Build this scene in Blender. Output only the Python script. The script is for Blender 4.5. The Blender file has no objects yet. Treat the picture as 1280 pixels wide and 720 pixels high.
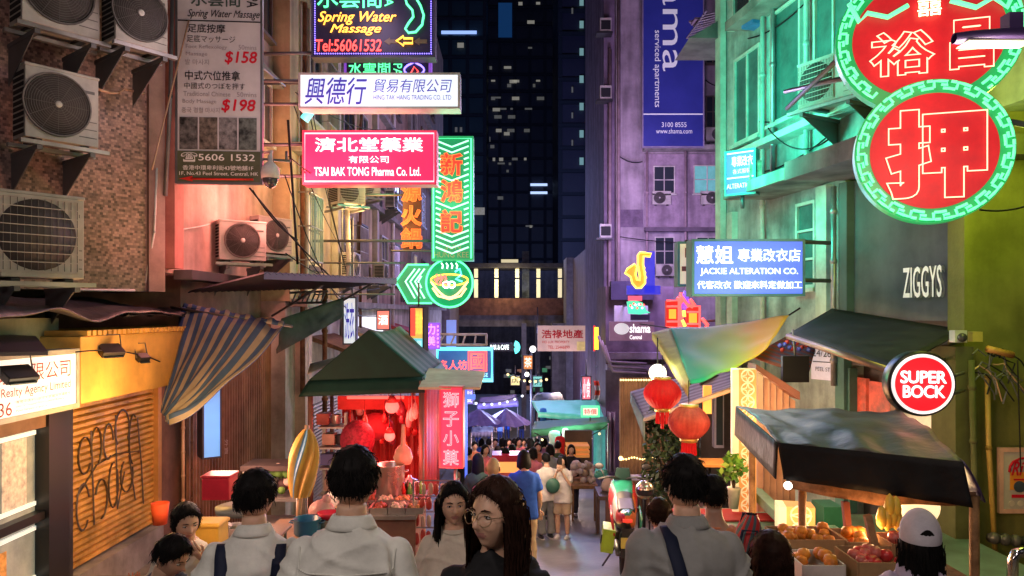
import bpy, bmesh, math, random
from mathutils import Vector, Matrix, noise
from mathutils.bvhtree import BVHTree
random.seed(7)
S = bpy.context.scene
C = S.collection
F = 924.0; HX = 640.0; HY = 390.0; CZ = 8.34      # focal length, horizon and eye height used to measure the photo
R = math.radians
def P(px, py, d): return Vector(((px-HX)/F*d, d, CZ+(HY-py)/F*d))
def GZ(y):                                          # the street falls away, then levels out
    a = CZ-1.75-.178*y
    return a if a > .6 else (.6*math.exp((a-.6)/.6) if a > -20 else 0.0)
# ---------------------------------------------------------------- camera, sky, lamps, exposure
cam_d = bpy.data.cameras.new('camera'); cam = bpy.data.objects.new('camera', cam_d); C.objects.link(cam)
cam.location = (0, 0, CZ); cam.rotation_euler = (R(90), 0, 0)
cam_d.sensor_width = 36; cam_d.lens = F/1280*36; cam_d.shift_y = (HY-360)/1280
cam_d.clip_start = .05; cam_d.clip_end = 3000
S.camera = cam
W = bpy.data.worlds.new('World'); S.world = W; W.use_nodes = True
wn = W.node_tree; bgn = wn.nodes['Background']
sky = wn.nodes.new('ShaderNodeTexSky'); sky.sky_type = 'NISHITA'; sky.sun_disc = False
sky.sun_elevation = R(-3); sky.sun_rotation = R(180); sky.air_density = 1.5; sky.ozone_density = 6
wn.links.new(sky.outputs[0], bgn.inputs[0]); bgn.inputs[1].default_value = .06
moon_d = bpy.data.lights.new('moon', 'SUN'); moon_d.energy = .02; moon_d.angle = R(12); moon_d.color = (.8, .75, 1)
moon = bpy.data.objects.new('moon', moon_d); C.objects.link(moon); moon.rotation_euler = (R(40), 0, R(20))
def lamp(loc, col, watts, size=.25, parent=None, spot=None, aim=None, name='lamp_glow', dist=None):
    l = bpy.data.lights.new(name, 'SPOT' if spot else 'POINT'); l.energy = watts; l.color = col; l.shadow_soft_size = size
    o = bpy.data.objects.new(name, l); C.objects.link(o); o.location = loc
    if spot:
        l.spot_size = R(spot); l.spot_blend = .6
        o.rotation_euler = (Vector(aim)-Vector(loc)).to_track_quat('-Z', 'Y').to_euler()
    if parent:
        o.parent = parent; o.matrix_parent_inverse = parent.matrix_basis.inverted()
    return o
S.view_settings.view_transform = 'Standard'; S.view_settings.look = 'None'; S.view_settings.gamma = 1
S.view_settings.use_curve_mapping = False; S.view_settings.exposure = .15
S.cycles.use_denoising = True; S.cycles.max_bounces = 6; S.cycles.diffuse_bounces = 3; S.cycles.glossy_bounces = 3
S.cycles.transmission_bounces = 4; S.cycles.transparent_max_bounces = 8; S.cycles.sample_clamp_indirect = 4
S.cycles.caustics_reflective = False; S.cycles.caustics_refractive = False
# ---------------------------------------------------------------- materials
MC = {}
def mat(name, col, rough=.6, metal=0, var=.3, scale=2.5, streak=0, bump=0, bscale=30, emit=None, es=0, trans=0, alpha=1):
    if name in MC: return MC[name]
    m = bpy.data.materials.new(name); m.use_nodes = True; n = m.node_tree; N = n.nodes.new; L = n.links.new
    b = n.nodes['Principled BSDF']; MC[name] = m
    c = tuple(col)+(1,)
    b.inputs['Roughness'].default_value = rough; b.inputs['Metallic'].default_value = metal
    b.inputs['Base Color'].default_value = c
    if rough >= .55 and metal < .3: b.inputs['Specular IOR Level'].default_value = .18
    if trans: b.inputs['Transmission Weight'].default_value = trans
    if alpha < 1: b.inputs['Alpha'].default_value = alpha
    if emit:
        b.inputs['Emission Color'].default_value = tuple(emit)+(1,); b.inputs['Emission Strength'].default_value = es
    if var or streak or bump:
        g = N('ShaderNodeNewGeometry')
    if var:
        t = N('ShaderNodeTexNoise'); t.inputs['Scale'].default_value = scale; t.inputs['Detail'].default_value = 8; t.inputs['Roughness'].default_value = .65
        L(g.outputs['Position'], t.inputs['Vector'])
        r = N('ShaderNodeValToRGB'); r.color_ramp.elements[0].position = .35; r.color_ramp.elements[1].position = .65
        r.color_ramp.elements[0].color = tuple(x*(1-var) for x in col)+(1,); r.color_ramp.elements[1].color = tuple(min(1, x*(1+var*.5)) for x in col)+(1,)
        L(t.outputs['Fac'], r.inputs[0]); last = r.outputs[0]
        if streak:
            mp = N('ShaderNodeMapping'); mp.inputs['Scale'].default_value = (1.5, 1.5, .16)
            L(g.outputs['Position'], mp.inputs[0]); t2 = N('ShaderNodeTexNoise'); t2.inputs['Scale'].default_value = 1.6; t2.inputs['Detail'].default_value = 6
            L(mp.outputs[0], t2.inputs['Vector']); r2 = N('ShaderNodeValToRGB')
            r2.color_ramp.elements[0].position = .30; r2.color_ramp.elements[1].position = .62
            r2.color_ramp.elements[0].color = (1-streak, 1-streak, 1-streak, 1); r2.color_ramp.elements[1].color = (1, 1, 1, 1)
            L(t2.outputs['Fac'], r2.inputs[0]); mx = N('ShaderNodeMix'); mx.data_type = 'RGBA'; mx.blend_type = 'MULTIPLY'; mx.inputs[0].default_value = 1
            L(last, mx.inputs[6]); L(r2.outputs[0], mx.inputs[7]); last = mx.outputs[2]
        L(last, b.inputs['Base Color'])
        mr = N('ShaderNodeMapRange'); mr.inputs[3].default_value = max(.05, rough-.12); mr.inputs[4].default_value = min(1, rough+.12)
        L(t.outputs['Fac'], mr.inputs[0]); L(mr.outputs[0], b.inputs['Roughness'])
    if bump:
        t3 = N('ShaderNodeTexNoise'); t3.inputs['Scale'].default_value = bscale; t3.inputs['Detail'].default_value = 5
        L(g.outputs['Position'], t3.inputs['Vector']); bu = N('ShaderNodeBump'); bu.inputs['Strength'].default_value = bump; bu.inputs['Distance'].default_value = .02
        L(t3.outputs['Fac'], bu.inputs['Height']); L(bu.outputs[0], b.inputs['Normal'])
    return m
def glow(name, col, s, base=None):
    return mat(name, base or tuple(min(.8, x) for x in col), .5, var=0, emit=col, es=s)
def lightbox(name, col, s, scale=1.6, var=.35):      # a backlit panel: uneven because of the tubes behind it
    m = glow(name, col, s); n = m.node_tree; N = n.nodes.new; L = n.links.new
    tc = N('ShaderNodeTexCoord'); t = N('ShaderNodeTexNoise'); t.inputs['Scale'].default_value = scale; t.inputs['Detail'].default_value = 2
    L(tc.outputs['Object'], t.inputs['Vector']); mr = N('ShaderNodeMapRange'); mr.inputs[1].default_value = .3; mr.inputs[2].default_value = .7
    mr.inputs[3].default_value = s*(1-var); mr.inputs[4].default_value = s*(1+var*.6)
    L(t.outputs['Fac'], mr.inputs[0]); L(mr.outputs[0], n.nodes['Principled BSDF'].inputs['Emission Strength'])
    return m
def tiles(name, c1, c2, mortar, w, h, rough=.35, axis='XZ'):
    m = mat(name, c1, rough, var=0); n = m.node_tree; N = n.nodes.new; L = n.links.new; b = n.nodes['Principled BSDF']
    tc = N('ShaderNodeTexCoord'); sp = N('ShaderNodeSeparateXYZ'); cb = N('ShaderNodeCombineXYZ')
    L(tc.outputs['Object'], sp.inputs[0]); L(sp.outputs['XYZ'.index(axis[0])], cb.inputs[0]); L(sp.outputs['XYZ'.index(axis[1])], cb.inputs[1])
    br = N('ShaderNodeTexBrick'); br.offset = .5; br.inputs['Scale'].default_value = 1; br.inputs['Brick Width'].default_value = w; br.inputs['Row Height'].default_value = h
    br.inputs['Mortar Size'].default_value = w*.04; br.inputs['Bias'].default_value = 0
    br.inputs['Color1'].default_value = tuple(c1)+(1,); br.inputs['Color2'].default_value = tuple(c2)+(1,); br.inputs['Mortar'].default_value = tuple(mortar)+(1,)
    L(cb.outputs[0], br.inputs['Vector'])
    t = N('ShaderNodeTexNoise'); t.inputs['Scale'].default_value = 2; t.inputs['Detail'].default_value = 6; L(tc.outputs['Object'], t.inputs['Vector'])
    mr = N('ShaderNodeMapRange'); mr.inputs[3].default_value = .45; mr.inputs[4].default_value = 1.35; L(t.outputs['Fac'], mr.inputs[0])
    mx = N('ShaderNodeMix'); mx.data_type = 'RGBA'; mx.blend_type = 'MULTIPLY'; mx.inputs[0].default_value = 1
    L(br.outputs['Color'], mx.inputs[6]); L(mr.outputs[0], mx.inputs[7]); L(mx.outputs[2], b.inputs['Base Color'])
    bu = N('ShaderNodeBump'); bu.inputs['Strength'].default_value = .5; bu.inputs['Distance'].default_value = .004
    L(br.outputs['Fac'], bu.inputs['Height']); bu.invert = True; L(bu.outputs[0], b.inputs['Normal'])
    return m
def stripes(name, c1, c2, freq, axis, rough=.7, duty=.5, coord='UV'):
    m = mat(name, c1, rough, var=0); n = m.node_tree; N = n.nodes.new; L = n.links.new; b = n.nodes['Principled BSDF']
    tc = N('ShaderNodeTexCoord'); sp = N('ShaderNodeSeparateXYZ'); L(tc.outputs[coord], sp.inputs[0])
    mu = N('ShaderNodeMath'); mu.operation = 'MULTIPLY'; mu.inputs[1].default_value = freq; L(sp.outputs[axis], mu.inputs[0])
    fr = N('ShaderNodeMath'); fr.operation = 'FRACT'; L(mu.outputs[0], fr.inputs[0])
    gt = N('ShaderNodeMath'); gt.operation = 'GREATER_THAN'; gt.inputs[1].default_value = duty; L(fr.outputs[0], gt.inputs[0])
    g = N('ShaderNodeNewGeometry'); t = N('ShaderNodeTexNoise'); t.inputs['Scale'].default_value = 6; t.inputs['Detail'].default_value = 6; L(g.outputs['Position'], t.inputs['Vector'])
    mr = N('ShaderNodeMapRange'); mr.inputs[3].default_value = .5; mr.inputs[4].default_value = 1.3; L(t.outputs['Fac'], mr.inputs[0])
    mx = N('ShaderNodeMix'); mx.data_type = 'RGBA'; mx.inputs[6].default_value = tuple(c1)+(1,); mx.inputs[7].default_value = tuple(c2)+(1,); L(gt.outputs[0], mx.inputs[0])
    m2 = N('ShaderNodeMix'); m2.data_type = 'RGBA'; m2.blend_type = 'MULTIPLY'; m2.inputs[0].default_value = 1
    L(mx.outputs[2], m2.inputs[6]); L(mr.outputs[0], m2.inputs[7]); L(m2.outputs[2], b.inputs['Base Color'])
    return m
# ---------------------------------------------------------------- mesh builder
class MB:
    def __init__(s): s.bm = bmesh.new(); s.ms = []; s.uv = None
    def mi(s, m):
        if m not in s.ms: s.ms.append(m)
        return s.ms.index(m)
    def _tag(s, faces, m, sm=False):
        i = s.mi(m)
        for f in faces: f.material_index = i; f.smooth = sm
    def face(s, pts, m):
        f = s.bm.faces.new([s.bm.verts.new(p) for p in pts]); s._tag([f], m); return s
    def box(s, c, size, m, rz=0, rx=0, ry=0):
        M = Matrix.Translation(c) @ Matrix.Rotation(rz, 4, 'Z') @ Matrix.Rotation(rx, 4, 'X') @ Matrix.Rotation(ry, 4, 'Y') @ Matrix.Diagonal((size[0], size[1], size[2], 1))
        r = bmesh.ops.create_cube(s.bm, size=1, matrix=M)
        s._tag({f for v in r['verts'] for f in v.link_faces}, m); return s
    def bx(s, x0, x1, y0, y1, z0, z1, m): return s.box(((x0+x1)/2, (y0+y1)/2, (z0+z1)/2), (abs(x1-x0), abs(y1-y0), abs(z1-z0)), m)
    def prism(s, pts, ext, m):                       # polygon swept along a vector
        a = [s.bm.verts.new(p) for p in pts]; b = [s.bm.verts.new(Vector(p)+Vector(ext)) for p in pts]
        fs = [s.bm.faces.new(a), s.bm.faces.new(b[::-1])]; k = len(a)
        for i in range(k): fs.append(s.bm.faces.new((a[i], b[i], b[(i+1) % k], a[(i+1) % k])))
        bmesh.ops.recalc_face_normals(s.bm, faces=fs); s._tag(fs, m); return s
    def tube(s, pts, r, m, n=8, closed=False, flat=1):
        pts = [Vector(p) for p in pts]; k = len(pts)
        rs = r if isinstance(r, (list, tuple)) else [r]*k
        rings = []; up = None
        for i, p in enumerate(pts):
            if closed: t = pts[(i+1) % k]-pts[i-1]
            else: t = pts[min(i+1, k-1)]-pts[max(i-1, 0)]
            if t.length < 1e-9: t = Vector((0, 0, 1))
            t.normalize()
            if up is None: up = Vector((0, 0, 1)) if abs(t.z) < .9 else Vector((1, 0, 0))
            a = t.cross(up)
            if a.length < 1e-6: a = t.cross(Vector((1, 0, 0)))
            a.normalize(); b = a.cross(t); up = b
            rings.append([s.bm.verts.new(p+a*math.cos(q)*rs[i]+b*math.sin(q)*rs[i]*flat) for q in [2*math.pi*j/n for j in range(n)]])
        fs = []
        for i in range(k if closed else k-1):
            A, B = rings[i], rings[(i+1) % k]
            for j in range(n): fs.append(s.bm.faces.new((A[j], A[(j+1) % n], B[(j+1) % n], B[j])))
        if not closed:
            fs.append(s.bm.faces.new(rings[0][::-1])); fs.append(s.bm.faces.new(rings[-1]))
        s._tag(fs, m, n > 5); return s
    def lathe(s, prof, m, loc=(0, 0, 0), n=20, sx=1, sy=1, rib=0, nr=0):
        loc = Vector(loc); rings = []
        for r, z in prof:
            rings.append([s.bm.verts.new(loc+Vector((r*sx*math.cos(q)*(1-rib*abs(math.sin(nr*q/2)) if rib else 1), r*sy*math.sin(q)*(1-rib*abs(math.sin(nr*q/2)) if rib else 1), z))) for q in [2*math.pi*j/n for j in range(n)]])
        fs = []
        for A, B in zip(rings, rings[1:]):
            for j in range(n): fs.append(s.bm.faces.new((A[j], A[(j+1) % n], B[(j+1) % n], B[j])))
        if prof[0][0] > 1e-4: fs.append(s.bm.faces.new(rings[0][::-1]))
        if prof[-1][0] > 1e-4: fs.append(s.bm.faces.new(rings[-1]))
        s._tag(fs, m, True); return s
    def ball(s, c, r, m, u=14, v=10, rz=0):
        if not isinstance(r, (tuple, list)): r = (r, r, r)
        M = Matrix.Translation(c) @ Matrix.Rotation(rz, 4, 'Z') @ Matrix.Diagonal((r[0], r[1], r[2], 1))
        q = bmesh.ops.create_uvsphere(s.bm, u_segments=u, v_segments=v, radius=1, matrix=M)
        s._tag({f for w in q['verts'] for f in w.link_faces}, m, True); return s
    def grid(s, f, nu, nv, m, smooth=True):
        if s.uv is None: s.uv = s.bm.loops.layers.uv.new('uv')
        g = [[s.bm.verts.new(f(i/nu, j/nv)) for j in range(nv+1)] for i in range(nu+1)]; fs = []
        for i in range(nu):
            for j in range(nv):
                q = s.bm.faces.new((g[i][j], g[i+1][j], g[i+1][j+1], g[i][j+1]))
                for lp, (a, b) in zip(q.loops, ((i, j), (i+1, j), (i+1, j+1), (i, j+1))): lp[s.uv].uv = (a/nu, b/nv)
                fs.append(q)
        s._tag(fs, m, smooth); return s
    def add(s, me, M, m=None, sm=None):
        k = len(s.bm.verts); kf = len(s.bm.faces); s.bm.from_mesh(me); s.bm.verts.ensure_lookup_table(); s.bm.faces.ensure_lookup_table()
        for v in s.bm.verts[k:]: v.co = M @ v.co
        if m: s._tag(s.bm.faces[kf:], m, bool(sm))
        return s
    def mesh(s, name):
        me = bpy.data.meshes.new(name); s.bm.to_mesh(me); s.bm.free()
        for m in s.ms: me.materials.append(m)
        return me
    def build(s, name, parent=None, world=False, bevel=0, solid=0, label=None):
        me = s.mesh(name)
        o = bpy.data.objects.new(name, me); C.objects.link(o)
        if parent is not None:
            o.parent = parent
            if world: me.transform(parent.matrix_basis.inverted() @ Matrix.Identity(4)) if parent.parent is None else me.transform((parent.parent.matrix_basis @ parent.matrix_basis).inverted())
        if bevel:
            b = o.modifiers.new('Bevel', 'BEVEL'); b.width = bevel; b.segments = 2; b.limit_method = 'ANGLE'; b.angle_limit = R(40)
        if solid:
            b = o.modifiers.new('Solidify', 'SOLIDIFY'); b.thickness = solid; b.offset = 0
        if label: o['label'] = label
        return o
    def single(s, name, label, cat, group=None, kind=None, **k):   # a top-level thing that is one mesh, origin at its base
        o = s.build(name, **k); me = o.data
        xs = [v.co for v in me.vertices]
        b = Vector(((min(v.x for v in xs)+max(v.x for v in xs))/2, (min(v.y for v in xs)+max(v.y for v in xs))/2, min(v.z for v in xs)))
        me.transform(Matrix.Translation(-b)); o.location = b
        return tag(o, label, cat, group, kind)
def tag(o, label=None, cat=None, group=None, kind=None):
    if label: o['label'] = label
    if cat: o['category'] = cat
    if group: o['group'] = group
    if kind: o['kind'] = kind
    return o
def thing(name, label, cat, loc, yaw=0, group=None):
    o = bpy.data.objects.new(name, None); C.objects.link(o); o.empty_display_size = .2
    o.location = loc; o.rotation_euler = (0, 0, yaw)
    o.matrix_basis = Matrix.Translation(loc) @ Matrix.Rotation(yaw, 4, 'Z')
    return tag(o, label, cat, group)
def kids(o): return [c for c in C.objects if c.parent == o]
def dup(o, loc, yaw=None, label=None, parent=None):
    c = o.copy(); C.objects.link(c)
    if parent is not None: c.parent = parent
    if loc is not None: c.location = loc
    if yaw is not None: c.rotation_euler.z = yaw
    if label: c['label'] = label
    for k in kids(o): dup(k, None, None, None, c)
    return c
def wig(p, a, f=1): return noise.noise(Vector(p)*f)*a
# ---------------------------------------------------------------- writing
TC = {}
def glyphs(body, bold=0, shear=0, outline=0, space=1, lines=1.0):
    key = (body, bold, shear, outline, space, lines)
    if key in TC: return TC[key]
    c = bpy.data.curves.new('writing', 'FONT'); c.body = body; c.offset = bold; c.shear = shear; c.space_character = space; c.space_line = lines
    c.resolution_u = 3; c.align_x = 'CENTER'
    if outline: c.fill_mode = 'NONE'; c.bevel_depth = outline; c.bevel_resolution = 1
    o = bpy.data.objects.new('writing', c); C.objects.link(o)
    dg = bpy.context.evaluated_depsgraph_get(); me = bpy.data.meshes.new_from_object(o.evaluated_get(dg))
    bpy.data.objects.remove(o); bpy.data.curves.remove(c)
    xs = [v.co.x for v in me.vertices]; ys = [v.co.y for v in me.vertices]
    TC[key] = (me, min(xs), max(xs), min(ys), max(ys)); return TC[key]
def write(mb, body, x0, x1, z0, z1, y, m, bold=0, shear=0, outline=0, thick=0, rot=0, space=1, mats=None):
    """letters in the local XZ plane, facing -Y, fitted to a rectangle"""
    cp = bold if not outline else 0                    # heavy strokes: the same letters laid over each other, slightly shifted
    me, a, b, c, d = glyphs(body, 0 if not outline else bold, shear, outline, space)
    if cp > .008:
        q = cp*.6
        for i, (dx, dz) in enumerate(((-1, 0), (1, 0), (0, 1), (0, -1), (-.7, .7), (.7, -.7))):
            kx = q*(x1-x0)/(b-a) if not rot else q*(x1-x0)/(d-c); kz = q*(z1-z0)/(d-c) if not rot else q*(z1-z0)/(b-a)
            write(mb, body, x0+kx+dx*kx, x1-kx+dx*kx, z0+kz+dz*kz, z1-kz+dz*kz, y-.0006*(i+1), m, 0, shear, 0, 0, rot, space)
        x0 += q*.3*(x1-x0)/(b-a); x1 -= q*.3*(x1-x0)/(b-a)
    if rot:    # reads downwards
        sx = (x1-x0)/(d-c); sz = (z1-z0)/(b-a)
        M = Matrix(((0, sx, 0, x0-c*sx), (0, 0, -1, y), (-sz, 0, 0, z1+a*sz), (0, 0, 0, 1)))
    else:
        sx = (x1-x0)/(b-a); sz = (z1-z0)/(d-c)
        M = Matrix(((sx, 0, 0, x0-a*sx), (0, 0, -(sx+sz)/2, y), (0, sz, 0, z0-c*sz), (0, 0, 0, 1)))
    mb.add(me, M, m)
    if thick:
        mb.add(me, Matrix.Translation((0, thick, 0)) @ M, m)
        bm = mb.bm
    return mb
class Sign:
    """a board measured in photo pixels at depth d; its local frame is X right, Z up, front towards -Y"""
    def __init__(s, name, label, x0, y0, x1, y1, d, yaw=0, cat='sign', group=None, sx=1, pos=None, mpp=None):
        s.cx = (x0+x1)/2; s.y1 = y1; s.k = mpp or d/F; s.sx = sx
        s.w = (x1-x0)*s.k*sx; s.h = (y1-y0)*s.k
        s.root = thing(name, label, cat, pos or P(s.cx, y1, d), yaw, group)
    def X(s, px): return (px-s.cx)*s.k*s.sx
    def Z(s, py): return (s.y1-py)*s.k
    def board(s, m, thick=.2, frame=None, fw=.03, name='board', bevel=.004):
        MB().bx(-s.w/2, s.w/2, 0, thick, 0, s.h, m).build(name, s.root, bevel=bevel)
        if frame:
            b = MB(); f = fw; e = .012
            b.bx(-s.w/2-e, s.w/2+e, -e, thick+e, s.h-f, s.h+e, frame).bx(-s.w/2-e, s.w/2+e, -e, thick+e, -e, f, frame)
            b.bx(-s.w/2-e, -s.w/2+f, -e+.001, thick+e-.001, f, s.h-f, frame).bx(s.w/2-f, s.w/2+e, -e+.001, thick+e-.001, f, s.h-f, frame)
            b.build('frame', s.root)
        return s
    def text(s, body, x0, y0, x1, y1, m, off=.014, name='lettering', **k):
        write(b := MB(), body, s.X(x0), s.X(x1), s.Z(y1), s.Z(y0), -off, m, **k); b.build(name, s.root); return s
    def lines(s, segs, m, r=.012, off=.03, name='neon_tube', closed=False, n=6):
        b = MB()
        for q in segs: b.tube([(s.X(x), -off, s.Z(y)) for x, y in q], r, m, n, closed=closed)
        return b.build(name, s.root)
    def rect(s, x0, y0, x1, y1, m, off=.006, name='panel', t=.005):
        return MB().bx(s.X(x0), s.X(x1), -off-t, -off, s.Z(y1), s.Z(y0), m).build(name, s.root)
    def glowlamp(s, col, watts, off=.6, size=.35, px=None, py=None):
        loc = s.root.matrix_basis @ Vector((s.X(px if px is not None else s.cx), -off, s.Z(py) if py is not None else s.h/2))
        return lamp(loc, col, watts, size, s.root)
    def arms(s, m, pts, r=.02):
        for p, q in pts: MB().tube([p, q], r, m, 6).build('bracket', s.root)
        return s
# common materials
steel = mat('painted_steel', (.12, .12, .13), .45, .3); dark = mat('dark_metal', (.03, .03, .035), .5, .2)
galv = mat('galvanised', (.35, .35, .36), .4, .7); rust = mat('rusty_steel', (.16, .08, .05), .8, .1, .5, 6)
white = mat('white_paint', (.62, .6, .58), .5, var=.25, scale=5, streak=.35); cable = mat('cable_rubber', (.015, .015, .018), .6, var=0)
concrete = mat('concrete', (.28, .27, .26), .85, var=.35, streak=.4, bump=.3)
glass = mat('window_glass', (.03, .04, .05), .08, var=0); wood = mat('wood_plank', (.28, .15, .07), .6, var=.5, scale=7, bump=.3)
# ---------------------------------------------------------------- ground
def road_material():
    m = mat('road_concrete', (.16, .15, .14), .38, var=.45, scale=1.2, bump=.25, bscale=14); return m
road = road_material()
xs = [-60, -20, -9, -5, -4.2]+[i*.5 for i in range(-8, 9)]+[4.2, 5, 9, 20, 60]
ys = [-14+.8*i for i in range(18)]+[i*.6 for i in range(1, 90)]+[60, 80, 140, 400, 2000]
b = MB(); n1 = len(xs)
vs = [[b.bm.verts.new((x, y, GZ(y)+wig((x, y, 0), .03, .6))) for x in xs] for y in sorted(set(ys))]
fs = [b.bm.faces.new((vs[j][i], vs[j][i+1], vs[j+1][i+1], vs[j+1][i])) for j in range(len(vs)-1) for i in range(n1-1)]
b._tag(fs, road, True); tag(b.build('road'), kind='structure')
pav = mat('pavement_slabs', (.2, .18, .16), .6, var=.4, scale=3, bump=.3)
def ramp_strip(name, x0, x1, y0, y1, h, m, step=1.0):    # stepped kerb strip that follows the slope
    b = MB(); k = int((y1-y0)/step)
    for i in range(k):
        a = y0+i*step; z = GZ(a+step*.5)
        b.prism([(x0, a, z-.8), (x1, a, z-.8), (x1, a, GZ(a)+h), (x0, a, GZ(a)+h)], (0, step-.004, 0), m)
    tag(b.build(name), kind='structure')
ramp_strip('pavement', -4.6, -3.4, 2, 40, .06, pav, 1.5)
# ---------------------------------------------------------------- building helpers
def window(parent, loc, w, h, yaw, frame, pane, cols=2, rows=2, dep=.06, world=True):
    """frame as a part, pane as its sub-part; loc = centre of the sill line on the wall, front towards -Y before yaw"""
    f = MB(); t = .045
    f.bx(-w/2, w/2, -dep, .02, 0, t, frame).bx(-w/2, w/2, -dep, .02, h-t, h, frame)
    f.bx(-w/2, -w/2+t, -dep, .02, t, h-t, frame).bx(w/2-t, w/2, -dep, .02, t, h-t, frame)
    for i in range(1, cols): f.bx(-w/2+w*i/cols-.018, -w/2+w*i/cols+.018, -dep*.8, .01, t, h-t, frame)
    for j in range(1, rows):
        for i in range(cols): f.bx(-w/2+w*i/cols+.02, -w/2+w*(i+1)/cols-.02, -dep*.75, .005, h*j/rows-.016, h*j/rows+.016, frame)
    f.bx(-w/2-.05, w/2+.05, -dep-.06, .015, -.06, -.002, frame)
    o = f.build('window', parent)
    M = parent.matrix_basis.inverted() @ Matrix.Translation(loc) @ Matrix.Rotation(yaw, 4, 'Z')
    o.data.transform(M)
    g = MB().bx(-w/2+.02, w/2-.02, -.022, -.012, .02, h-.02, pane).build('pane', o); g.data.transform(M)
    return o
def part(parent, name, mb, label=None, **k): return mb.build(name, parent, world=True, label=label, **k)
def corr_sheet(mb, p0, p1, z0, z1, pitch, depth, m, nrm):
    """vertical corrugated sheet between two plan points"""
    p0 = Vector(p0); p1 = Vector(p1); L = (p1-p0).length; k = max(4, int(L/pitch)*4); n = Vector(nrm)
    def f(u, v):
        q = u*k
        return (p0.lerp(p1, u)+n*depth*(0, 1, 1, 0)[int(round(q)) % 4]).to_3d()+Vector((0, 0, z0+(z1-z0)*v))
    mb.grid(f, k, 1, m, False); return mb
def pipe(name, label, pts, r, m, clips=True, group=None):
    b = MB().tube(pts, r, m, 8)
    if clips:
        for i in range(0, 4):
            p = Vector(pts[0]).lerp(Vector(pts[-1]), (i+.5)/4) if len(pts) == 2 else Vector(pts[len(pts)//2])
            b.ball(p, r*1.35, m, 8, 6)
    return b.single(name, label, 'pipe', group)
def wire(name, label, a, bb, sag, r=.012, group='overhead cables', m=None):
    a = Vector(a); bb = Vector(bb); pts = []
    for i in range(17):
        t = i/16; p = a.lerp(bb, t); p.z -= sag*4*t*(1-t); pts.append(p)
    return MB().tube(pts, r, m or cable, 6).single(name, label, 'cable', group)
def on_left(px, py, x=-4.4): d = x*F/(px-HX); return P(px, py, d)
def on_right(px, py, o=0): t = (px-HX)/F; return P(px, py, (6.17-o)/(t+.173))
RY = R(-80); RN = Vector((-.985, -.1704, 0)); RD = Vector((-.1704, .985, 0))
# ---------------------------------------------------------------- LEFT: mosaic building
mosaic = tiles('mosaic_tiles', (.50, .31, .26), (.10, .06, .055), (.24, .15, .14), .036, .03)
YM = R(52); wd = Vector((.616, .788, 0)); wnm = Vector((.788, -.616, 0))
c0 = Vector((-4.45, 9.0, 0))
mb_root = thing('mosaic_building', 'brown mosaic tiled building corner behind the stacked air conditioners', 'building', (-4.45, 9, CZ-.1), R(52))
mwall = MB().bx(-6, 0, 0, .3, .35, 7, mosaic).build('wall', mb_root)
edge = mat('pinkish_render', (.34, .22, .2), .7, streak=.5)
MB().bx(.002, .2, -.06, 1.2, .35, 7, edge).build('corner_pilaster', mb_root)
fr = mat('brown_window_frame', (.10, .08, .07), .5)
# lower shop
shop = thing('corner_shop', 'corner shop with roller shutter and office window under orange fascia', 'shop', (-4.6, 8.5, GZ(8.5)))
plaster = mat('stained_plaster', (.38, .34, .28), .8, streak=.6, var=.4, bump=.2)
zt = CZ+.02
part(shop, 'wall', MB().bx(-5.4, -4.72, 2, 10.3, GZ(10)-.5, CZ-.4, plaster).bx(-5.2, -4.6, 9.62, 10.3, GZ(10)-.5, CZ-.25, mat('brown_side_wall', (.2, .11, .08), .8, streak=.4)).bx(-4.72, -4.5, 7.62, 9.55, GZ(9.6)-.4, CZ-2.74, concrete))
shut = mat('orange_shutter', (.70, .40, .09), .45, .1, var=.5, scale=3, streak=.45)
b = MB(); zz = CZ-2.72; i = 0
while zz < CZ-1.0:
    b.prism([(-4.68, 7.68, zz), (-4.62, 7.68, zz+.012), (-4.62, 7.68, zz+.05), (-4.66, 7.68, zz+.066), (-4.7, 7.68, zz+.066), (-4.7, 7.68, zz)], (0, 1.85, 0), shut); zz += .07
sh = part(shop, 'roller_shutter', b)
ink = mat('graffiti_ink', (.05, .034, .02), .5, var=0)
# graffiti: loose loops of black spray
b = MB(); X = -4.612
def gr(pts): b.tube([(X, y, CZ+z) for y, z in pts], .014, ink, 5, flat=.5)
for (cy, cz, ry, rz, a0, a1) in ((7.98, -1.55, .12, .2, 30, 330), (8.2, -1.5, .1, .22, -60, 200), (8.45, -1.48, .1, .2, 0, 300), (8.75, -1.38, .16, .22, -40, 230), (9.0, -1.55, .1, .3, 60, 260),
                             (7.95, -2.1, .12, .25, 20, 320), (8.3, -2.1, .12, .22, -90, 160), (8.55, -2.0, .1, .26, 80, 400), (8.85, -1.95, .14, .2, 120, 380)):
    gr([(cy+ry*math.cos(R(a0+(a1-a0)*k/14)), cz+rz*math.sin(R(a0+(a1-a0)*k/14))) for k in range(15)])
gr([(7.85, -1.95), (8.2, -1.7), (8.6, -1.65), (9.15, -1.72)]); gr([(8.9, -1.72), (9.05, -2.3)]); gr([(8.1, -1.3), (8.16, -2.35)]); gr([(8.6, -1.2), (8.64, -2.3), (8.8, -1.9)]); gr([(9.1, -1.3), (9.2, -1.9), (9.25, -2.4)])
b.build('graffiti', sh, world=True) if False else part(shop, 'graffiti', b)
part(shop, 'shutter_rail', MB().bx(-4.7, -4.56, 9.53, 9.62, CZ-2.75, CZ-.9, mat('orange_rail', (.5, .26, .08), .5))); part(shop, 'shutter_rail', MB().bx(-4.7, -4.56, 7.58, 7.68, CZ-3, CZ-.9, dark))
blk = mat('black_frame', (.012, .012, .014), .35, var=0)
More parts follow.
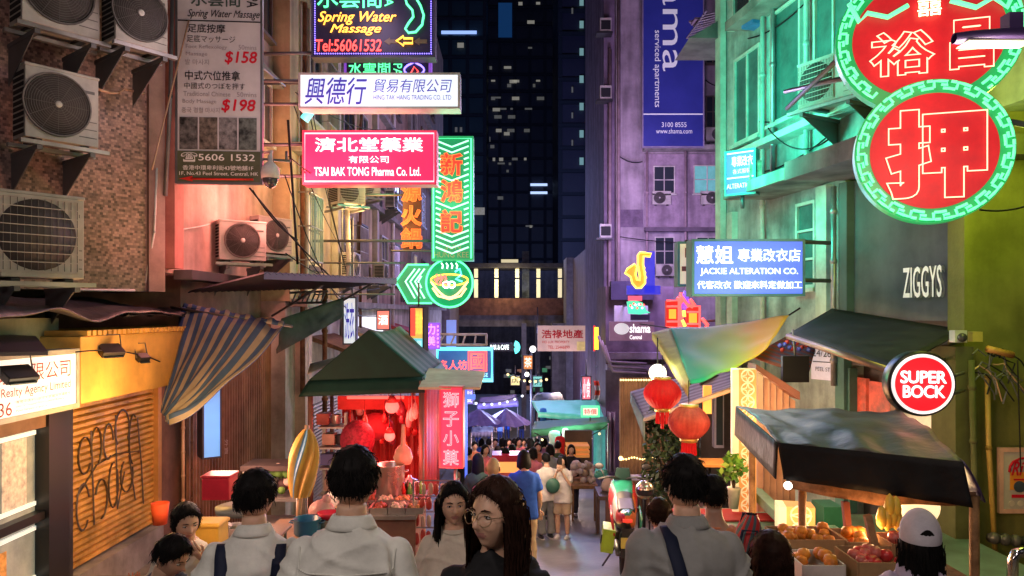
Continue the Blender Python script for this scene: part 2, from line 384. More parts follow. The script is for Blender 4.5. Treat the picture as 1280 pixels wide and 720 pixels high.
part(shop, 'door_frame', MB().bx(-4.7, -4.52, 7.22, 7.56, GZ(7.4)-.2, CZ-.93, blk).bx(-4.68, -4.55, 3.6, 7.22, CZ-1.12, CZ-.94, mat('brown_lintel', (.2, .12, .08), .6)).bx(-4.68, -4.56, 3.6, 7.22, CZ-2.02, CZ-1.94, blk).bx(-4.68, -4.56, 3.6, 7.22, CZ-2.72, CZ-2.62, blk).bx(-4.66, -4.57, 6.28, 6.36, CZ-2.62, CZ-2.02, blk).bx(-4.66, -4.57, 5.9, 6.0, CZ-1.94, CZ-1.12, blk))
litroom = lightbox('lit_office', (.75, .78, .66), .42, 1.2, .5)
part(shop, 'office_window', MB().bx(-4.7, -4.66, 3.6, 7.22, GZ(7)-.2, CZ-1.13, mat('office_glass', (.3, .32, .28), .1, var=.5, scale=2, emit=(.8, .85, .7), es=.13)))
b = MB()
for (y0, y1, z0, z1, c) in ((6.4, 6.68, -1.85, -1.2, (.55, .2, .12)), (6.74, 7.08, -1.85, -1.2, (.6, .55, .5)), (6.45, 6.8, -2.55, -2.2, (.7, .35, .1)), (6.05, 6.3, -1.85, -1.25, (.3, .35, .5)), (6.9, 7.1, -2.9, -2.75, (.7, .6, .5))):
    part(shop, 'notice', MB().bx(-4.655, -4.65, y0, y1, CZ+z0, CZ+z1, mat('notice_%d' % int(y0*100+z0*10), c, .6, var=.5, scale=14, emit=c, es=.18)))
for zc in (-1.17, -1.86, -2.1, -2.58): part(shop, 'shelf_tube', MB().bx(-4.655, -4.635, 6.1, 7.2, CZ+zc-.02, CZ+zc+.02, glow('shelf_light', (.8, 1, .9), .45)))
fas = mat('orange_fascia', (.68, .40, .10), .5, var=.2, scale=3, streak=.25)
b = MB().bx(-5, -4.2, 7.2, 9.95, CZ-.9, CZ-.24, fas)
part(shop, 'fascia', b, bevel=.01)
b = MB()
for k in range(28): b.box((-4.6, 7.3+k*.095, CZ-.21), (.85, .06, .05), fas)
part(shop, 'fascia_roof', b)
# tarpaulin roof over the shop
tarp = mat('dark_tarpaulin', (.03, .028, .04), .5, var=.5, scale=6, bump=.6, bscale=9)
MB().grid(lambda u, v: Vector((-5.3+1.15*v, 4.2+5.2*u, CZ+.17-.2*v+wig((u*9, v*5, 1), .06)+.03*math.sin(u*17)*v)), 40, 10, tarp).single('tarpaulin_roof', 'crumpled dark tarpaulin roof above the realty sign', 'tarpaulin', solid=.012)
MB().grid(lambda u, v: Vector((-4.75+.5*v, 8.2+2.2*u, CZ+.02-.05*v+wig((u*8, v*4, 6), .08))), 24, 8, tarp).single('tarpaulin_roof', 'black plastic sheet heaped on the orange fascia', 'tarpaulin', solid=.012)
MB().bx(-4.95, -4.6, 4.5, 7.5, CZ-.42, CZ-.06, mat('greenish_board', (.3, .32, .24), .7, streak=.4)).single('wall_board', 'pale greenish board under the tarpaulin, above the realty sign', 'board')
# realty sign (plane along the street)
sg = Sign('shop_sign', 'white backlit realty agency sign in grey frame over office window', 0, 437, 97, 508, 7.15, R(90), sx=1, pos=(-4.2, 5.55, CZ-.913), mpp=7.15/F)
sg.w = 3.2; sg.h = .549
sg.board(lightbox('realty_panel', (.90, .95, .86), .62, .8, .15), .18, mat('grey_frame', (.3, .33, .33), .5), .035)
redt = mat('dark_red_print', (.30, .02, .03), .6, var=0); gyt = mat('grey_print', (.16, .12, .12), .6, var=0)
def st(body, a, bq, z0, z1, m, **k):
    w_ = MB(); write(w_, body, a, bq, z0, z1, -.02, m, **k); w_.build('lettering', sg.root)
st('置業代理有限公司', -.15, 1.45, .31, .47, redt); st('Central Realty Agency Limited', .14, 1.45, .18, .28, redt, bold=.004)
st('專營中環半山區住宅商舖寫字樓租售', .68, 1.45, .135, .165, gyt); st('Unit G, Ground Floor, Central Building', .68, 1.35, .098, .125, gyt); st('Peel Street, Central', .68, 1.1, .062, .088, gyt); st('2336', .28, .63, .05, .165, redt)
st('物業租售', -1.4, -.6, .31, .47, redt)
# ---------------------------------------------------------------- LEFT: second building (pinkish), corrugated front
pink = mat('pink_plaster', (.50, .34, .30), .75, var=.3, scale=1.5, streak=.45, bump=.15)
l2 = thing('plaster_building', 'weathered pinkish plaster building with the price banner on it', 'building', (-4.6, 12, GZ(12)))
part(l2, 'wall', MB().bx(-9, -4.4, 9.0, 13.6, CZ+.5, CZ+9, pink).bx(-9, -4.62, 10.3, 13.6, GZ(13)-.5, CZ+.5, mat('brown_plaster', (.3, .2, .16), .8, streak=.5)))
part(l2, 'ledge', MB().bx(-4.4, -4.15, 9.6, 13.6, CZ+.42, CZ+.55, mat('dark_lip', (.07, .06, .07), .7)).bx(-4.4, -4.2, 9.2, 13.62, CZ+4.1, CZ+4.22, concrete).bx(-4.4, -4.25, 11.2, 13.62, CZ+2.55, CZ+2.65, concrete), bevel=.01)
part(l2, 'rib', MB().bx(-4.4, -4.22, 9.25, 9.5, CZ+.55, CZ+8.9, mat('red_streaked_rib', (.42, .16, .14), .7, streak=.5)))  # red tone with darker vertical streaks
bc = mat('brown_corrugated', (.30, .17, .10), .55, .25, var=.4, scale=2, streak=.5)
part(l2, 'corrugated_front', corr_sheet(MB(), (-4.5, 10.2), (-4.5, 15.2), GZ(14)-.5, CZ-.1, .11, .035, bc, (1, 0)))
wfr = mat('white_window_frame', (.55, .52, .5), .5, streak=.3)
window(l2, (-4.4, 13.0, CZ+3.0), .8, 1.1, R(90), wfr, glass, 2, 1)
window(l2, (-4.4, 12.6, CZ+4.9), 1.6, 1.2, R(90), fr, glass, 3, 1)
window(l2, (-4.4, 10.4, CZ+4.6), 1.1, 1.2, R(90), wfr, glass, 2, 2)
# third building: yellowish upper facade
yel = mat('yellow_plaster', (.55, .45, .30), .75, var=.35, scale=1.3, streak=.5, bump=.15); yel2 = mat('pale_plaster', (.50, .46, .42), .75, streak=.5)
l3 = thing('tenement_building', 'old yellowish tenement facade behind the stacked hanging signs', 'building', (-4.6, 25, GZ(25)))
part(l3, 'wall', MB().bx(-10, -4.1, 13.65, 21.9, CZ+.2, CZ+16, yel).bx(-10, -4.1, 21.9, 44, CZ+.2, CZ+15, mat('brown_tenement', (.36, .27, .22), .8, streak=.5)).bx(-10, -4.2, 13.7, 44, -.5, CZ+.2, yel2))
part(l3, 'ledge', MB().bx(-4.1, -3.8, 13.7, 43, CZ+.1, CZ+.25, concrete).bx(-4.1, -3.9, 13.7, 43, CZ+3.0, CZ+3.15, concrete).bx(-4.1, -3.9, 13.7, 43, CZ+6.0, CZ+6.15, concrete).bx(-4.1, -3.9, 13.7, 43, CZ+9.0, CZ+9.15, concrete))
part(l3, 'pilaster', MB().bx(-4.1, -3.95, 16.8, 17.1, CZ+.25, CZ+16, yel2)); part(l3, 'pilaster', MB().bx(-4.1, -3.95, 21.7, 22.0, CZ+.25, CZ+16, yel2)); part(l3, 'pilaster', MB().bx(-4.1, -3.95, 29, 29.4, CZ+.25, CZ+15, concrete))
for fl in range(4):
    for j, yy in enumerate((15.2, 18.4, 20.2, 23.6, 26.2, 31, 34, 38)):
        window(l3, (-4.1, yy, CZ+.9+fl*3), 1.2, 1.5, R(90), wfr if (j+fl) % 2 else fr, glass if (j*3+fl) % 5 else mat('lit_pane', (.4, .35, .2), .3, var=.3, emit=(1, .8, .45), es=.35), 2, 2)
for k, (yy, zz, ww) in enumerate(((14.6, 1.0, .9), (16.0, 4.0, .9), (19.3, .9, 1.0), (22.8, 3.9, .9), (24.8, .9, 1.0))):     # window cages with bars
    b = MB()
    for q in range(9): b.tube([(-3.85, yy-ww/2+ww*q/8, CZ+zz), (-3.85, yy-ww/2+ww*q/8, CZ+zz+1.3)], .012, galv, 4)
    for h in (0, .65, 1.3): b.tube([(-4.1, yy-ww/2, CZ+zz+h), (-3.85, yy-ww/2, CZ+zz+h), (-3.85, yy+ww/2, CZ+zz+h), (-4.1, yy+ww/2, CZ+zz+h)], .016, galv, 4)
    part(l3, 'window_cage', b)
for k, (yy, r_) in enumerate(((14.2, .05), (14.5, .035), (17.5, .06), (19.6, .04), (25, .06), (30, .06))): part(l3, 'downpipe', MB().tube([(-4.02, yy, CZ-1.6), (-4.02, yy, CZ+4+.3*k), (-4.02, yy+.15, CZ+4.4+.3*k), (-4.02, yy+.15, CZ+14)], r_, (rust, white, galv)[k % 3], 8))
for k, (yy, zz, dd) in enumerate(((15.4, -.5, .9), (18.0, -.35, 1.1), (24.5, -.4, 1.2))): part(l3, 'shop_hood', MB().prism([(-4.2, yy, CZ+zz), (-4.2+dd, yy, CZ+zz-.35), (-4.2+dd, yy, CZ+zz-.42), (-4.2, yy, CZ+zz-.1)], (0, 2.1, 0), (rust, mat('hood_cream', (.4, .33, .24), .7, streak=.4), mat('hood_red', (.4, .05, .05), .6))[k]))
# shop fronts of the third building
lit_shop = lightbox('lit_shopfront', (.85, .93, 1), .85, .6, .5)
part(l3, 'lit_shopfront', MB().bx(-4.2, -4.1, 19.0, 23.5, CZ-1.6, CZ-.1, lit_shop))
slat = mat('grey_shutter', (.34, .28, .24), .5, .2, streak=.4)
b = MB()
for k in range(34): b.prism([(-4.2, 15.4, GZ(16)+.1+k*.075), (-4.13, 15.4, GZ(16)+.115+k*.075), (-4.13, 15.4, GZ(16)+.16+k*.075), (-4.2, 15.4, GZ(16)+.172+k*.075)], (0, 2.2, 0), slat)
part(l3, 'roller_shutter', b)
part(l3, 'pillar', MB().bx(-4.35, -4.0, 14.3, 14.8, GZ(14)-.5, CZ-.1, mat('cream_pillar', (.5, .40, .32), .7, streak=.5)))
# ---------------------------------------------------------------- RIGHT buildings
teal = mat('pale_green_plaster', (.38, .50, .48), .75, var=.4, scale=2.2, streak=.6, bump=.25)
r2 = thing('green_building', 'pale green corner building with projecting slab behind the alteration sign', 'building', (4.6, 11, GZ(11)))
def rw(o, s0, s1, z0, z1, dep, m, mb=None):
    """box on the right wall: o = distance in front of it, s0..s1 = depth along the street"""
    mb = mb or MB(); k = lambda y, oo: Vector((4.44-oo/.985-.173*(y-10), y, z0))
    mb.prism([k(s0, o), k(s1, o), k(s1, o-dep), k(s0, o-dep)], (0, 0, z1-z0), m); return mb
b = rw(0, 9.9, 13.6, GZ(13)-.5, CZ+2.0, 4, teal); rw(0, 9.2, 13.6, CZ+2.0, CZ+7, 4, teal, b)
part(r2, 'wall', b)
part(r2, 'slab', rw(.75, 9.0, 11.8, CZ+1.79, CZ+1.96, .9, mat('green_stained_slab', (.25, .33, .28), .75, streak=.6)), bevel=.01)
part(r2, 'corner_post', rw(.1, 12.9, 13.1, CZ-1, CZ+1.75, .1, mat('mint_trim', (.45, .6, .52), .6)) )
part(r2, 'corner_post', rw(.12, 13.3, 13.5, CZ-1, CZ+6, .1, mat('mint_trim', (.45, .6, .52), .6)))
part(r2, 'corner_post', rw(.1, 10.15, 10.4, CZ-.6, CZ+1.75, .1, mat('mint_trim', (.45, .6, .52), .6)))
mint = mat('mint_frame', (.48, .62, .56), .5)
def rwin(par, y, z, w, h, cols=2, rows=2, pane=None, frm=None, o=.0):
    return window(par, (4.44-o-.173*(y-10), y, z), w, h, RY, frm or mint, pane or glass, cols, rows)
tealglass = mat('teal_glass', (.05, .16, .15), .12, var=.3)
rwin(r2, 12.5, CZ+2.9, .9, 1.5, 2, 1, tealglass); rwin(r2, 11.3, CZ+2.95, .85, 1.75, 1, 1, tealglass); rwin(r2, 10.1, CZ+2.95, .9, 1.7, 2, 1, tealglass); rwin(r2, 12.4, CZ+5.0, 1.2, 1.5, 2, 2); rwin(r2, 10.5, CZ+5.2, 1.2, 1.5, 3, 1, frm=fr); rwin(r2, 12.75, CZ+2.05, .7, .8, 2, 1, frm=fr)
rwin(r2, 10.75, CZ+.35, .5, 1.25, 1, 3, tealglass)
part(r2, 'ledge', rw(.25, 9.3, 12.9, CZ+2.62, CZ+2.72, .3, mint)); part(r2, 'ledge', rw(.4, 9.2, 12.5, CZ+4.75, CZ+4.9, .5, concrete))
# bar building with grey panel
r1 = thing('bar_building', 'bar front with grey panel and raised letters beside the olive wall', 'building', (4.8, 9, GZ(9)))
pan = mat('grey_green_panel', (.10, .115, .115), .55, var=.25, scale=2, streak=.3)
b = rw(-.05, 7.85, 9.88, CZ-.1, CZ+1.73, 3.5, pan); part(r1, 'wall', b)
part(r1, 'panel_frame', rw(.05, 9.78, 9.95, CZ-.1, CZ+1.73, .12, mat('dark_teal_trim', (.06, .1, .1), .5)))
part(r1, 'upper_slab', rw(.8, 7.6, 9.9, CZ+1.76, CZ+2.0, 1, mat('grey_slab', (.2, .2, .2), .8, streak=.5)))
upper = mat('green_grey_render', (.3, .36, .33), .8, streak=.4)
part(r1, 'upper_wall', rw(0, 6.0, 9.15, CZ+2.05, CZ+8, 3, upper))
rwin(r1, 8.6, CZ+3.3, .9, 1.3, 2, 2, frm=fr)
low = mat('dark_grey_front', (.06, .06, .065), .5, var=.3)
b = rw(-.25, 7.85, 13.2, GZ(10)-1.5, CZ-.1, 3, low); part(r1, 'lower_wall', b)
lw = lambda px0, px1, py0, py1, o, dep, m, mb=None: rw(o, (6.17-o)/((px1-HX)/F+.173), (6.17-o)/((px0-HX)/F+.173), CZ+(HY-py1)/F*(6.17-o)/(((px0+px1)/2-HX)/F+.173), CZ+(HY-py0)/F*(6.17-o)/(((px0+px1)/2-HX)/F+.173), dep, m, mb)
redpic = mat('red_window_poster', (.5, .07, .04), .4, var=.8, scale=5, emit=(.8, .12, .05), es=.3)
part(r1, 'shop_window', lw(1062, 1082, 472, 520, -.1, .05, redpic)); part(r1, 'shop_window', lw(1086, 1112, 478, 532, -.1, .05, redpic))
part(r1, 'shop_window', lw(1120, 1172, 500, 566, -.1, .05, mat('lit_bar_window', (.4, .33, .2), .3, var=.5, emit=(1, .82, .5), es=.32)))
part(r1, 'window_post', lw(1055, 1062, 460, 640, .0, .1, mat('teal_trim', (.08, .22, .19), .5))); part(r1, 'window_post', lw(1044, 1055, 440, 640, .05, .1, mat('teal_trim', (.08, .22, .19), .5))); part(r1, 'window_post', lw(1113, 1119, 470, 600, .0, .1, mat('brown_post', (.3, .16, .1), .5))); part(r1, 'window_post', lw(1173, 1180, 480, 600, 0, .1, mat('brown_post', (.3, .16, .1), .5)))
part(r1, 'lintel', lw(1055, 1180, 436, 462, -.05, .1, mat('grey_lintel', (.12, .12, .12), .6)))
part(r1, 'menu_board', lw(1193, 1210, 538, 592, .02, .05, mat('pink_menu', (.55, .25, .28), .5, var=.3, emit=(.8, .3, .35), es=.18)))
s = Sign('wall_letters', 'raised pale letters reading ZIGGYS on grey panel', 1137, 333, 1180, 372, 8.2, RY, sx=1.55, pos=on_right(1158, 372, .02), mpp=on_right(1158, 372).y/F)
lt = mat('pale_letters', (.75, .75, .66), .5, var=.1, emit=(1, .95, .8), es=.22)
write(b := MB(), 'ZIGGYS', -s.w/2, s.w/2, 0, s.h, -.06, lt, bold=.012); b.build('lettering', s.root)
write(b := MB(), 'ZIGGYS', -s.w/2+.012, s.w/2+.012, -.004, s.h-.004, -.03, mat('letter_return', (.25, .25, .22), .5), bold=.012); b.build('lettering_side', s.root)
# olive wall near the camera
olive = mat('olive_render', (.22, .22, .06), .75, var=.3, scale=1.5, streak=.35, bump=.2)
ow = thing('olive_building', 'olive painted wall at right edge carrying the poster', 'building', (6.5, 7.8, GZ(8)))
part(ow, 'wall', MB().bx(4.62, 11, 7.55, 7.84, GZ(8)-.6, CZ+8, olive)); 
part(ow, 'pilaster', MB().bx(4.44, 4.62, 7.4, 7.83, GZ(8)-.6, CZ-.35, mat('dark_olive_pilaster', (.11, .12, .05), .7, streak=.3)))
part(ow, 'beam', MB().bx(4.64, 9, 7.25, 7.55, CZ+1.55, CZ+1.75, mat('dark_olive_pilaster', (.11, .12, .05), .7)))
# ---------------------------------------------------------------- air conditioners
acw = mat('ac_casing', (.50, .47, .44), .45, var=.2, scale=4, streak=.35); acd = mat('ac_vent_dark', (.02, .022, .025), .6, var=0); acg = mat('ac_grille', (.12, .11, .11), .5)
def ac_unit(label, loc, yaw, w=.85, h=.66, d=.32, square=False, fan=-.1, shelf=True, group='outdoor air conditioner units', mark=True, arm=True):
    loc = Vector(loc)+Vector((-math.sin(yaw)*d, math.cos(yaw)*d, 0))       # loc is the foot of the unit's front face
    t = thing('air_conditioner', label, 'air conditioner', loc, yaw, group)
    b = MB().bx(-w/2, w/2, -d, 0, .02, h, acw)
    b.bx(-w/2-.008, w/2+.008, -d-.008, .008, h-.02, h+.012, acw)
    for q in (-.32*w, .32*w): b.bx(q-.04, q+.04, -d+.02, -.02, -.02, .02, dark)
    b.build('casing', t, bevel=.008)
    b = MB()
    for k in range(11): b.bx(-w/2-.006, -w/2-.001, -d+.03, -.03, .06+k*(h-.1)/11, .06+(k+.65)*(h-.1)/11, acd)
    b.build('side_vent', t)
    r = h*.42; cx = fan*w; cz = h*.52
    b = MB()
    if square:
        b.bx(cx-r*1.05, cx+r*1.05, -d-.012, -d-.001, cz-r*1.05, cz+r*1.08, acw)
        f = MB().lathe([(r*.98, 0), (r*.98, .003)], mat('fan_recess', (.085, .075, .075), .6, var=.3), n=28); f.bm.transform(Matrix.Translation((cx, -d-.013, cz)) @ Matrix.Rotation(R(90), 4, 'X')); f.build('fan_opening', t)
        for k in range(9): b.bx(cx-r, cx+r, -d-.03, -d-.024, cz-r+2*r*k/8-.004, cz-r+2*r*k/8+.004, acw)
        for k in range(13): b.bx(cx-r+2*r*k/12-.0025, cx-r+2*r*k/12+.0025, -d-.024, -d-.02, cz-r, cz+r, acg)
        b.build('fan_grille', t)
    else:
        f = MB().lathe([(r, 0), (r, .004)], mat('fan_recess', (.085, .075, .075), .6, var=.3), n=30); f.bm.transform(Matrix.Translation((cx, -d-.001, cz)) @ Matrix.Rotation(R(90), 4, 'X')); f.build('fan_opening', t)
        for k in range(1, 15):
            q = r*k/14; b.tube([(cx+q*math.cos(a), -d-.02-.02*(1-(k/14)**2), cz+q*math.sin(a)) for a in [2*math.pi*j/28 for j in range(28)]], .003 if k < 14 else .012, acg, 5, closed=True)
        for k in range(12): a = 2*math.pi*k/12; b.tube([(cx+.02*math.cos(a), -d-.04, cz+.02*math.sin(a)), (cx+r*math.cos(a), -d-.02, cz+r*math.sin(a))], .003, acg, 4)
        b.ball((cx, -d-.04, cz), (.035, .012, .035), white, 12, 8)
        b.build('fan_grille', t)
    if mark:
        MB().bx(w*.26, w*.44, -d-.004, -d-.001, h*.76, h*.80, mat('ac_lettering', (.1, .1, .1), .5, var=0)).build('maker_mark', t)
    for k in range(3): MB().bx(w*.22, w*.47, -d-.005, -d-.001, h*(.14+.11*k), h*(.15+.11*k), acg).build('panel_seam', t)
    if shelf:
        b = MB().bx(-w*.6, w*.6, -d-.1, -d-.04, -.06, -.02, galv).bx(-w*.6, w*.6, -.1, -.04, -.06, -.02, galv)
        for q in (-.36*w, .36*w):
            b.bx(q-.025, q+.025, -d-.1, .3, -.11, -.065, steel)
            if arm: b.prism([(q-.02, -d-.05, -.11), (q-.02, .28, -.11), (q-.02, .28, -.5)], (.01, 0, 0), steel)
        b.build('mounting_bracket', t)
    return t
def at(px, py, d): return P(px, py, d)
ac_unit('round fan air conditioner, upper of the two large units at left edge', P(79, 180, 7.7), R(52), .70, .76, .34, False, -.08)
ac_unit('square grille air conditioner, lower of the two large units at left edge', P(55, 350, 6.9), R(52), .70, .80, .34, True, -.08)
ac_unit('air conditioner cut by the top edge at the left corner', P(78, 40, 7.5), R(52), .72, .80, .34, False, -.05)
ac_unit('air conditioner on green edged shelf beside the price banner', P(178, 60, 8.0), R(52), .56, .70, .34, False, -.05)
ac_unit('white air conditioner with open side grid over corrugated roof', P(304, 327, 11.0), R(35), .68, .60, .34, False, -.02)
ac_unit('wall air conditioner tucked behind the open sided unit', P(345, 318, 12.6), R(60), .72, .62, .3, False, .0)
ac_unit('window air conditioner on bracket under the red pharmacy sign', P(440, 256, 15.2), R(40), .62, .5, .45, True, -.1, arm=False)
ac_unit('small air conditioner right of the bracket under pharmacy sign', P(462, 246, 17.5), R(40), .6, .4, .4, True, -.1, arm=False)
ac_unit('rusty pink window air conditioner in cage left of the pawn sign', P(1036, 128, 9.4), R(-60), .95, .6, .5, True, -.2)
wac = 'white air conditioner under purple wall window'
# condensation pipes etc
copper = mat('copper_pipe', (.5, .3, .2), .4, .3)
pipe('drain_pipe', 'short copper pipe bent along the mosaic wall', [P(118, 110, 8.0), P(138, 116, 8.2), P(148, 116, 8.3), P(155, 111, 8.35), P(180, 117, 8.7)], .016, copper)
pipe('drain_pipe', 'pale pipe lying below the square grille air conditioner', [P(20, 352, 7.4), P(80, 362, 7.8), P(168, 363, 8.7)], .015, white)
pipe('downpipe', 'thin white pipe at the edge of the red stained wall', [P(196, 210, 9.0), P(193, 290, 9.0), P(180, 362, 9.0)], .014, white)
pipe('downpipe', 'grey pipe running up beside the price banner', [P(216, -40, 9.1), P(213, 120, 9.1), P(207, 245, 9.1)], .025, steel)
pipe('downpipe', 'white downpipe on the tenement below its bracketed air conditioner', [P(434, 262, 15.4), P(436, 330, 15.4), P(436, 345, 15.4)], .05, white)
pipe('downpipe', 'rusty downpipe in front of pale tenement shop wall', [P(406, 350, 13.5), P(406, 520, 13.5)], .045, rust)
# ---------------------------------------------------------------- LEFT signs
wtext = glow('white_lit_letters', (1, .98, .95), 1.15); wprint = mat('white_print', (.8, .78, .75), .5, var=0)
# price banner
ban = Sign('price_banner', 'tall white massage price banner with photos and green foot strip', 222, -12, 326, 229, 9.3, R(4))
ban.board(mat('banner_cloth', (.62, .58, .60), .6, var=.12, scale=2, streak=.15), .04, steel, .015)
bk = mat('black_print', (.03, .03, .035), .6, var=0); rp = mat('red_print', (.55, .01, .03), .6, var=0); gp = mat('faded_print', (.28, .25, .27), .6, var=0)
ban.text('水雲間', 240, -11, 300, 9, mat('green_black_print', (.06, .09, .08), .6, var=0), bold=.02).text('SPA', 308, -10, 322, 9, bk, rot=True, bold=.02).text('Spring Water Massage', 236, 13, 324, 25, bk, shear=.4, bold=.01)
ban.rect(224, 26, 325, 27.5, bk, .004, 'rule')
ban.text('足底按摩', 236, 31, 282, 42, bk, bold=.02).text('足底マッサージ', 235, 45, 294, 54, bk).text('Foot Reflexology', 234, 57, 284, 63, gp).text('50mins', 298, 56, 320, 62, gp).text('Massage', 234, 66, 260, 72, gp).text('발 마사지', 233, 75, 262, 82, gp).text('$158', 281, 64, 321, 81, rp, shear=.15, bold=.035)
ban.text('中式穴位推拿', 233, 89, 300, 101, bk, bold=.02).text('中國式のつぼを押す', 232, 104, 306, 112, bk).text('Traditional Chinese', 231, 115, 288, 121, gp).text('50mins', 296, 115, 320, 121, gp).text('Body Massage', 230, 125, 271, 131, gp).text('중국 경혈 마사지', 229, 135, 275, 142, gp).text('$198', 277, 124, 319, 141, rp, shear=.15, bold=.035)
for k in range(4):
    x0 = 226+k*24
    ban.rect(x0, 147, x0+22, 187, mat('banner_photo_%d' % k, ((.13, .12, .12), (.16, .13, .11), (.2, .19, .2), (.12, .14, .13))[k], .4, var=.9, scale=11), .004, 'photo')
ban.rect(223, 189, 325, 229, mat('green_strip', (.09, .10, .06), .6), .003, 'green_strip')
ban.text('☎5606 1532', 228, 191, 318, 203, wprint, .012, bold=.01).text('香港中環卑利街43號地舖1F', 230, 207, 316, 213, wprint, .012).text('1F, No.43 Peel Street, Central, HK', 226, 215, 322, 220, wprint, .012)
ban.lines([[(316, 224), (240, 224)]], mat('red_arrow', (.5, .03, .02), .6, var=0), .014, .012, 'arrow'); 
MB().prism([(ban.X(226), -.012, ban.Z(224)), (ban.X(242), -.012, ban.Z(220.5)), (ban.X(242), -.012, ban.Z(227.5))], (0, -.006, 0), MC['red_arrow']).build('arrow_head', ban.root)
ban.arms(steel, [((-ban.w/2, .03, .35), (ban.w/2+.35, .03, .3)), ((ban.w/2+.3, .03, .3), (ban.w/2+.3, .03, .42)), ((0, .03, 1.9), (.3, 2.2, 1.9)), ((-.3, .03, .35), (-.4, .5, .35))], .018)
# dome camera
t = thing('security_camera', 'white dome security camera hanging beside the price banner foot', 'camera', P(338, 236, 9.3))
MB().lathe([(.001, 0), (.06, .03), (.09, .09), (.10, .14)], mat('dome_black', (.05, .05, .06), .15, var=0)).build('dome', t)
MB().lathe([(.11, .13), (.115, .2), (.10, .27), (.06, .32), (.03, .34), (.03, .42), (.001, .43)], white).build('housing', t)
MB().tube([(0, 0, .4), (0, .05, .48), (-.2, .25, .5)], .02, white, 8).build('arm', t)
# big neon massage sign
neon_g = glow('green_neon', (.10, 1, .36), 1.8); neon_o = glow('orange_neon', (1, .42, .05), 2.6); neon_r = glow('red_neon', (1, .07, .06), 2.6); neon_b = glow('blue_neon', (.22, .16, 1), 3.2)
neon_w = glow('white_neon', (.8, 1, .95), 2.2); neon_c = glow('cyan_neon', (.12, .95, .92), 1.8); neon_y = glow('yellow_neon', (1, .62, .08), 2.2); neon_p = glow('pink_neon', (1, .45, .5), 1.7)
navy = mat('navy_board', (.02, .02, .045), .45, var=.2)
s = Sign('neon_sign', 'dark massage neon sign with green foot, blue dotted border and phone number', 390, -28, 543, 71, 12)
s.board(navy, .25, mat('sign_case', (.06, .06, .09), .5), .02)
b = MB()
for i in range(52): 
    x = 394+i*2.85; b.ball((s.X(x), -.02, s.Z(67.5)), .011, neon_b, 6, 5)
for i in range(33): 
    for x in (394, 539): b.ball((s.X(x), -.02, s.Z(-26+i*2.85)), .011, neon_b, 6, 5)
b.build('border_bulbs', s.root)
s.text('水雲間', 397, -18, 477, 11, neon_g, .03, bold=.012, name='neon_lettering').text('SPA', 481, -16, 492, 9, neon_g, .03, rot=True, bold=.01, name='neon_lettering')
s.text('Spring Water', 398, 15, 496, 32, neon_o, .03, shear=.35, bold=.016, name='neon_lettering').text('Massage', 413, 31, 477, 45, neon_o, .03, shear=.35, bold=.016, name='neon_lettering')
s.text('Tel:56061532', 395, 50, 477, 65, neon_r, .03, shear=.1, bold=.016, name='neon_lettering')
foot = [(512, -6), (520, -2), (526, 8), (530, 20), (528, 32), (520, 41), (511, 42), (507, 37), (511, 30), (517, 22), (516, 14), (509, 6), (507, -1)]
s.lines([foot], neon_g, .02, .035, 'neon_foot', closed=True)
arrow = lambda x, w, h: [(x, 52), (x+w*.45, 52-h), (x+w*.45, 52-h*.5), (x+w, 52-h*.5), (x+w, 52+h*.5), (x+w*.45, 52+h*.5), (x+w*.45, 52+h)]
s.lines([arrow(496, 20, 6)], neon_o, .018, .035, 'neon_arrow', closed=True)
for x in (480, 517): MB().prism([(s.X(px), -.004, s.Z(py)) for px, py in arrow(x, 17, 5)], (0, -.006, 0), mat('dull_arrow', (.16, .13, .06), .5)).build('unlit_arrow', s.root)
s.arms(steel, [((-s.w/2, .12, .1), (-s.w/2-1, .15, .1)), ((-s.w/2, .12, 1.1), (-s.w/2-1, .15, 1.1))], .03)
s.glowlamp((.8, .55, .9), 30, .7); lamp(P(300, 60, 7.6), (1, .68, .72), 44, .4, s.root)  # the pink lamp before the banner is added fill, unseen
# second small neon
s = Sign('neon_sign', 'small purple edged neon sign between massage neon and white trading sign', 431, 68, 538, 108, 12.5)
s.board(navy, .2, mat('purple_case', (.15, .06, .3), .4, emit=(.35, .1, .9), es=.5), .03)
s.text('水雲間', 436, 77, 488, 96, neon_g, .03, bold=.01, name='neon_lettering').text('SPA', 492, 74, 503, 95, neon_g, .03, rot=True, name='neon_lettering')
s.lines([[(518+11*math.cos(a)+1.5*math.cos(7*a), 88+9*math.sin(a)+1.5*math.sin(5*a)) for a in [2*math.pi*k/40 for k in range(40)]]], neon_b, .016, .03, 'neon_swirl', closed=True)
s.lines([[(434, 74), (536, 74)]], glow('violet_neon', (.5, .2, 1), 2.2), .014, .03, 'neon_border')
s.lines([[(514, 92), (518, 84), (523, 90), (519, 94)]], neon_r, .012, .03, 'neon_mark')
s.arms(steel, [((-s.w/2, .12, .1), (-s.w/2-1.5, .15, .1))], .03)
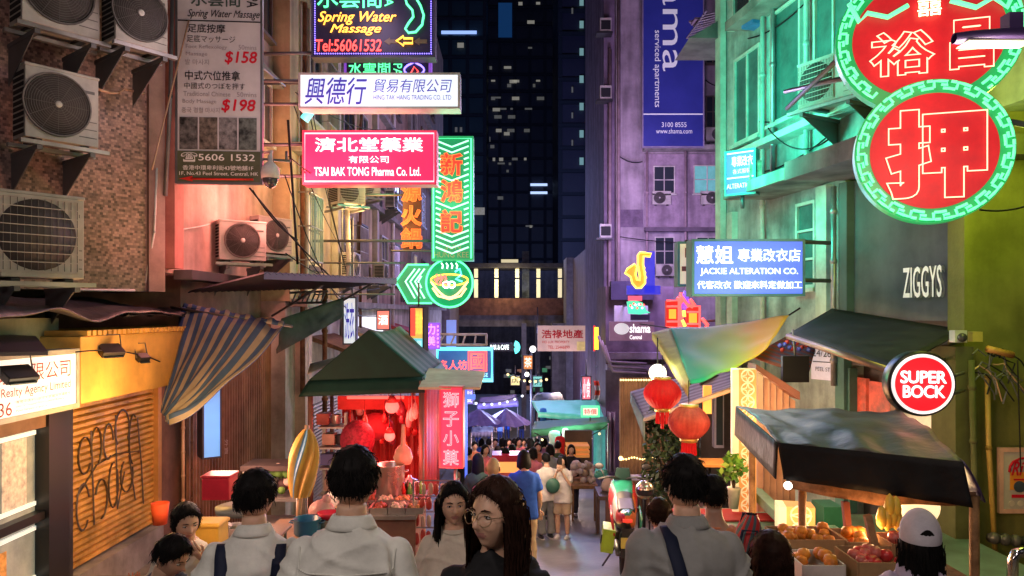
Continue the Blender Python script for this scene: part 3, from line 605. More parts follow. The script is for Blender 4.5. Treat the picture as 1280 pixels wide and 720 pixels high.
# white trading sign
s = Sign('light_box_sign', 'long white backlit trading company sign with blue characters', 374, 92, 574, 135, 11)
s.board(lightbox('white_lightbox', (.74, .90, .97), .80, 1.0, .12), .28, mat('white_case', (.45, .5, .5), .4), .02)
bp = mat('blue_print', (.05, .05, .45), .5, var=0, emit=(.08, .06, .6), es=.35)
s.text('興德行', 381, 97, 459, 131, bp, shear=.2, bold=.012).text('貿易有限公司', 466, 99, 565, 116, bp, shear=.2, bold=.006).text('HING TAK HANG TRADING CO. LTD', 467, 119, 564, 125, bp)
s.arms(steel, [((-s.w/2, .15, .1), (-s.w/2-1.2, .15, .1)), ((-s.w/2, .15, .45), (-s.w/2-1.2, .15, .45))], .025)
s.glowlamp((.85, .95, 1), 8, .9)
MB().tube([P(380, 150, 11.3), P(396, 128, 11.3)], .07, glow('teal_tube', (.1, .9, .8), .8), 10).single('tube_light', 'teal glowing tube slanting under the white trading sign', 'light')
# pharmacy sign
s = Sign('light_box_sign', 'crimson pharmacy sign with white characters and pink lit border', 379, 164, 545, 230, 11.6)
s.board(lightbox('crimson_panel', (.86, .02, .12), .62, .9, .25), .28, mat('crimson_case', (.5, .04, .1), .4, emit=(.9, .06, .15), es=.25), .012)
s.lines([[(381.5, 167), (542.5, 167), (542.5, 227), (381.5, 227)]], neon_p, .013, .02, 'neon_border', closed=True)
s.text('濟北堂藥業', 394, 172, 529, 190, wtext, bold=.03).text('有限公司', 436, 195, 486, 204, wtext, bold=.01).text('TSAI BAK TONG Pharma Co. Ltd.', 393, 209, 526, 220, wtext, bold=.02)
s.arms(steel, [((-s.w/2, .15, .15), (-s.w/2-1, .15, .15)), ((-s.w/2, .15, .65), (-s.w/2-1, .15, .65))], .03)
s.glowlamp((1, .12, .25), 45, .9, px=440); s.glowlamp((1, .3, .22), 170, .5, px=365, py=250); lamp(P(270, 300, 9.2), (1, .32, .28), 30, .4, s.root)
# tall green sign
gb = mat('green_sign_board', (.02, .2, .1), .4, var=.2, emit=(.0, .45, .18), es=.35)
s = Sign('neon_sign', 'tall green neon sign of white chevrons with three red characters', 540, 171, 591, 325, 15)
s.board(gb, .3, mat('green_case', (.02, .25, .1), .4, emit=(.05, .8, .3), es=.3), .02)
s.lines([[(542, 323), (542, 173.5), (589, 173.5), (589, 323)]], neon_g, .02, .03, 'neon_border')
ch = []
for y in list(range(176, 312, 7)):
    ch.append([(545, y), (565, y+8), (586, y)])
keep = []
for (x0, y0), (x1, y1), (x2, y2) in ch:
    inch = any(abs(y0+4-c) < 15 for c in (204, 239, 277))
    if inch: keep += [[(545, y0), (551, y0+2.4)], [(580, y0+2.4), (586, y0)]]
    else: keep.append([(x0, y0), (x1, y1), (x2, y2)])
s.lines(keep, glow('chevron_neon', (.45, 1, .70), 1.3), .018, .03, 'neon_chevrons', n=5)
red_core = glow('red_characters', (.85, .03, .02), .9); halo = glow('orange_edge', (1, .17, .035), 1.25)
for c, yc in (('新', 206), ('鴻', 239), ('記', 277)):
    s.text(c, 551, yc-14, 578, yc+14, red_core, .045, bold=.05, name='character'); s.text(c, 550, yc-15, 579, yc+15, halo, .05, outline=.012, bold=.04, name='neon_outline')
s.text('SUN', 556, 306, 576, 312, mat('gold_letters', (.4, .35, .2), .4, var=0), .04).text('HUNG KEE', 543, 315, 586, 322, MC['gold_letters'], .04)
s.arms(steel, [((-s.w/2, .15, .4), (-s.w/2-2.6, .15, .4)), ((-s.w/2, .15, 2.0), (-s.w/2-2.6, .15, 2.0))], .03)
s.glowlamp((.15, 1, .5), 40, .8); s.glowlamp((.3, 1, .4), 40, -.7, px=470, py=210)
# orange hot pot characters
s = Sign('neon_sign', 'vertical hot pot neon of three orange characters behind the pharmacy sign', 500, 226, 529, 312, 16)
MB().bx(s.X(503), s.X(526), .06, .1, 0, s.h, mat('dark_sign_back', (.1, .06, .05), .6)).build('board', s.root)
org = glow('orange_characters', (1, .09, .02), 1.0)
for c, yc in (('源', 240), ('火', 270), ('鍋', 298)):
    s.text(c, 502, yc-12, 527, yc+12, org, .03, bold=.05, name='character'); s.text(c, 501, yc-13, 528, yc+13, halo, .04, outline=.012, bold=.03, name='neon_outline')
s.arms(steel, [((0, .12, .2), (-1.6, .12, .2)), ((0, .12, 1.2), (-1.6, .12, 1.2))], .03)
s.glowlamp((1, .35, .08), 70, .3, px=495); lamp(P(445, 280, 15.5), (1, .55, .18), 130, .4, s.root); lamp(P(405, 215, 13.2), (1, .5, .12), 60, .3, s.root)
# arrow with the steaming bowl
s = Sign('neon_sign', 'green neon arrow ending in a round sign of a steaming bowl', 493, 322, 592, 386, 15.2)
b = MB().prism([(s.X(x), 0, s.Z(y)) for x, y in ((495, 352), (510, 331), (562, 331), (562, 379), (510, 379))], (0, .22, 0), gb)
b.build('arrow_board', s.root)
b = MB().lathe([(30*s.k, 0), (30*s.k, .26)], gb, n=40); b.bm.transform(Matrix.Translation((s.X(562), .24, s.Z(354))) @ Matrix.Rotation(R(90), 4, 'X')); b.build('round_board', s.root)
s.lines([[(536, 331), (510, 331), (495, 352), (510, 379), (540, 379)]], neon_g, .022, .03, 'neon_border')
s.lines([[(531-6*k, 336), (519-6*k, 352), (531-6*k, 373)] for k in range(3)]+[[(527, 345), (523, 352), (527, 360)]], glow('chevron_neon', (.45, 1, .70), 1.3), .02, .03, 'neon_chevrons')
s.lines([[(562+29*math.cos(a), 354+30*math.sin(a)) for a in [2*math.pi*k/40 for k in range(40)]]], neon_g, .024, .05, 'neon_ring', closed=True)
bowl = [(539+46*k/12, 352+20*math.sin(math.pi*k/12)) for k in range(13)]
s.lines([bowl, [(541, 360), (548, 370), (562, 374), (576, 370), (583, 360)]], glow('bowl_neon', (1, .45, .25), 2), .024, .05, 'neon_bowl')
s.lines([[(562+23*math.cos(a), 350+7*math.sin(a)) for a in [2*math.pi*k/30 for k in range(30)]]], neon_o, .018, .05, 'neon_rim', closed=True)
s.lines([[(546+5*k, 343), (548+5*k, 349), (545+5*k, 354), (550+5*k, 356)] for k in range(3)]+[[(543, 350), (556, 346)]], glow('hot_red_neon', (1, .1, .1), 2), .022, .052, 'neon_food')
s.lines([[(569, 340), (575, 336), (577, 344), (570, 349), (578, 352)]], neon_c, .022, .052, 'neon_greens')
s.lines([[(558+4*math.cos(a)+7*j, 356+4*math.sin(a)) for a in [2*math.pi*k/10 for k in range(11)]] for j in range(2)], neon_w, .02, .052, 'neon_dumplings')
s.lines([[(553+6*k, 336), (554+6*k, 332), (552+6*k, 329)] for k in range(4)], neon_w, .016, .05, 'neon_steam')
s.arms(steel, [((-s.w/2, .1, .3), (-s.w/2-2, .1, .3)), ((-s.w/2+.2, .1, .95), (-s.w/2-2, .1, .95)), ((0, .1, .95), (0, .1, 1.3)), ((-.9, .1, 1.2), (.6, .1, 1.2)), ((-1.7, .1, 1.9), (-1.7, .1, .3))], .02)
s.glowlamp((.2, 1, .5), 25, .7)
# smaller street signs further down on the left
s = Sign('light_box_sign', 'small red and yellow hanging light box above the green tent', 511, 384, 531, 446, 12, R(-25))
s.board(lightbox('menu_box', (.9, .55, .12), .7), .12, mat('sign_case', (.06, .06, .09), .5), .015)
s.rect(511, 384, 519, 420, glow('red_panel', (.9, .1, .06), .9), .005); s.rect(511, 423, 531, 446, glow('aqua_panel', (.2, .7, .8), .75), .005); s.rect(522, 426, 528, 443, glow('pale_panel', (.5, .9, .95), .8), .012); s.text('美食', 520, 388, 530, 418, glow('yellow_lit', (1, .75, .1), 1.1), .012, rot=False)
s.arms(steel, [((0, .06, s.h), (0, .06, s.h+.4))], .015)
s = Sign('light_box_sign', 'violet vertical sign with pink characters right of the tent', 532, 404, 549, 436, 17)
s.board(lightbox('violet_panel', (.22, .08, .85), .8), .15, mat('purple_case', (.15, .06, .3)), .02)
pk = glow('pink_lit', (1, .25, .5), 1.5)
s.text('力', 535, 405, 544, 418, pk, bold=.02).text('美', 535, 420, 544, 432, pk, bold=.02).lines([[(547.5, 407+k*5), (547.5, 409+k*5)] for k in range(6)], pk, .02, .02, 'bulbs')
s.glowlamp((.4, .2, 1), 25, .5)
s = Sign('light_box_sign', 'slim pale blue blade sign behind the violet sign', 558, 400, 570, 436, 20)
s.board(lightbox('blue_blade', (.2, .28, .8), .6), .1)
b = MB(); s = Sign('truss', 'white lattice truss arm reaching over the street', 548, 417, 609, 432, 18, cat='truss')
for y in (418, 431): b.tube([(s.X(546), 0, s.Z(y)), (s.X(609), 0, s.Z(y))], .035, white, 6)
for k in range(5): b.tube([(s.X(548+k*15), 0, s.Z(431)), (s.X(556+k*13), 0, s.Z(418))], .025, white, 6)
b.tube([(s.X(608), 0, s.Z(418)), (s.X(608), 0, s.Z(431))], .035, white, 6); b.build('lattice', s.root)
s = Sign('neon_sign', 'blue sign with thick cyan neon border and red characters', 546, 434, 617, 478, 20)
s.board(mat('deep_blue_board', (.02, .05, .16), .4, emit=(.03, .15, .5), es=.4), .25)
s.lines([[(547, 436), (615, 436), (615, 475), (547, 475)]], neon_c, .06, .05, 'neon_border', closed=True)
s.text('國', 588, 441, 606, 462, neon_r, .05, bold=.03, name='character').text('名人坊', 549, 450, 584, 462, neon_r, .05, bold=.03, name='character').text('RESTAURANT HOUSE', 553, 466, 610, 471, glow('pale_blue_letters', (.4, .8, 1), 1.2), .05)
s.lines([[(586, 439.5), (608, 439.5), (608, 463.5), (586, 463.5)]], neon_r, .03, .06, 'neon_square', closed=True)
s.glowlamp((.15, .8, 1), 22, .8)
s = Sign('neon_sign', 'small strip of bluish white lit letters far down the street', 612, 429, 649, 439, 30)
s.text('BAR & CAFE', 613, 431, 636, 437, neon_w, .02, bold=.03).lines([[(643+4*math.cos(a), 434+5*math.sin(a)) for a in [-1.5+.25*k for k in range(13)]]], neon_c, .12, .02, 'neon_mark')
MB().bx(-s.w/2, s.w/2, .02, .1, 0, s.h, navy).build('board', s.root)
# pink vertical sign on the pole by the stall
s = Sign('light_box_sign', 'tall hot pink sign with four outlined characters on stall pole', 550, 484, 578, 584, 9, R(-6))
s.board(lightbox('hot_pink_panel', (.95, .04, .10), .68, 1.4, .2), .12, mat('pink_case', (.6, .1, .15), .4), .008)
for k, c in enumerate('獅子小菓'): s.text(c, 554, 490+k*24, 574, 509+k*24, neon_p, .02, outline=.011, name='neon_character')
MB().tube([(s.X(568), .08, -.9), (s.X(568), .08, 0)], .02, galv, 8).build('pole', s.root)
s.glowlamp((1, .1, .2), 14, .4)
s = Sign('post_sign', 'blue lit post with round top beside the pink sign', 580, 474, 592, 600, 11)
bl = glow('blue_post_light', (.1, .22, .85), .55)
MB().bx(s.X(581), s.X(584), 0, .05, 0, s.h*.93, bl).build('post', s.root)
b = MB().lathe([(6*s.k, 0), (6*s.k, .05)], bl, n=24); b.bm.transform(Matrix.Translation((s.X(586), 0, s.Z(481))) @ Matrix.Rotation(R(90), 4, 'X')); b.build('round_plate', s.root)
MB().bx(s.X(582), s.X(594), -.02, .03, s.Z(499), s.Z(493), bl).build('plate', s.root)
s.glowlamp((.15, .25, 1), 35, .5)
# ---------------------------------------------------------------- RIGHT signs
# pawn shop neon: two joined rounds
s = Sign('neon_sign', 'giant gourd shaped green and red pawnshop neon at top right', 1046, -30, 1276, 277, 6, R(-18), sx=.93)
pg = mat('pawn_green', (.03, .22, .09), .4, var=.3, emit=(.0, .60, .14), es=.42); pr = mat('pawn_red', (.55, .02, .02), .5, var=.22, scale=6, streak=.3, emit=(.95, .01, .03), es=.36)  # green board's emission paints in the halo of the neon tubes
def disc(mb, cx, cy, r, y0, y1, m, n=64, sy=1):
    pts = [(s.X(cx)+r*s.k*s.sx*math.cos(a), y0, s.Z(cy)+r*sy*s.k*math.sin(a)) for a in [2*math.pi*k/n for k in range(n)]]
    mb.prism(pts, (0, y1-y0, 0), m)
b = MB(); disc(b, 1160, 45, 114, .02, .14, pg, sy=.84); b.build('upper_board', s.root)
b = MB(); disc(b, 1165, 190, 96, -.03, .10, pg, sy=.93); b.build('lower_board', s.root)
b = MB(); disc(b, 1160, 45, 93, .004, .018, pr, sy=.82); b.build('upper_face', s.root)
b = MB(); disc(b, 1165, 190, 77, -.045, -.032, pr, sy=.93); b.build('lower_face', s.root)
key_n = glow('green_fret_neon', (.14, 1, .40), 1.35)
def fret(cx, cy, r, sy, a0, a1, n, off):
    segs = []; st = (a1-a0)/n
    for k in range(n):
        a = a0+k*st; f = lambda da, rr: (cx+rr*math.cos(a+da*st), cy+rr*sy*math.sin(a+da*st))
        segs.append([f(.02, r-8), f(.02, r+1), f(.3, r+1), f(.58, r+1), f(.58, r-4), f(.32, r-4)])
        segs.append([f(.42, r-8.5), f(.7, r-8.5), f(.98, r-8.5)])
        segs.append([f(.72, r+1), f(.95, r+1)])
    return s.lines(segs, key_n, .0125, off, 'neon_fret', n=5)
fret(1165, 190, 91, .93, 0, 2*math.pi, 20, .06); fret(1160, 45, 109, .84, R(128), R(128+284), 19, .03)
pe = glow('pale_outline_neon', (1, .55, .36), 1.8)
s.lines([[(1062, -5), (1075, 20), (1085, 10), (1110, 18), (1135, 6)]], key_n, .02, .04, 'neon_scroll'); s.lines([[(1185, 6), (1215, 18), (1235, 8), (1250, 22), (1262, -5)]], key_n, .02, .04, 'neon_scroll')
s.text('裕', 1087, 36, 1168, 93, pe, .035, outline=.013, bold=.025, name='neon_character').text('昌', 1184, 30, 1236, 92, pe, .035, outline=.013, bold=.05, name='neon_character').text('押', 1106, 138, 1227, 250, pe, .075, outline=.0075, bold=.06, name='neon_character')
s.text('囍', 1146, 0, 1175, 22, glow('yellow_white_neon', (1, .95, .55), 2), .04, bold=.02, name='neon_character')
s.arms(steel, [((.6, .15, 1.9), (1.6, .6, 1.9)), ((.6, .15, .8), (1.4, .9, .8)), ((-.5, .2, 1.6), (-1.0, 1.9, 1.5)), ((-.5, .2, 1.3), (-1.0, 2.3, 1.8))], .025)
lamp(P(868, 190, 10.3), (.03, 1, .62), 400, .6, s.root, 135, P(1000, 180, 10.9)); lamp(P(860, 20, 9.8), (.03, 1, .62), 190, .6, s.root, 130, P(1010, 30, 10.6)); lamp(P(1165, 190, 5.3), (1, .04, .05), 7, .2, s.root); lamp(P(1160, 50, 5.3), (1, .04, .05), 7, .2, s.root); lamp(P(1120, 300, 5.9), (.2, 1, .5), 6, .4, s.root); lamp(P(1255, 160, 6.5), (.8, .95, .1), 110, .4, s.root)  # unseen lamps added in mid-air: teal on the wall, red on the discs
# street lamp at the top right
t = thing('street_lamp', 'dark street lamp arm with lit panel in front of the pawnshop neon', 'street lamp', P(1300, 60, 4.2))
prof = [(-.49, .04, .03), (-.4, .05, .06), (-.25, .06, .085), (0, .07, .09), (.15, .07, .09)]
b = MB()
def lampf(u, v):
    i = min(3, int(u*4)); f = u*4-i; x = prof[i][0]+(prof[i+1][0]-prof[i][0])*f; w = prof[i][2]+(prof[i+1][2]-prof[i][2])*f; h = prof[i][1]+(prof[i+1][1]-prof[i][1])*f
    a = 2*math.pi*v; return Vector((x, w*math.cos(a), .045+(h if math.sin(a) > 0 else .02)*math.sin(a)))
b.grid(lampf, 16, 16, mat('purple_grey_casing', (.08, .05, .16), .35, var=.1)); b.build('head', t)
MB().bx(-.44, -.08, -.06, .06, .018, .024, glow('led_panel', (1, .85, .5), .7)).build('light_panel', t)
MB().bx(-.2, -.12, -.04, .04, .1, .19, MC['purple_grey_casing']).build('sensor', t)
MB().tube([(.1, 0, .05), (.5, .0, .0), (.75, 0, -.3), (.8, 0, -5)], .05, steel, 10).build('pole', t)
lamp(P(1240, 75, 4.2)+Vector((-.1, 0, -.1)), (1, .82, .6), 45, .2, t)
# blue alteration sign
s = Sign('light_box_sign', 'blue backlit clothing alteration sign with white characters', 866, 300, 1005, 369, 9.4)
s.board(lightbox('alteration_panel', (.10, .16, .82), .68, 1.1, .3), .3, mat('teal_case', (.08, .2, .2), .4), .02)
wl = glow('bluish_white_letters', (.85, .97, 1), 1.35)
s.text('慧姐', 870, 307, 916, 330, wl, bold=.03).text('專業改衣店', 922, 311, 1000, 327, wl, bold=.02).text('Jackie Alteration Co.'.upper(), 875, 335, 997, 345, wl, bold=.02).text('代客改衣 歡迎來料定做加工', 871, 351, 1002, 361, wl, bold=.02)
s.arms(steel, [((s.w/2, .2, .2), (s.w/2+.5, .4, .2)), ((s.w/2, .2, .7), (s.w/2+.5, .4, .7))], .03)
s.glowlamp((.35, .5, 1), 25, .8)
s = Sign('light_box_sign', 'cream sign end peeping out behind the blue alteration sign', 848, 303, 868, 357, 10)
s.board(lightbox('cream_panel', (.85, .62, .40), .55), .2, mat('teal_case', (.08, .2, .2)), .02); s.text('N', 856, 310, 866, 322, mat('brown_print', (.3, .08, .04), .5, var=0)); s.rect(852, 333, 867, 339, MC['brown_print'], .005)
s.arms(steel, [((0, .1, .6), (1.4, .3, .6))], .03)
# small slanted blue sign on the slab
s = Sign('light_box_sign', 'small blue sign standing on the corner of the green slab', 910, 188, 940, 243, 11.1, R(-38), sx=1.27)
s.board(lightbox('small_blue_panel', (.12, .2, .85), .95), .15, mat('teal_case', (.08, .2, .2)), .02)
s.text('專業改衣', 917, 195, 938, 208, wl, bold=.02).text('各式服裝', 918, 211, 936, 217, wl).text('ALTERATION', 912, 229, 938, 235, wl); s.rect(912, 221, 939, 222.5, wl, .005, 'rule'); s.rect(912, 190, 939, 191.5, wl, .005, 'rule')
s.arms(steel, [((0, .1, -.2), (0, .1, 0))], .03)
MB().bx(0, .18, -.02, .02, 0, .42, mat('striped_notice', (.5, .4, .3), .6, var=.6, scale=9)).single('notice', 'small green and orange notice beside the slanted blue sign', 'notice').location = P(944, 236, 11.0)
# super bock
s = Sign('bar_sign', 'round red lit beer sign with white ring reading SUPER BOCK', 1113, 440, 1193, 520, 6.4, R(-6))
b = MB().lathe([(40*s.k, 0), (41*s.k, .02), (41*s.k, .14), (40*s.k, .16)], blk, n=48); b.bm.transform(Matrix.Translation((0, .16, s.h/2)) @ Matrix.Rotation(R(90), 4, 'X')); b.build('case', s.root)
b = MB(); disc(b, 1153, 480, 37.5, -.012, -.003, lightbox('white_ring', (.9, .95, .95), .9)); b.build('ring', s.root)
b = MB(); disc(b, 1153, 480, 33.5, -.02, -.013, lightbox('red_disc', (.85, .01, .02), .85, 2, .15)); b.build('face', s.root)
s.text('SUPER', 1125, 463, 1180, 479, wtext, .03, bold=.045, space=.95).text('BOCK', 1128, 481, 1178, 497, wtext, .03, bold=.045, space=.95)
s.arms(steel, [((s.h/2, .1, s.h*.6), (s.h/2+.35, .6, s.h*.6)), ((s.h/2-.03, .1, s.h*.3), (s.h/2+.35, .6, s.h*.3))], .015)
s.glowlamp((1, .25, .22), 5, .35)
# number board and poster
s = Sign('wall_sign', 'white number board on post between awning and lattice pillar', 1017, 432, 1040, 475, 10.2, R(-60), sx=1.5)
s.board(mat('number_board', (.6, .6, .65), .5, emit=(.7, .75, .9), es=.22), .04); s.text('24/26', 1019, 437, 1037, 446, bk).rect(1019, 452, 1038, 453, bk, .004, 'rule'); s.text('PEEL ST', 1022, 459, 1036, 464, bk)
s = Sign('poster', 'framed poster with red script on the olive wall', 1250, 561, 1284, 640, 7.45)
s.board(mat('poster_paper', (.5, .46, .40), .6, var=.15), .02, mat('pink_frame', (.75, .42, .33), .5), .03)
s.lines([[(1261, 590), (1262, 583), (1266, 577), (1275, 573), (1284, 572)]], rp, .012, .008, 'arch'); s.rect(1262, 590, 1284, 612, mat('orange_print', (.75, .28, .03), .5, var=0), .004, 'orange_block')
s.text('Ri', 1263, 576, 1279, 594, rp, .012, shear=.4, bold=.03).rect(1266, 598, 1284, 600, rp, .012, 'rule'); s.rect(1264, 618, 1284, 622, rp, .006, 'rule')
b = MB(); disc(b, 1273, 608, 7, -.02, -.012, mat('dark_round', (.06, .08, .12), .4)); b.build('round_print', s.root)
for px in (1264, 1275): b = MB(); disc(b, px, 629, 3.6, -.012, -.006, mat('cream_round', (.7, .6, .5), .5)); b.build('badge', s.root)
# ---------------------------------------------------------------- purple building
pur = mat('lilac_plaster', (.42, .36, .42), .8, var=.4, scale=.8, streak=.55, bump=.2)
pb = thing('lilac_building', 'lilac plaster apartment block facing up the street with tall blue banner', 'building', (6.5, 30, GZ(30)))
d0 = 30.0
pz = lambda py, d=d0: CZ+(HY-py)/F*d
pxx = lambda px, d=d0: (px-HX)/F*d
part(pb, 'wall', MB().bx(pxx(770), 12, d0, d0+8, -1, CZ+18, pur))
part(pb, 'end_strip', MB().bx(pxx(756), pxx(770)-.003, d0+.3, d0+8, -1, CZ+18, mat('dark_lilac', (.22, .17, .26), .8, streak=.5)))
part(pb, 'ledge', MB().bx(pxx(803), 9.5, d0-.5, d0, pz(190), pz(184), concrete)); part(pb, 'ledge', MB().bx(pxx(805), 9.5, d0-.3, d0, pz(290), pz(285), mat('dark_ledge', (.14, .11, .15), .8)))
part(pb, 'bay', MB().bx(pxx(805), 9.0, d0-.08, d0, pz(285), pz(193), mat('dim_lilac', (.36, .28, .36), .8, streak=.5)))
def fwin(par, x0, x1, y0, y1, d, cols, rows, pane, frm, off=0): return window(par, (pxx((x0+x1)/2, d), d-off, pz(y1, d)), (x1-x0)*d/F, (y1-y0)*d/F, 0, frm, pane, cols, rows)
fwin(pb, 816, 843, 208, 243, d0, 2, 2, glass, wfr, .08); fwin(pb, 866, 900, 207, 243, d0, 2, 2, mat('teal_lit_pane', (.1, .3, .3), .2, var=.4, scale=1.5, emit=(.25, .8, .75), es=.3), wfr, .08); fwin(pb, 818, 843, 296, 332, d0, 2, 2, glass, wfr); fwin(pb, 882, 900, 120, 160, d0, 2, 2, glass, fr); fwin(pb, 882, 900, 40, 80, d0, 2, 2, glass, fr)
fwin(pb, 870, 900, 296, 332, d0, 2, 2, glass, wfr)
part(pb, 'patch', MB().bx(pxx(774), pxx(804), d0-.012, d0-.004, pz(284), pz(262), mat('repair_patch', (.16, .12, .18), .8, var=.4)))
ac_unit('small white air conditioner under the left purple wall window', (pxx(826), d0-.2, pz(257)), 0, .75, .55, .3, False, -.12, shelf=False, group='air conditioners on the lilac building')
ac_unit('small white air conditioner under the right teal lit window', (pxx(886), d0-.2, pz(257)), 0, .75, .55, .3, False, .1, shelf=False, group='air conditioners on the lilac building')
for y in (44, 128, 300, 460): MB().bx(-.2, .25, -.35, 0, 0, .55, acw).bx(-.17, .22, -.36, -.351, .08, .45, acd).bx(-.35, .3, -.4, .1, -.08, -.01, dark).single('window_unit', 'pale boxed window unit at %s of the lilac block edge' % {44: 'the top', 128: 'the upper part', 300: 'mid height', 460: 'the foot'}[y], 'air conditioner').location = (pxx(755), d0, pz(y))
part(pb, 'downpipe', MB().tube([(pxx(773), d0-.1, 0), (pxx(773), d0-.1, CZ+14)], .07, mat('lilac_pipe', (.35, .26, .3), .6), 8))
part(pb, 'downpipe', MB().tube([(pxx(762), d0+.1, 0), (pxx(763), d0+.1, pz(60))], .07, MC['lilac_pipe'], 8))
s = Sign('banner', 'tall dark blue serviced apartments banner on the lilac building', 803, -60, 880, 184, 29)
s.board(mat('blue_banner_cloth', (.02, .025, .20), .5, var=.2, scale=.8, emit=(.02, .03, .3), es=.2), .1, mat('banner_case', (.25, .22, .35), .5), .04)
bw = mat('banner_letters', (.6, .6, .65), .5, var=0, emit=(.8, .8, 1), es=.25)
s.text('shama', 828, -80, 856, 89, bw, .02, rot=True).text('serviced apartments', 816, 38, 826, 134, bw, .02, rot=True).text('3100 8555', 827, 153, 858, 159, bw, .02).text('www.shama.com', 820, 161, 865, 167, bw, .02); s.rect(803, 142, 880, 143.5, bw, .005, 'rule')
s.arms(steel, [((0, .1, .5), (0, 1, .5)), ((0, .1, 5), (0, 1, 5))], .04)
# dark narrow block between
db = thing('narrow_block', 'dark brown narrow building between lilac block and green building', 'building', (pxx(918, 24), 26, GZ(26)))
br_ = mat('dark_brown_wall', (.16, .12, .12), .8, streak=.4)
part(db, 'wall', MB().bx(pxx(905, 24), 12, 24, 24.6, -1, CZ+14, br_))
for y in (118, 165, 285): part(db, 'ledge', MB().bx(pxx(903, 24), 9, 23.8, 24, pz(y+4, 24), pz(y, 24), mat('black_ledge', (.04, .035, .04), .7)))
rk = thing('laundry_rack', 'slatted drying rack sticking out at the top beside the blue banner', 'rack', P(905, 36, 22))
b = MB()
for k in range(9): b.tube([(-.9, -1+k*.22, .0), (.8, -1+k*.22, .35+.03*k)], .025, galv, 5)
for x in (-.8, 0, .7): b.tube([(x, -1.1, .1), (x, 1.3, .2)], .03, steel, 5)
b.build('slats', rk); b = MB()
for k in range(14): b.box((-.8+k*.11, .2+.2*math.sin(k), .3+.1*math.sin(k*2)), (.16, .5, .05), mat('dark_cloth', (.1, .08, .1), .8), rz=k)
b.build('cloth', rk)
MB().prism([(0, 0, 0), (1.6, 0, 0), (1.6, 0, .95)], (0, 1.2, 0), mat('grey_slab', (.2, .2, .2))).single('canopy_end', 'triangular pale concrete bracket left of the green building', 'bracket').location = P(905, 62, 14)
# lower lilac front: shama central, neon cluster
fl = thing('arcade_front', 'dim lower shopfront below the saxophone neon', 'shopfront', (pxx(800, 27), 27, GZ(27)))
part(fl, 'wall', MB().bx(pxx(757, 27), pxx(842, 27), 27, 29.8, 0, pz(358, 27), mat('dusky_wall', (.2, .14, .2), .7, streak=.4)))
part(fl, 'fascia', MB().bx(pxx(762, 27), pxx(815, 27), 26.6, 27, pz(375, 27), pz(352, 27), mat('dark_purple_fascia', (.05, .04, .08), .6)))
part(fl, 'cornice', MB().bx(pxx(757, 27), pxx(830, 27), 26.5, 27, pz(448, 27), pz(440, 27), mat('lilac_trim', (.3, .24, .32), .6)).bx(pxx(757, 27), pxx(830, 27), 26.6, 27, pz(462, 27), pz(455, 27), mat('lilac_trim', (.3, .24, .32), .6)))
b = MB()
for k in range(3): b.tube([(pxx(748+k*4, 26), 26, pz(420+k*6, 26)), (pxx(760+k*3, 26), 26, pz(452+k*6, 26)), (pxx(808, 26), 26, pz(455+k*6, 26))], .05, mat('lilac_pipe', (.35, .26, .3)), 8)
part(fl, 'pipework', b)
s = Sign('light_box_sign', 'dusky pink apartment sign with pale oval logo and white letters', 762, 402, 818, 426, 25)
s.board(mat('pink_brown_board', (.25, .14, .2), .5, emit=(.4, .2, .35), es=.2), .15)
b = MB(); disc(b, 777, 411, 9.5, -.02, -.004, glow('oval_logo', (.75, .75, .75), .5), sy=.75); b.build('logo', s.root)
s.text('shama', 787, 405, 813, 416, wtext, .02, bold=.03).text('Central', 787, 419, 802, 424, wtext, .02, bold=.02)
s = Sign('window_box', 'pale lilac panel under the green neon shape', 768, 382, 810, 402, 26, cat='window box')
s.board(mat('pale_lilac_panel', (.5, .42, .55), .5, emit=(.6, .5, .8), es=.25), .1); s.rect(788, 393, 812, 400, navy, .01)
# saxophone
s = Sign('neon_sign', 'yellow neon saxophone in front of a blue lit panel', 781, 313, 822, 372, 24)
bp_ = mat('blue_lit_panel', (.04, .04, .3), .4, emit=(.06, .06, .9), es=.55)
MB().bx(s.X(806), s.X(819), .05, .15, s.Z(366), s.Z(314), bp_).build('blue_panel', s.root); MB().bx(s.X(784), s.X(826), .05, .15, s.Z(368), s.Z(357), bp_).build('blue_panel', s.root)
sax = [(814, 317), (812, 321), (804, 320.5), (803.5, 331), (806, 345), (806, 354), (801, 360), (795, 360), (790, 354), (788, 346), (781, 341.5), (784, 336), (793, 330), (796, 334), (794, 343), (796, 350), (799, 351), (799.5, 345), (797, 331), (797, 319), (800, 315.5), (806, 316)]
MB().prism([(s.X(x), .0, s.Z(y)) for x, y in sax], (0, .04, 0), glow('sax_orange', (1, .30, .03), .75)).build('body_panel', s.root)
s.lines([sax], neon_y, .035, .05, 'neon_outline', closed=True)
s.lines([[(803, 335), (806, 335)], [(804, 341), (807, 341)], [(805, 347), (808, 347)]], neon_y, .03, .06, 'keys')
s.arms(steel, [((.3, .2, .3), (.3, 5, .3))], .04)
lamp(P(815, 300, 25), (.55, .40, 1), 600, .6, s.root); lamp(P(850, 160, 20), (.80, .52, .95), 850, .8, s.root); lamp(P(790, 230, 25), (.85, .58, .95), 700, .6, s.root)  # unseen violet lamps added here to wash the lilac wall
s = Sign('neon_sign', 'green neon bowl shape with red top under the saxophone', 783, 368, 813, 393, 23)
gl = glow('mint_panel', (.08, .8, .45), .85)
MB().prism([(s.X(x), 0, s.Z(y)) for x, y in ((784, 377), (792, 375), (803, 378), (808, 388), (813, 391), (800, 393), (786, 392))], (0, .12, 0), gl).build('bowl', s.root)
s.rect(785, 370, 802, 376, glow('red_strip', (.95, .1, .15), 1), 0, 'red_top', .08)
b = MB()
for k in range(9): b.ball((s.X(788+k*2.1), -.01, s.Z(382+3*math.sin(k*2))), .035, (neon_r, neon_w)[k % 2], 6, 5)
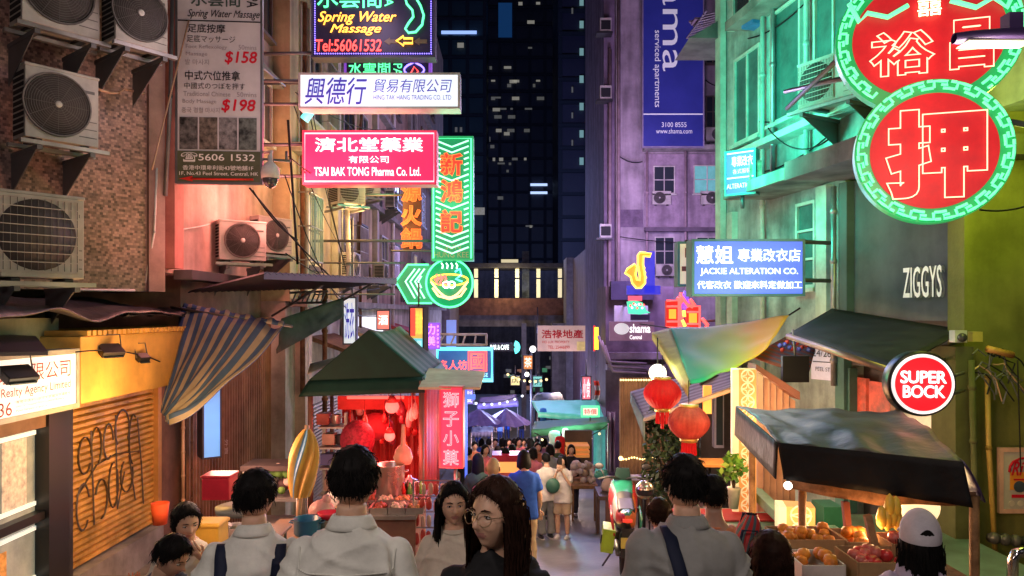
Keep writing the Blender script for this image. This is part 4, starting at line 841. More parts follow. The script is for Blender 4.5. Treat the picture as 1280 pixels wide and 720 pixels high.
b.build('bulbs', s.root)
s.arms(steel, [((0, .1, .3), (0, 3, .3))], .04)
# red neon cluster
s = Sign('neon_sign', 'cluster of red neon frames with orange squares above the cloth awning', 832, 368, 890, 414, 21)
rb = mat('deep_red_board', (.3, .015, .01), .5, emit=(.9, .03, .02), es=.5); oq = glow('orange_square', (1, .3, .03), 1.5)
for (x0, x1, y0, y1) in ((833, 848, 376, 409), (858, 874, 383, 412)):
    MB().bx(s.X(x0), s.X(x1), 0, .2, s.Z(y1), s.Z(y0), rb).build('board', s.root)
    s.rect(x0+3, (y0+y1)/2-6, x1-3, (y0+y1)/2+6, oq, .01, 'orange_square'); s.lines([[(x0, y0), (x1, y0), (x1, y1), (x0, y1)], [(x0, y0+7), (x1, y0+7)], [(x0, y1-7), (x1, y1-7)]], neon_r, .035, .04, 'neon_frame')
s.lines([[(851, 366), (849, 384), (852, 402), (850, 412)], [(851, 370), (858, 380), (866, 384)], [(862, 374), (868, 382)], [(877, 398), (884, 406), (880, 412)], [(846, 372), (853, 378)]], neon_r, .05, .03, 'neon_strokes')
s.lines([[(854, 388), (855, 396)], [(852, 400), (856, 408)]], neon_y, .05, .05, 'neon_strokes')
MB().lathe([(.02, 1.15), (.12, .95), (.16, .7), (.05, .6)], glow('indigo_lamp', (.15, .1, .8), .7), loc=(s.X(857), .1, 0)).build('lantern_top', s.root)
s.arms(steel, [((0, .15, .3), (1.5, .15, .3))], .04)
s.glowlamp((1, .08, .05), 60, .8)
s = Sign('neon_sign', 'narrow yellow vertical neon bar right of the property sign', 742, 407, 748, 439, 28)
MB().bx(s.X(742), s.X(744), 0, .1, 0, s.h, red_core).build('back', s.root); s.lines([[(745.5, 409), (745.5, 437)]], glow('yellow_bar', (1, .75, .05), 1.5), .09, 0, 'neon_bar')
s.arms(steel, [((0, .1, .4), (.6, 1.5, .4))], .03)

# clutter on the right hand facades
for k, (px, z0, z1, m_) in enumerate(((953, -1.5, 7, mat('mint_pipe', (.4, .55, .5), .5)), (966, 2.0, 7, galv), (1008, 2.0, 7, mat('mint_pipe', (.4, .55, .5))), (1042, -1, 1.7, galv))):
    a_ = on_right(px, 390, .08); pipe('downpipe', ('mint drainpipe at the left of the green building windows', 'thin steel drainpipe between the green building windows', 'mint drainpipe right of the wide green building window', 'steel pipe beside the grey panel')[k], [(a_.x, a_.y, CZ+z0), (a_.x, a_.y, CZ+z1)], .04, m_)
for k, (px, z) in enumerate(((905, 2.4), (930, 3.1), (915, 4.6))):
    a_ = on_right(px+20, 390, .05); c_ = on_right(1040, 390, .05); wire('cable', ('cable clipped along the green wall above the slab', 'cable sagging between green building windows', 'upper cable on the green building')[k], (a_.x, a_.y, CZ+z), (c_.x, c_.y, CZ+z+.05), .18, .012)
for k, (x0, x1, y) in enumerate(((775, 803, 196), (775, 905, 296), (882, 905, 100))): wire('cable', ('cable across the lilac wall under the banner', 'long cable across the lilac wall by its lower window', 'short cable right of the blue banner')[k], P(x0, y, 29.8), P(x1, y+6, 29.8), .12, .02)
for k, px in enumerate((808, 856, 903)): pipe('downpipe', ('lilac drainpipe left of the wall windows', 'lilac drainpipe between the two wall windows', 'lilac drainpipe at the right end of the lilac wall')[k], [(pxx(px), 29.85, 1.5), (pxx(px), 29.85, pz(190))], .05, mat('lilac_pipe', (.35, .26, .3)))
ac_unit('pale air conditioner right of the blue banner, high on the lilac wall', (pxx(893), 29.8, pz(178)), 0, .8, .55, .3, False, .1, shelf=True, group='air conditioners on the lilac building')
ac_unit('pale air conditioner below the lower lilac wall window', (pxx(830), 29.8, pz(346)), 0, .75, .5, .3, False, .1, shelf=False, group='air conditioners on the lilac building')

MC['small_blue_panel'].node_tree.nodes['Principled BSDF'].inputs['Base Color'].default_value = (.02, .02, .12, 1)
# ---------------------------------------------------------------- far centre: towers, footbridge, pier
twm = mat('tower_wall', (.05, .055, .08), .5, var=.3, scale=.05); twm2 = mat('tower_teal_wall', (.04, .08, .10), .5, var=.3, scale=.05); twm3 = mat('tower_dark_wall', (.05, .045, .08), .5, var=.3, scale=.05)
band = mat('tower_band', (.035, .04, .055), .6, var=0); tglass = mat('tower_glass', (.015, .02, .035), .12, var=0)
wl1 = mat('dim_lit_pane', (.2, .2, .2), .4, var=.9, scale=1.2, emit=(.85, .85, .8), es=.07); wl2 = mat('teal_lit_window', (.2, .4, .4), .4, var=0, emit=(.5, .95, .9), es=.22); wl3 = mat('bright_lit_pane', (.3, .3, .3), .4, var=.8, scale=1.5, emit=(1, .95, .8), es=.16)
def tower(label, x0, x1, d, dep, m, top, lits):
    t = thing('tower_block', label, 'tower', (pxx((x0+x1)/2, d), d+dep/2, 0))
    a, bq = pxx(x0, d), pxx(x1, d)
    part(t, 'wall', MB().bx(a, bq, d, d+dep, 0, top, m))
    b = MB(); z = 12
    while z < top-3: b.bx(a-.3, bq+.3, d-.5, d, z, z+.5, band); z += 3.4
    part(t, 'floor_bands', b)
    b = MB(); n = max(2, int((bq-a)/3)); 
    for k in range(n+1): b.bx(a+(bq-a)*k/n-.3, a+(bq-a)*k/n+.3, d-.35, d-.02, 10, top, band)
    part(t, 'piers', b)
    for (px0, px1, py0, py1, m2) in lits:
        w = MB().bx(pxx(px0, d), pxx(px1, d), d-.62, d-.52, pz(py1, d), pz(py0, d), m2); part(t, 'lit_window', w)
    return t
random.seed(3)
L1 = []
for (y, xs_) in ((4, (648, 670)), (27, (659,)), (84, (612, 630)), (101, (614, 637, 640, 670)), (106, (634, 666)), (122, (614, 619, 640, 671)), (136, (616, 624, 638, 656)), (145, (618, 635)), (162, (620, 634, 655)), (166, (630,)), (182, (613,)), (198, (616, 624, 640, 655)), (204, (622, 636)), (213, (633,)), (282, (657, 662)), (246, (622,)), (60, (660,))):
    for x in xs_: L1.append((x, x+random.choice((3, 5, 7, 9)), y, y+random.choice((2, 3, 4)), random.choice((wl1, wl1, wl3))))
L1 += [(663, 684, 230, 233, glow('blue_white_strip', (.45, .6, 1), 1.2)), (663, 684, 240, 243, MC['blue_white_strip']), (692, 695, 56, 72, wl1), (623, 640, 5, 48, mat('faint_blue_glass', (.02, .08, .2), .3, var=.3, scale=.1, emit=(.02, .12, .4), es=.18))]
tower('dark high-rise in the middle with rows of faintly lit windows', 606, 700, 150, 30, twm, 105, L1)
tower('dark teal high-rise left of the middle with a bluish roof light', 520, 606, 130, 25, twm2, 95, [(572, 580, 55, 61, wl3), (588, 606, 260, 269, wl3), (569, 572, 160, 166, wl1), (575, 578, 160, 166, wl1), (612, 613, 172, 178, wl1), (552, 596, 40, 44, glow('tower_blue_strip', (.3, .45, 1), 1.1))])
L3 = [(724, 729, y, y+9, wl2) for y in (0, 28, 62, 96, 130, 164, 198)]+[(714, 716, y, y+7, wl1) for y in (12, 110, 142, 176)]
tower('dark high-rise on the right with a column of small teal lit windows', 700, 800, 110, 20, twm3, 80, L3)
fb = thing('footbridge', 'covered footbridge with glowing pillars crossing the street far behind', 'footbridge', P(650, 560, 60))
d = 60
cst = mat('bridge_concrete', (.20, .18, .19), .8, streak=.4); rail = mat('rust_red_railing', (.16, .07, .05), .6, var=.4, streak=.3); lp = glow('pillar_light', (1, .85, .5), .6)
part(fb, 'deck', MB().bx(pxx(520, d), pxx(760, d), d-.3, d+4, pz(408, d), pz(393, d), cst)); part(fb, 'railing', MB().bx(pxx(520, d), pxx(720, d), d-.5, d-.3, pz(394, d), pz(373, d), rail))
part(fb, 'roof', MB().bx(pxx(520, d), pxx(712, d), d-1, d+4, pz(335, d), pz(330, d), mat('bridge_roof', (.06, .06, .07), .6)))
for x in (595, 620.5, 646.5, 673, 700): part(fb, 'lit_pillar', MB().bx(pxx(x-2.3, d), pxx(x+2.3, d), d-.1, d+.3, pz(372, d), pz(349, d), lp).bx(pxx(x-2.3, d), pxx(x+2.3, d), d-.1, d+.3, pz(347, d), pz(336, d), lp))
part(fb, 'light_strip', MB().bx(pxx(626, d), pxx(648, d), d+2, d+2.2, pz(326, d), pz(322, d), lp)); part(fb, 'inner_panel', MB().bx(pxx(653, d), pxx(662, d), d+1.5, d+1.7, pz(372, d), pz(312, d), mat('grey_statue_panel', (.25, .3, .32), .6, var=.6, scale=1)))
lamp(P(634, 352, 58.3), (1, .75, .4), 350, .4, fb); lamp(P(634, 420, 50), (.75, .6, .7), 380, .6, fb); lamp(P(655, 250, 75), (.32, .42, 1), 14000, 4, fb)  # the blue lamp is added fill for the towers, as city glow
pier = thing('bridge_tower', 'grey concrete stair tower at the right end of the footbridge', 'tower', P(727, 560, 55)); d = 55
part(pier, 'wall', MB().bx(pxx(708, d), pxx(752, d), d, d+3, 0, pz(322, d), mat('grey_blue_concrete', (.24, .23, .28), .8, streak=.3)))
part(pier, 'opening', MB().bx(pxx(727, d), pxx(748, d), d-.05, d-.01, pz(385, d), pz(348, d), mat('dim_opening', (.12, .10, .05), .6, emit=(1, .8, .3), es=.06)))
MB().bx(pxx(690, 56), pxx(728, 56), 56, 58, 0, pz(404, 56), cst).single('bridge_column', 'wide grey column carrying the footbridge behind the property sign', 'column')
for x, c in ((655, 'grey'), (672, 'dark')): MB().bx(pxx(x-3, 57), pxx(x+3, 57), 57, 58, 0, pz(404, 57), mat(c+'_column', (.2, .19, .2) if c == 'grey' else (.08, .08, .09), .7)).single('bridge_column', 'slim %s column under the footbridge' % c, 'column')
# dark building behind the bridge at street end
eb = thing('street_end_building', 'dim building with cluttered lit floors under the footbridge', 'building', P(630, 560, 75)); d = 75
part(eb, 'wall', MB().bx(pxx(500, d), pxx(800, d), d, d+5, 0, pz(335, d), mat('dim_end_wall', (.07, .065, .07), .8, streak=.4)))
random.seed(5)
for k in range(26):
    x = random.uniform(628, 690); y = random.uniform(440, 500)
    part(eb, 'window', MB().bx(pxx(x, d), pxx(x+random.uniform(4, 14), d), d-.2, d-.05, pz(y+random.uniform(2, 5), d), pz(y, d), random.choice((mat('rosy_band', (.3, .15, .1), .6, emit=(1, .45, .3), es=.18), wl1, band, band, mat('dim_green', (.05, .15, .1), .6, emit=(.2, .8, .4), es=.2)))))
t = thing('street_light', 'small white globe lights on a post left of the property sign', 'street lamp', P(664, 575, 44))
MB().tube([(0, 0, 0), (0, 0, 6.5)], .07, steel, 8).build('pole', t); MB().ball((.1, 0, 6.6), .2, glow('globe_light', (1, .95, .85), 2), 10, 8).ball((-.25, 0, 5.1), .14, glow('globe_light', (1, .95, .85), 2)).build('globe', t)
s = Sign('property_sign', 'faded pinkish property agency sign with red characters over the street end', 672, 407, 734, 439, 42)
s.board(mat('faded_board', (.55, .40, .38), .6, var=.3, scale=.8, emit=(.9, .6, .55), es=.26), .15)
s.text('浩祿地產', 677, 412, 729, 423, rp, .02, bold=.03).text('HO LUK PROPERTY', 678, 426, 712, 429, rp, .02).text('TEL: 25446899', 685, 432, 712, 436, rp, .02); s.rect(721, 427, 734, 438, mat('yellow_note', (.6, .5, .25), .6, emit=(1, .8, .3), es=.2), .02)
s.arms(steel, [((s.w/2, .1, .5), (s.w/2+1.5, 1, .5)), ((-s.w/2, .1, 1), (-s.w/2, .1, 2.5))], .04)
lamp(P(640, 500, 43), (.5, .55, 1), 900, .8, eb); lamp(P(700, 490, 40), (1, .7, .6), 350, .6, eb)
# cafe blocks on both sides of the street's lower end
lc = thing('corner_block', 'dark block closing the left side of the lower street', 'building', P(560, 560, 46))
part(lc, 'wall', MB().bx(pxx(480, 46), pxx(562, 46), 46, 54, -.5, CZ+9, mat('dark_brown_wall', (.16, .12, .12))))
rs = thing('side_street_block', 'dim purple side wall with pipes on the right of the lower street', 'building', (5.5, 45, GZ(45)))
part(rs, 'wall', MB().bx(pxx(745, 40), 12, 40, 55, -.5, pz(300, 40), mat('dusky_wall', (.2, .14, .2))))
b = MB()
for k, x in enumerate((748, 753, 757)): b.tube([(pxx(x, 38.5), 38.5, pz(340+20*k, 38.5)), (pxx(x, 38.5), 38.5, pz(560, 38.5))], .08, mat('teal_pipe', (.12, .4, .4), .4), 8)
part(rs, 'pipe', b)
# ---------------------------------------------------------------- canopies far down
def canopy(label, corners, m, posts=(), sag=.1, valance=.18, cat='canopy', name='market_canopy', thick=.02):
    A, B, Cc, D = [Vector(c) for c in corners]   # A-B front edge, D-C back edge
    t = thing(name, label, cat, (A.x, A.y, GZ(A.y)))
    part(t, 'cloth', MB().grid(lambda u, v: (A.lerp(B, u)).lerp(D.lerp(Cc, u), v)-Vector((0, 0, sag*math.sin(math.pi*v)*(1+.3*math.sin(u*9))))+Vector((0, 0, wig((u*6, v*6, A.x), .03))), 16, 10, m), solid=thick)
    if valance: part(t, 'valance', MB().grid(lambda u, v: A.lerp(B, u)-Vector((0, .03*math.sin(u*40)*v, valance*v)), 30, 2, m), solid=.01)
    for p in posts:
        part(t, 'post', MB().tube([p, (p[0], p[1], GZ(p[1]))], .03, galv, 6))
    return t
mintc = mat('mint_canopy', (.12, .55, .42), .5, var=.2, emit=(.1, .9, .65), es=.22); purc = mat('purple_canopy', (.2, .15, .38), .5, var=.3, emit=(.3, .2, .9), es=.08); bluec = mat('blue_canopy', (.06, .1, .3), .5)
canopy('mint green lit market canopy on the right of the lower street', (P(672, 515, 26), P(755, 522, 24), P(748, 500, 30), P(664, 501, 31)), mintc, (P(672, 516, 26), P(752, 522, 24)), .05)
canopy('dark green lower market canopy in front of the mint one', (P(664, 538, 21), P(762, 528, 20), P(760, 521, 24), P(668, 527, 25)), mat('dark_green_canopy', (.05, .18, .09), .6), (P(667, 538, 21), P(760, 529, 20)), .03)
canopy('blue market canopy behind the mint canopy', (P(664, 502, 36), P(706, 502, 36), P(700, 491, 40), P(672, 491, 40)), bluec, (P(666, 502, 36), P(705, 502, 36)), -.06, .1)
def umbrella(label, px, py, d, w, m, h=.5):
    t = thing('market_umbrella', label, 'umbrella', (pxx(px, d), d, GZ(d)))
    zt = pz(py, d)-GZ(d); r = w/2*d/F
    cb = MB()
    def cone(u, v):     # eight flat gores that sag between the ribs
        a = 2*math.pi*u; k8 = abs(((u*8) % 1)-.5)*2; rr_ = r*v*(1-.07*(1-k8)); return Vector((rr_*math.cos(a), rr_*math.sin(a), zt-h*v**1.15-.10*h*(1-k8)*v*v*1.5))
    cb.grid(cone, 32, 8, m, False); cb.build('cloth', t, solid=.01); MB().tube([(0, 0, 0), (0, 0, zt)], .03, galv, 6).build('pole', t)
umbrella('translucent purple umbrella at the left of the lower street', 598, 511, 40, 58, purc, .7); umbrella('violet umbrella beside it over the blue dressed people', 633, 511, 41, 62, purc, .75)
canopy('layered purple awning above the lower street umbrellas', (P(596, 506, 46), P(648, 502, 46), P(645, 493, 48), P(600, 497, 48)), purc, (P(597, 506, 46), P(647, 502, 46)), .02, .3)
s = Sign('stall_sign', 'small red and green lit price sign on the mint canopy', 727, 508, 749, 521, 23)
s.board(lightbox('price_sign', (.9, .9, .7), .8), .08, glow('green_edge', (.1, .9, .3), 1.2), .05); s.text('特價', 730, 511, 746, 518, neon_r, .02, bold=.03); s.arms(steel, [((0, .05, 0), (0, .05, -.3))], .03)
MB().grid(lambda u, v: P(742+6*u+2*math.sin(v*3), 476+24*v, 22+.3*math.sin(u*3)), 6, 8, stripes('flag_stripes', (.7, .1, .06), (.6, .6, .7), 2, 1)).single('flag', 'small red white and blue hanging banner above the green price sign', 'banner', solid=.01)
# hanging goods under the dark green canopy
def garment(label, px, py, d, w, h, m, group='garments hanging at the green canopy'):
    t = MB(); W_ = w*d/F; H_ = h*d/F; o = P(px, py, d)
    t.lathe([(W_*.12, 0), (W_*.42, -.05*H_), (W_*.5, -.2*H_), (W_*.42, -.5*H_), (W_*.5, -H_)], m, loc=o, n=12, sy=.35)
    return t.single('garment', label, 'garment', group)
garment('mint green garment hanging left under the canopy', 693, 538, 20, 15, 26, mat('mint_cloth', (.3, .6, .5), .8)); garment('bright red garment hanging under the canopy', 700, 545, 19, 13, 30, mat('red_cloth', (.6, .03, .04), .8)); garment('white garment hanging right of the red one', 707, 535, 20, 9, 30, mat('white_cloth', (.65, .6, .6), .8)); garment('blue garment hung above the lantern stall', 679, 510, 26, 9, 18, mat('blue_cloth', (.05, .2, .6), .8))
st = thing('market_stall', 'market stall with orange shelves and heaped goods under green canopy', 'stall', (pxx(725, 18), 18, GZ(18)))
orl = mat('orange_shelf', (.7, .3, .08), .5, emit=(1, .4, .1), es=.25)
part(st, 'back_board', MB().bx(pxx(706, 19), pxx(740, 19), 19, 19.1, GZ(18)+.5, pz(538, 19), mat('dark_stall_board', (.1, .08, .07), .7)))
for y in (556, 562, 567): part(st, 'shelf', MB().bx(pxx(708, 18.6), pxx(736, 18.6), 18.4, 19, pz(y+3, 18.6), pz(y, 18.6), orl))
part(st, 'table', MB().bx(pxx(712, 17), pxx(745, 17), 16.6, 17.6, pz(606, 17), pz(602, 17), wood).bx(pxx(714, 17), pxx(716, 17), 16.7, 16.8, GZ(17), pz(606, 17), wood).bx(pxx(741, 17), pxx(743, 17), 16.7, 16.8, GZ(17), pz(606, 17), wood))
random.seed(8)
b = MB()
for k in range(34): b.ball((pxx(random.uniform(716, 742), 17), 17+random.uniform(-.2, .3), pz(random.uniform(580, 600), 17)), random.uniform(.05, .1), random.choice((mat('pale_goods', (.6, .48, .45), .7), mat('tan_goods', (.45, .33, .25), .7), MC['pale_goods'])), 8, 6)
part(st, 'goods', b)
for px, py, hh, c in ((760, 604, 13, (.5, .35, .3)), (772, 601, 18, (.42, .3, .28))):
    MB().lathe([(.02, 0), (.12, .02), (.15, .1), (.09, .22), (.03, .3)], mat('sack_%d' % px, c, .8), loc=P(px, py+10, 14.5), n=12).single('sack', 'tied %s sack on the dark side table' % ('rosy' if px < 765 else 'brownish'), 'sack')
t = thing('side_table', 'dark table carrying two tied sacks behind the motorbike', 'table', (pxx(766, 14.5), 14.5, GZ(14.5)))
part(t, 'top', MB().bx(pxx(746, 14.5), pxx(782, 14.5), 14.1, 14.9, pz(619, 14.5), pz(614, 14.5), mat('dark_table', (.1, .06, .05), .5)))
for x in (747, 780): part(t, 'leg', MB().bx(pxx(x, 14.5)-.03, pxx(x, 14.5)+.03, 14.4, 14.6, GZ(14.5), pz(619, 14.5), MC['dark_table']))
part(t, 'skirt', MB().bx(pxx(755, 14.4), pxx(780, 14.4), 14.15, 14.2, GZ(14.4)+.02, pz(620, 14.4), mat('brown_skirt', (.2, .1, .08), .8)))
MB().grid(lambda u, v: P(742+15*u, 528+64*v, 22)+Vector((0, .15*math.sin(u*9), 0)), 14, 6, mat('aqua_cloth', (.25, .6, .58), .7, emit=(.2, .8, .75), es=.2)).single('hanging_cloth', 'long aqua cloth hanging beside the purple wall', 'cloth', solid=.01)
MB().grid(lambda u, v: P(759+11*u, 515+75*v, 22)+Vector((0, .15*math.sin(u*14), 0)), 14, 6, mat('lilac_cloth', (.35, .26, .36), .8)).single('hanging_cloth', 'lilac grey cloth hanging right of the aqua one', 'cloth', solid=.01)
b = MB()
for k in range(20): b.ball(P(750+random.uniform(-5, 8), 592+random.uniform(-4, 4), 15.2), .06, mat('teal_wrap', (.08, .35, .3), .4), 8, 6)
b.single('plastic_bundle', 'teal plastic bundle on the table under the aqua cloth', 'bundle')
# ---------------------------------------------------------------- right middle: corrugated wall with lights, awnings, lanterns
rw_t = thing('slatted_bar_wall', 'brown slatted bar front with two rows of tiny string lights', 'bar front', (pxx(805, 19), 19, GZ(19)))
part(rw_t, 'slats', corr_sheet(MB(), (pxx(774, 19), 19), (pxx(880, 19), 19), GZ(19), pz(472, 19), .1, .03, mat('tan_slats', (.32, .2, .15), .6, .1, streak=.3), (0, -1)))
sl = glow('string_bulb', (1, .72, .28), 3)
b = MB()
for k in range(19): b.ball(P(776+k*3.2, 475, 18.9), .025, sl, 6, 5).ball(P(776+k*3.4, 573+.0*k+(1.2*math.sin(k)), 18.85), .025 if k else .06, sl, 6, 5)
part(rw_t, 'string_lights', b)
lamp(P(795, 490, 18.3), (1, .6, .25), 14, .2, rw_t); lamp(P(790, 565, 18.3), (1, .6, .25), 12, .2, rw_t)
grs = stripes('grey_striped_awning', (.20, .16, .17), (.33, .3, .3), 9, 1)
t = thing('striped_awning', 'grey striped sloping awning behind the red lanterns', 'awning', P(860, 520, 13))
A, B, Cc, D = P(806, 525, 12.0), P(914, 487, 10.4), P(930, 448, 12.6), P(788, 490, 16)
part(t, 'cloth', MB().grid(lambda u, v: A.lerp(B, u).lerp(D.lerp(Cc, u), v)-Vector((0, 0, .05*math.sin(math.pi*v))), 20, 12, grs), solid=.015)
part(t, 'front_bar', MB().tube([A, B], .035, mat('tan_bar', (.5, .36, .25), .6), 8)); part(t, 'edge', MB().grid(lambda u, v: D.lerp(A, u)-Vector((0, 0, .35*v*(.6+.4*u))), 8, 2, mat('green_grey_edge', (.14, .18, .15), .7)), solid=.01)
# yellow green cloth
yg = mat('yellow_green_cloth', (.30, .5, .25), .6, var=0); n = yg.node_tree; N = n.nodes.new; L = n.links.new
uvn = N('ShaderNodeTexCoord'); sp = N('ShaderNodeSeparateXYZ'); L(uvn.outputs['UV'], sp.inputs[0]); nt = N('ShaderNodeTexNoise'); nt.inputs['Scale'].default_value = 2.5; nt.inputs['Detail'].default_value = 5
ad = N('ShaderNodeMath'); ad.operation = 'MULTIPLY_ADD'; ad.inputs[1].default_value = .35; L(nt.outputs['Fac'], ad.inputs[0]); L(sp.outputs[0], ad.inputs[2]); rr = N('ShaderNodeValToRGB'); e = rr.color_ramp.elements
e[0].position = .3; e[0].color = (.04, .36, .20, 1); e[1].position = 1.1; e[1].color = (.72, .36, .05, 1); q = e.new(.75); q.color = (.42, .48, .06, 1)
L(ad.outputs[0], rr.inputs[0]); L(rr.outputs[0], n.nodes['Principled BSDF'].inputs['Base Color']); n.nodes['Principled BSDF'].inputs['Subsurface Weight'].default_value = 0
t = thing('shade_cloth', 'draped green and yellow shade cloth slung above the lanterns', 'shade cloth', P(900, 480, 10))
tl, tr, br2, bl2 = P(838, 410, 12.5), P(986, 394, 9.6), P(958, 436, 9.0), P(863, 480, 9.2)
part(t, 'cloth', MB().grid(lambda u, v: tl.lerp(tr, u).lerp(bl2.lerp(br2, u), v)-Vector((0, 0, .06*math.sin(math.pi*u)*(.7+.3*v)))+Vector((0, 0, wig((u*4, v*3, 3), .035))), 28, 18, yg), solid=.008)
E1, E2 = P(815, 418, 12.3), P(862, 482, 9.2)
part(t, 'fringed_edge', MB().grid(lambda u, v: P(838, 410, 12.5).lerp(bl2, u).lerp(P(815, 416, 12.4).lerp(P(860, 486, 9.25), u), v), 20, 4, mat('yellow_fringe', (.45, .5, .15), .7)), solid=.008)
part(t, 'fringe', MB().grid(lambda u, v: P(815, 416, 12.4).lerp(P(860, 486, 9.25), u)-Vector((0, 0, v*(.06+.06*(round(u*60) % 2)))), 60, 1, MC['yellow_fringe'], False), solid=.006)
part(t, 'rope', MB().tube([tl, P(800, 405, 13.5)], .012, cable, 5).tube([tr, P(1000, 385, 9.6)], .012, cable, 5).tube([bl2, P(880, 470, 11)], .012, cable, 5))
lamp(P(955, 385, 8.4), (1, .8, .3), 18, .3, t); lamp(P(868, 415, 8.4), (.2, 1, .5), 36, .3, t)  # unseen lamps added to tint the cloth yellow and green
# lanterns
lr = mat('lantern_silk', (.5, .012, .012), .6, var=.3, scale=6, emit=(1, .02, .02), es=.24); ls = mat('lantern_faded', (.42, .07, .05), .65, var=.6, scale=4, emit=(.9, .04, .025), es=.18); gold = mat('gold_trim', (.7, .45, .12), .35, .5, var=0)
def lantern(label, px, py, w, h, d, m):
    t = thing('paper_lantern', label, 'lantern', P(px, py+h/2, d), 0, 'red lanterns under the shade cloth')
    k = d/F; r = w/2*k; H_ = h*k
    prof = [(r*math.sin(math.pi*(.13+.74*i/12))**.75, H_*(i/12)) for i in range(13)]
    b = MB()
    b.lathe(prof, m, n=72, rib=.07, nr=24); b.build('shade', t)
    MB().lathe([(r*.45, 0), (r*.47, .03), (r*.35, .04)], gold, loc=(0, 0, H_), n=20).build('cap', t); MB().lathe([(r*.40, -.05), (r*.45, 0)], gold, n=20).build('collar', t)
    b = MB()
    for i in range(16): a = 2*math.pi*i/16; b.tube([(r*.3*math.cos(a), r*.3*math.sin(a), -.04), (r*.34*math.cos(a), r*.34*math.sin(a), -.04-H_*.45)], .012, lr, 5)
    b.tube([(0, 0, -.04), (0, 0, -H_*.75)], .022, lr, 6); b.build('tassel', t)
    MB().tube([(0, 0, H_), (0, 0, H_+.32)], .006, cable, 5).build('cord', t)
    lamp(tuple(P(px, py+h*.2, d-r-.35)), (1, .12, .05), 2.5, .1, t); return t
lantern('bright red paper lantern, left and farther of the two', 828, 492, 47, 35, 9.7, lr); lantern('larger faded red lantern with grey top, right of the two', 861, 528, 52, 38, 8.8, ls)
t = thing('globe_lamp', 'round white glowing globe lamp above the left lantern', 'lamp', P(822, 466, 10.5)); MB().ball((0, 0, 0), .125, glow('warm_globe', (1, .9, .65), 2.2), 20, 14).build('globe', t); MB().tube([(0, 0, .12), (0, 0, .5)], .01, cable, 5).build('cord', t); lamp(tuple(P(822, 466, 10.2)), (1, .85, .6), 18, .12, t)
# plant
random.seed(4)
def plant(label, base, h, w, cols, n, leaf, name='potted_plant', pot=None, trunk=True):
    t = thing(name, label, 'plant', base); b = MB(); ms = [mat('leaf_%d_%d_%d' % tuple(int(c*1000) for c in col), col, .5, var=.3) for col in cols]
    for i in range(n):
        a = random.uniform(0, 6.28); z = random.uniform(.25, 1)**.8; r = w/2*math.sqrt(random.random())*(1-.55*abs(z-.55))
        p = Vector((r*math.cos(a), r*math.sin(a), z*h)); q = Vector((random.gauss(0, 1), random.gauss(0, 1), random.gauss(.2, .7))).normalized()*leaf*random.uniform(.6, 1.3); sd = q.cross(Vector((random.random(), random.random(), random.random()))).normalized()*leaf*.3
        b.face([p-q*.5, p+sd, p+q*.5, p-sd], random.choice(ms))
    b.build('foliage', t)
    b = MB()
    for k in range(5): b.tube([(0, 0, 0), (w*.1*math.cos(k*1.3), w*.1*math.sin(k*1.3), h*.4), (w*.3*math.cos(k*1.3), w*.3*math.sin(k*1.3), h*.8)], [.03*h, .02*h, .006*h], mat('stem_brown', (.12, .08, .05), .8), 6)
    b.build('stem', t)
    if pot: MB().lathe([(w*.16, -pot), (w*.24, 0), (w*.25, .02), (w*.2, .02)], mat('white_pot', (.55, .55, .5), .4), n=18).build('pot', t)
    return t
plant('dark bushy tree by the bar under the right lantern', (pxx(838, 12.5), 12.5, GZ(12.5)), 2.35, 1.0, [(.03, .06, .02), (.05, .09, .03), (.02, .045, .02)], 1500, .12, 'potted_tree')
plant('bright green leafy plant in white pot beside the tall lattice pillar', P(917, 612, 7.9), .36, .3, [(.12, .35, .05), (.25, .45, .08), (.08, .25, .04)], 130, .09, pot=.2)
# lattice pillars
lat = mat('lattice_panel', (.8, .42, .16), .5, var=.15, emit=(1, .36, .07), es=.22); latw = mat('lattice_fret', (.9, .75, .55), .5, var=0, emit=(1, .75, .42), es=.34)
def lattice(label, x0, y0, x1, y1, d, ztop=None):
    s = Sign('lattice_pillar', label, x0, y0, x1, y1, d, R(-12), cat='pillar', group='lit lattice pillars of the bar')
    MB().bx(-s.w/2, s.w/2, 0, .22, 0, s.h, lat).build('panel', s.root)
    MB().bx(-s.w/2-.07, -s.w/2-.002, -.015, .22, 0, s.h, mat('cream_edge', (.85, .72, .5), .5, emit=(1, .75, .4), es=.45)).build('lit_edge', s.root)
    b = MB(); n = max(2, int(s.h/(s.w*.75))); r = s.w*.36
    for i in range(n):
        zc = s.h*(i+.5)/n
        b.tube([(r*math.cos(a), -.006, zc+r*math.sin(a)) for a in [2*math.pi*k/16 for k in range(16)]], .008, latw, 4, closed=True)
        for q in range(4): a = q*math.pi/2; b.tube([(r*math.cos(a), -.006, zc+r*math.sin(a)), (r*.3*math.cos(a+.8), -.006, zc+r*.3*math.sin(a+.8)), (r*math.cos(a+1.57), -.006, zc+r*math.sin(a+1.57))], .007, latw, 4)
    b.build('fretwork', s.root); return s
a1 = lattice('tall lit orange lattice pillar left behind the black stall canopy', 924, 462, 945, 640, 8.2); a2 = lattice('short lit orange lattice pillar under the black stall canopy', 984, 634, 1018, 676, 6.6)
lamp(P(918, 560, 7.6), (1, .45, .15), 13, .2, a1.root); lamp(P(990, 650, 6.2), (1, .5, .2), 4, .2, a2.root); lamp(P(905, 540, 10), (1, .50, .22), 55, .2, a1.root)
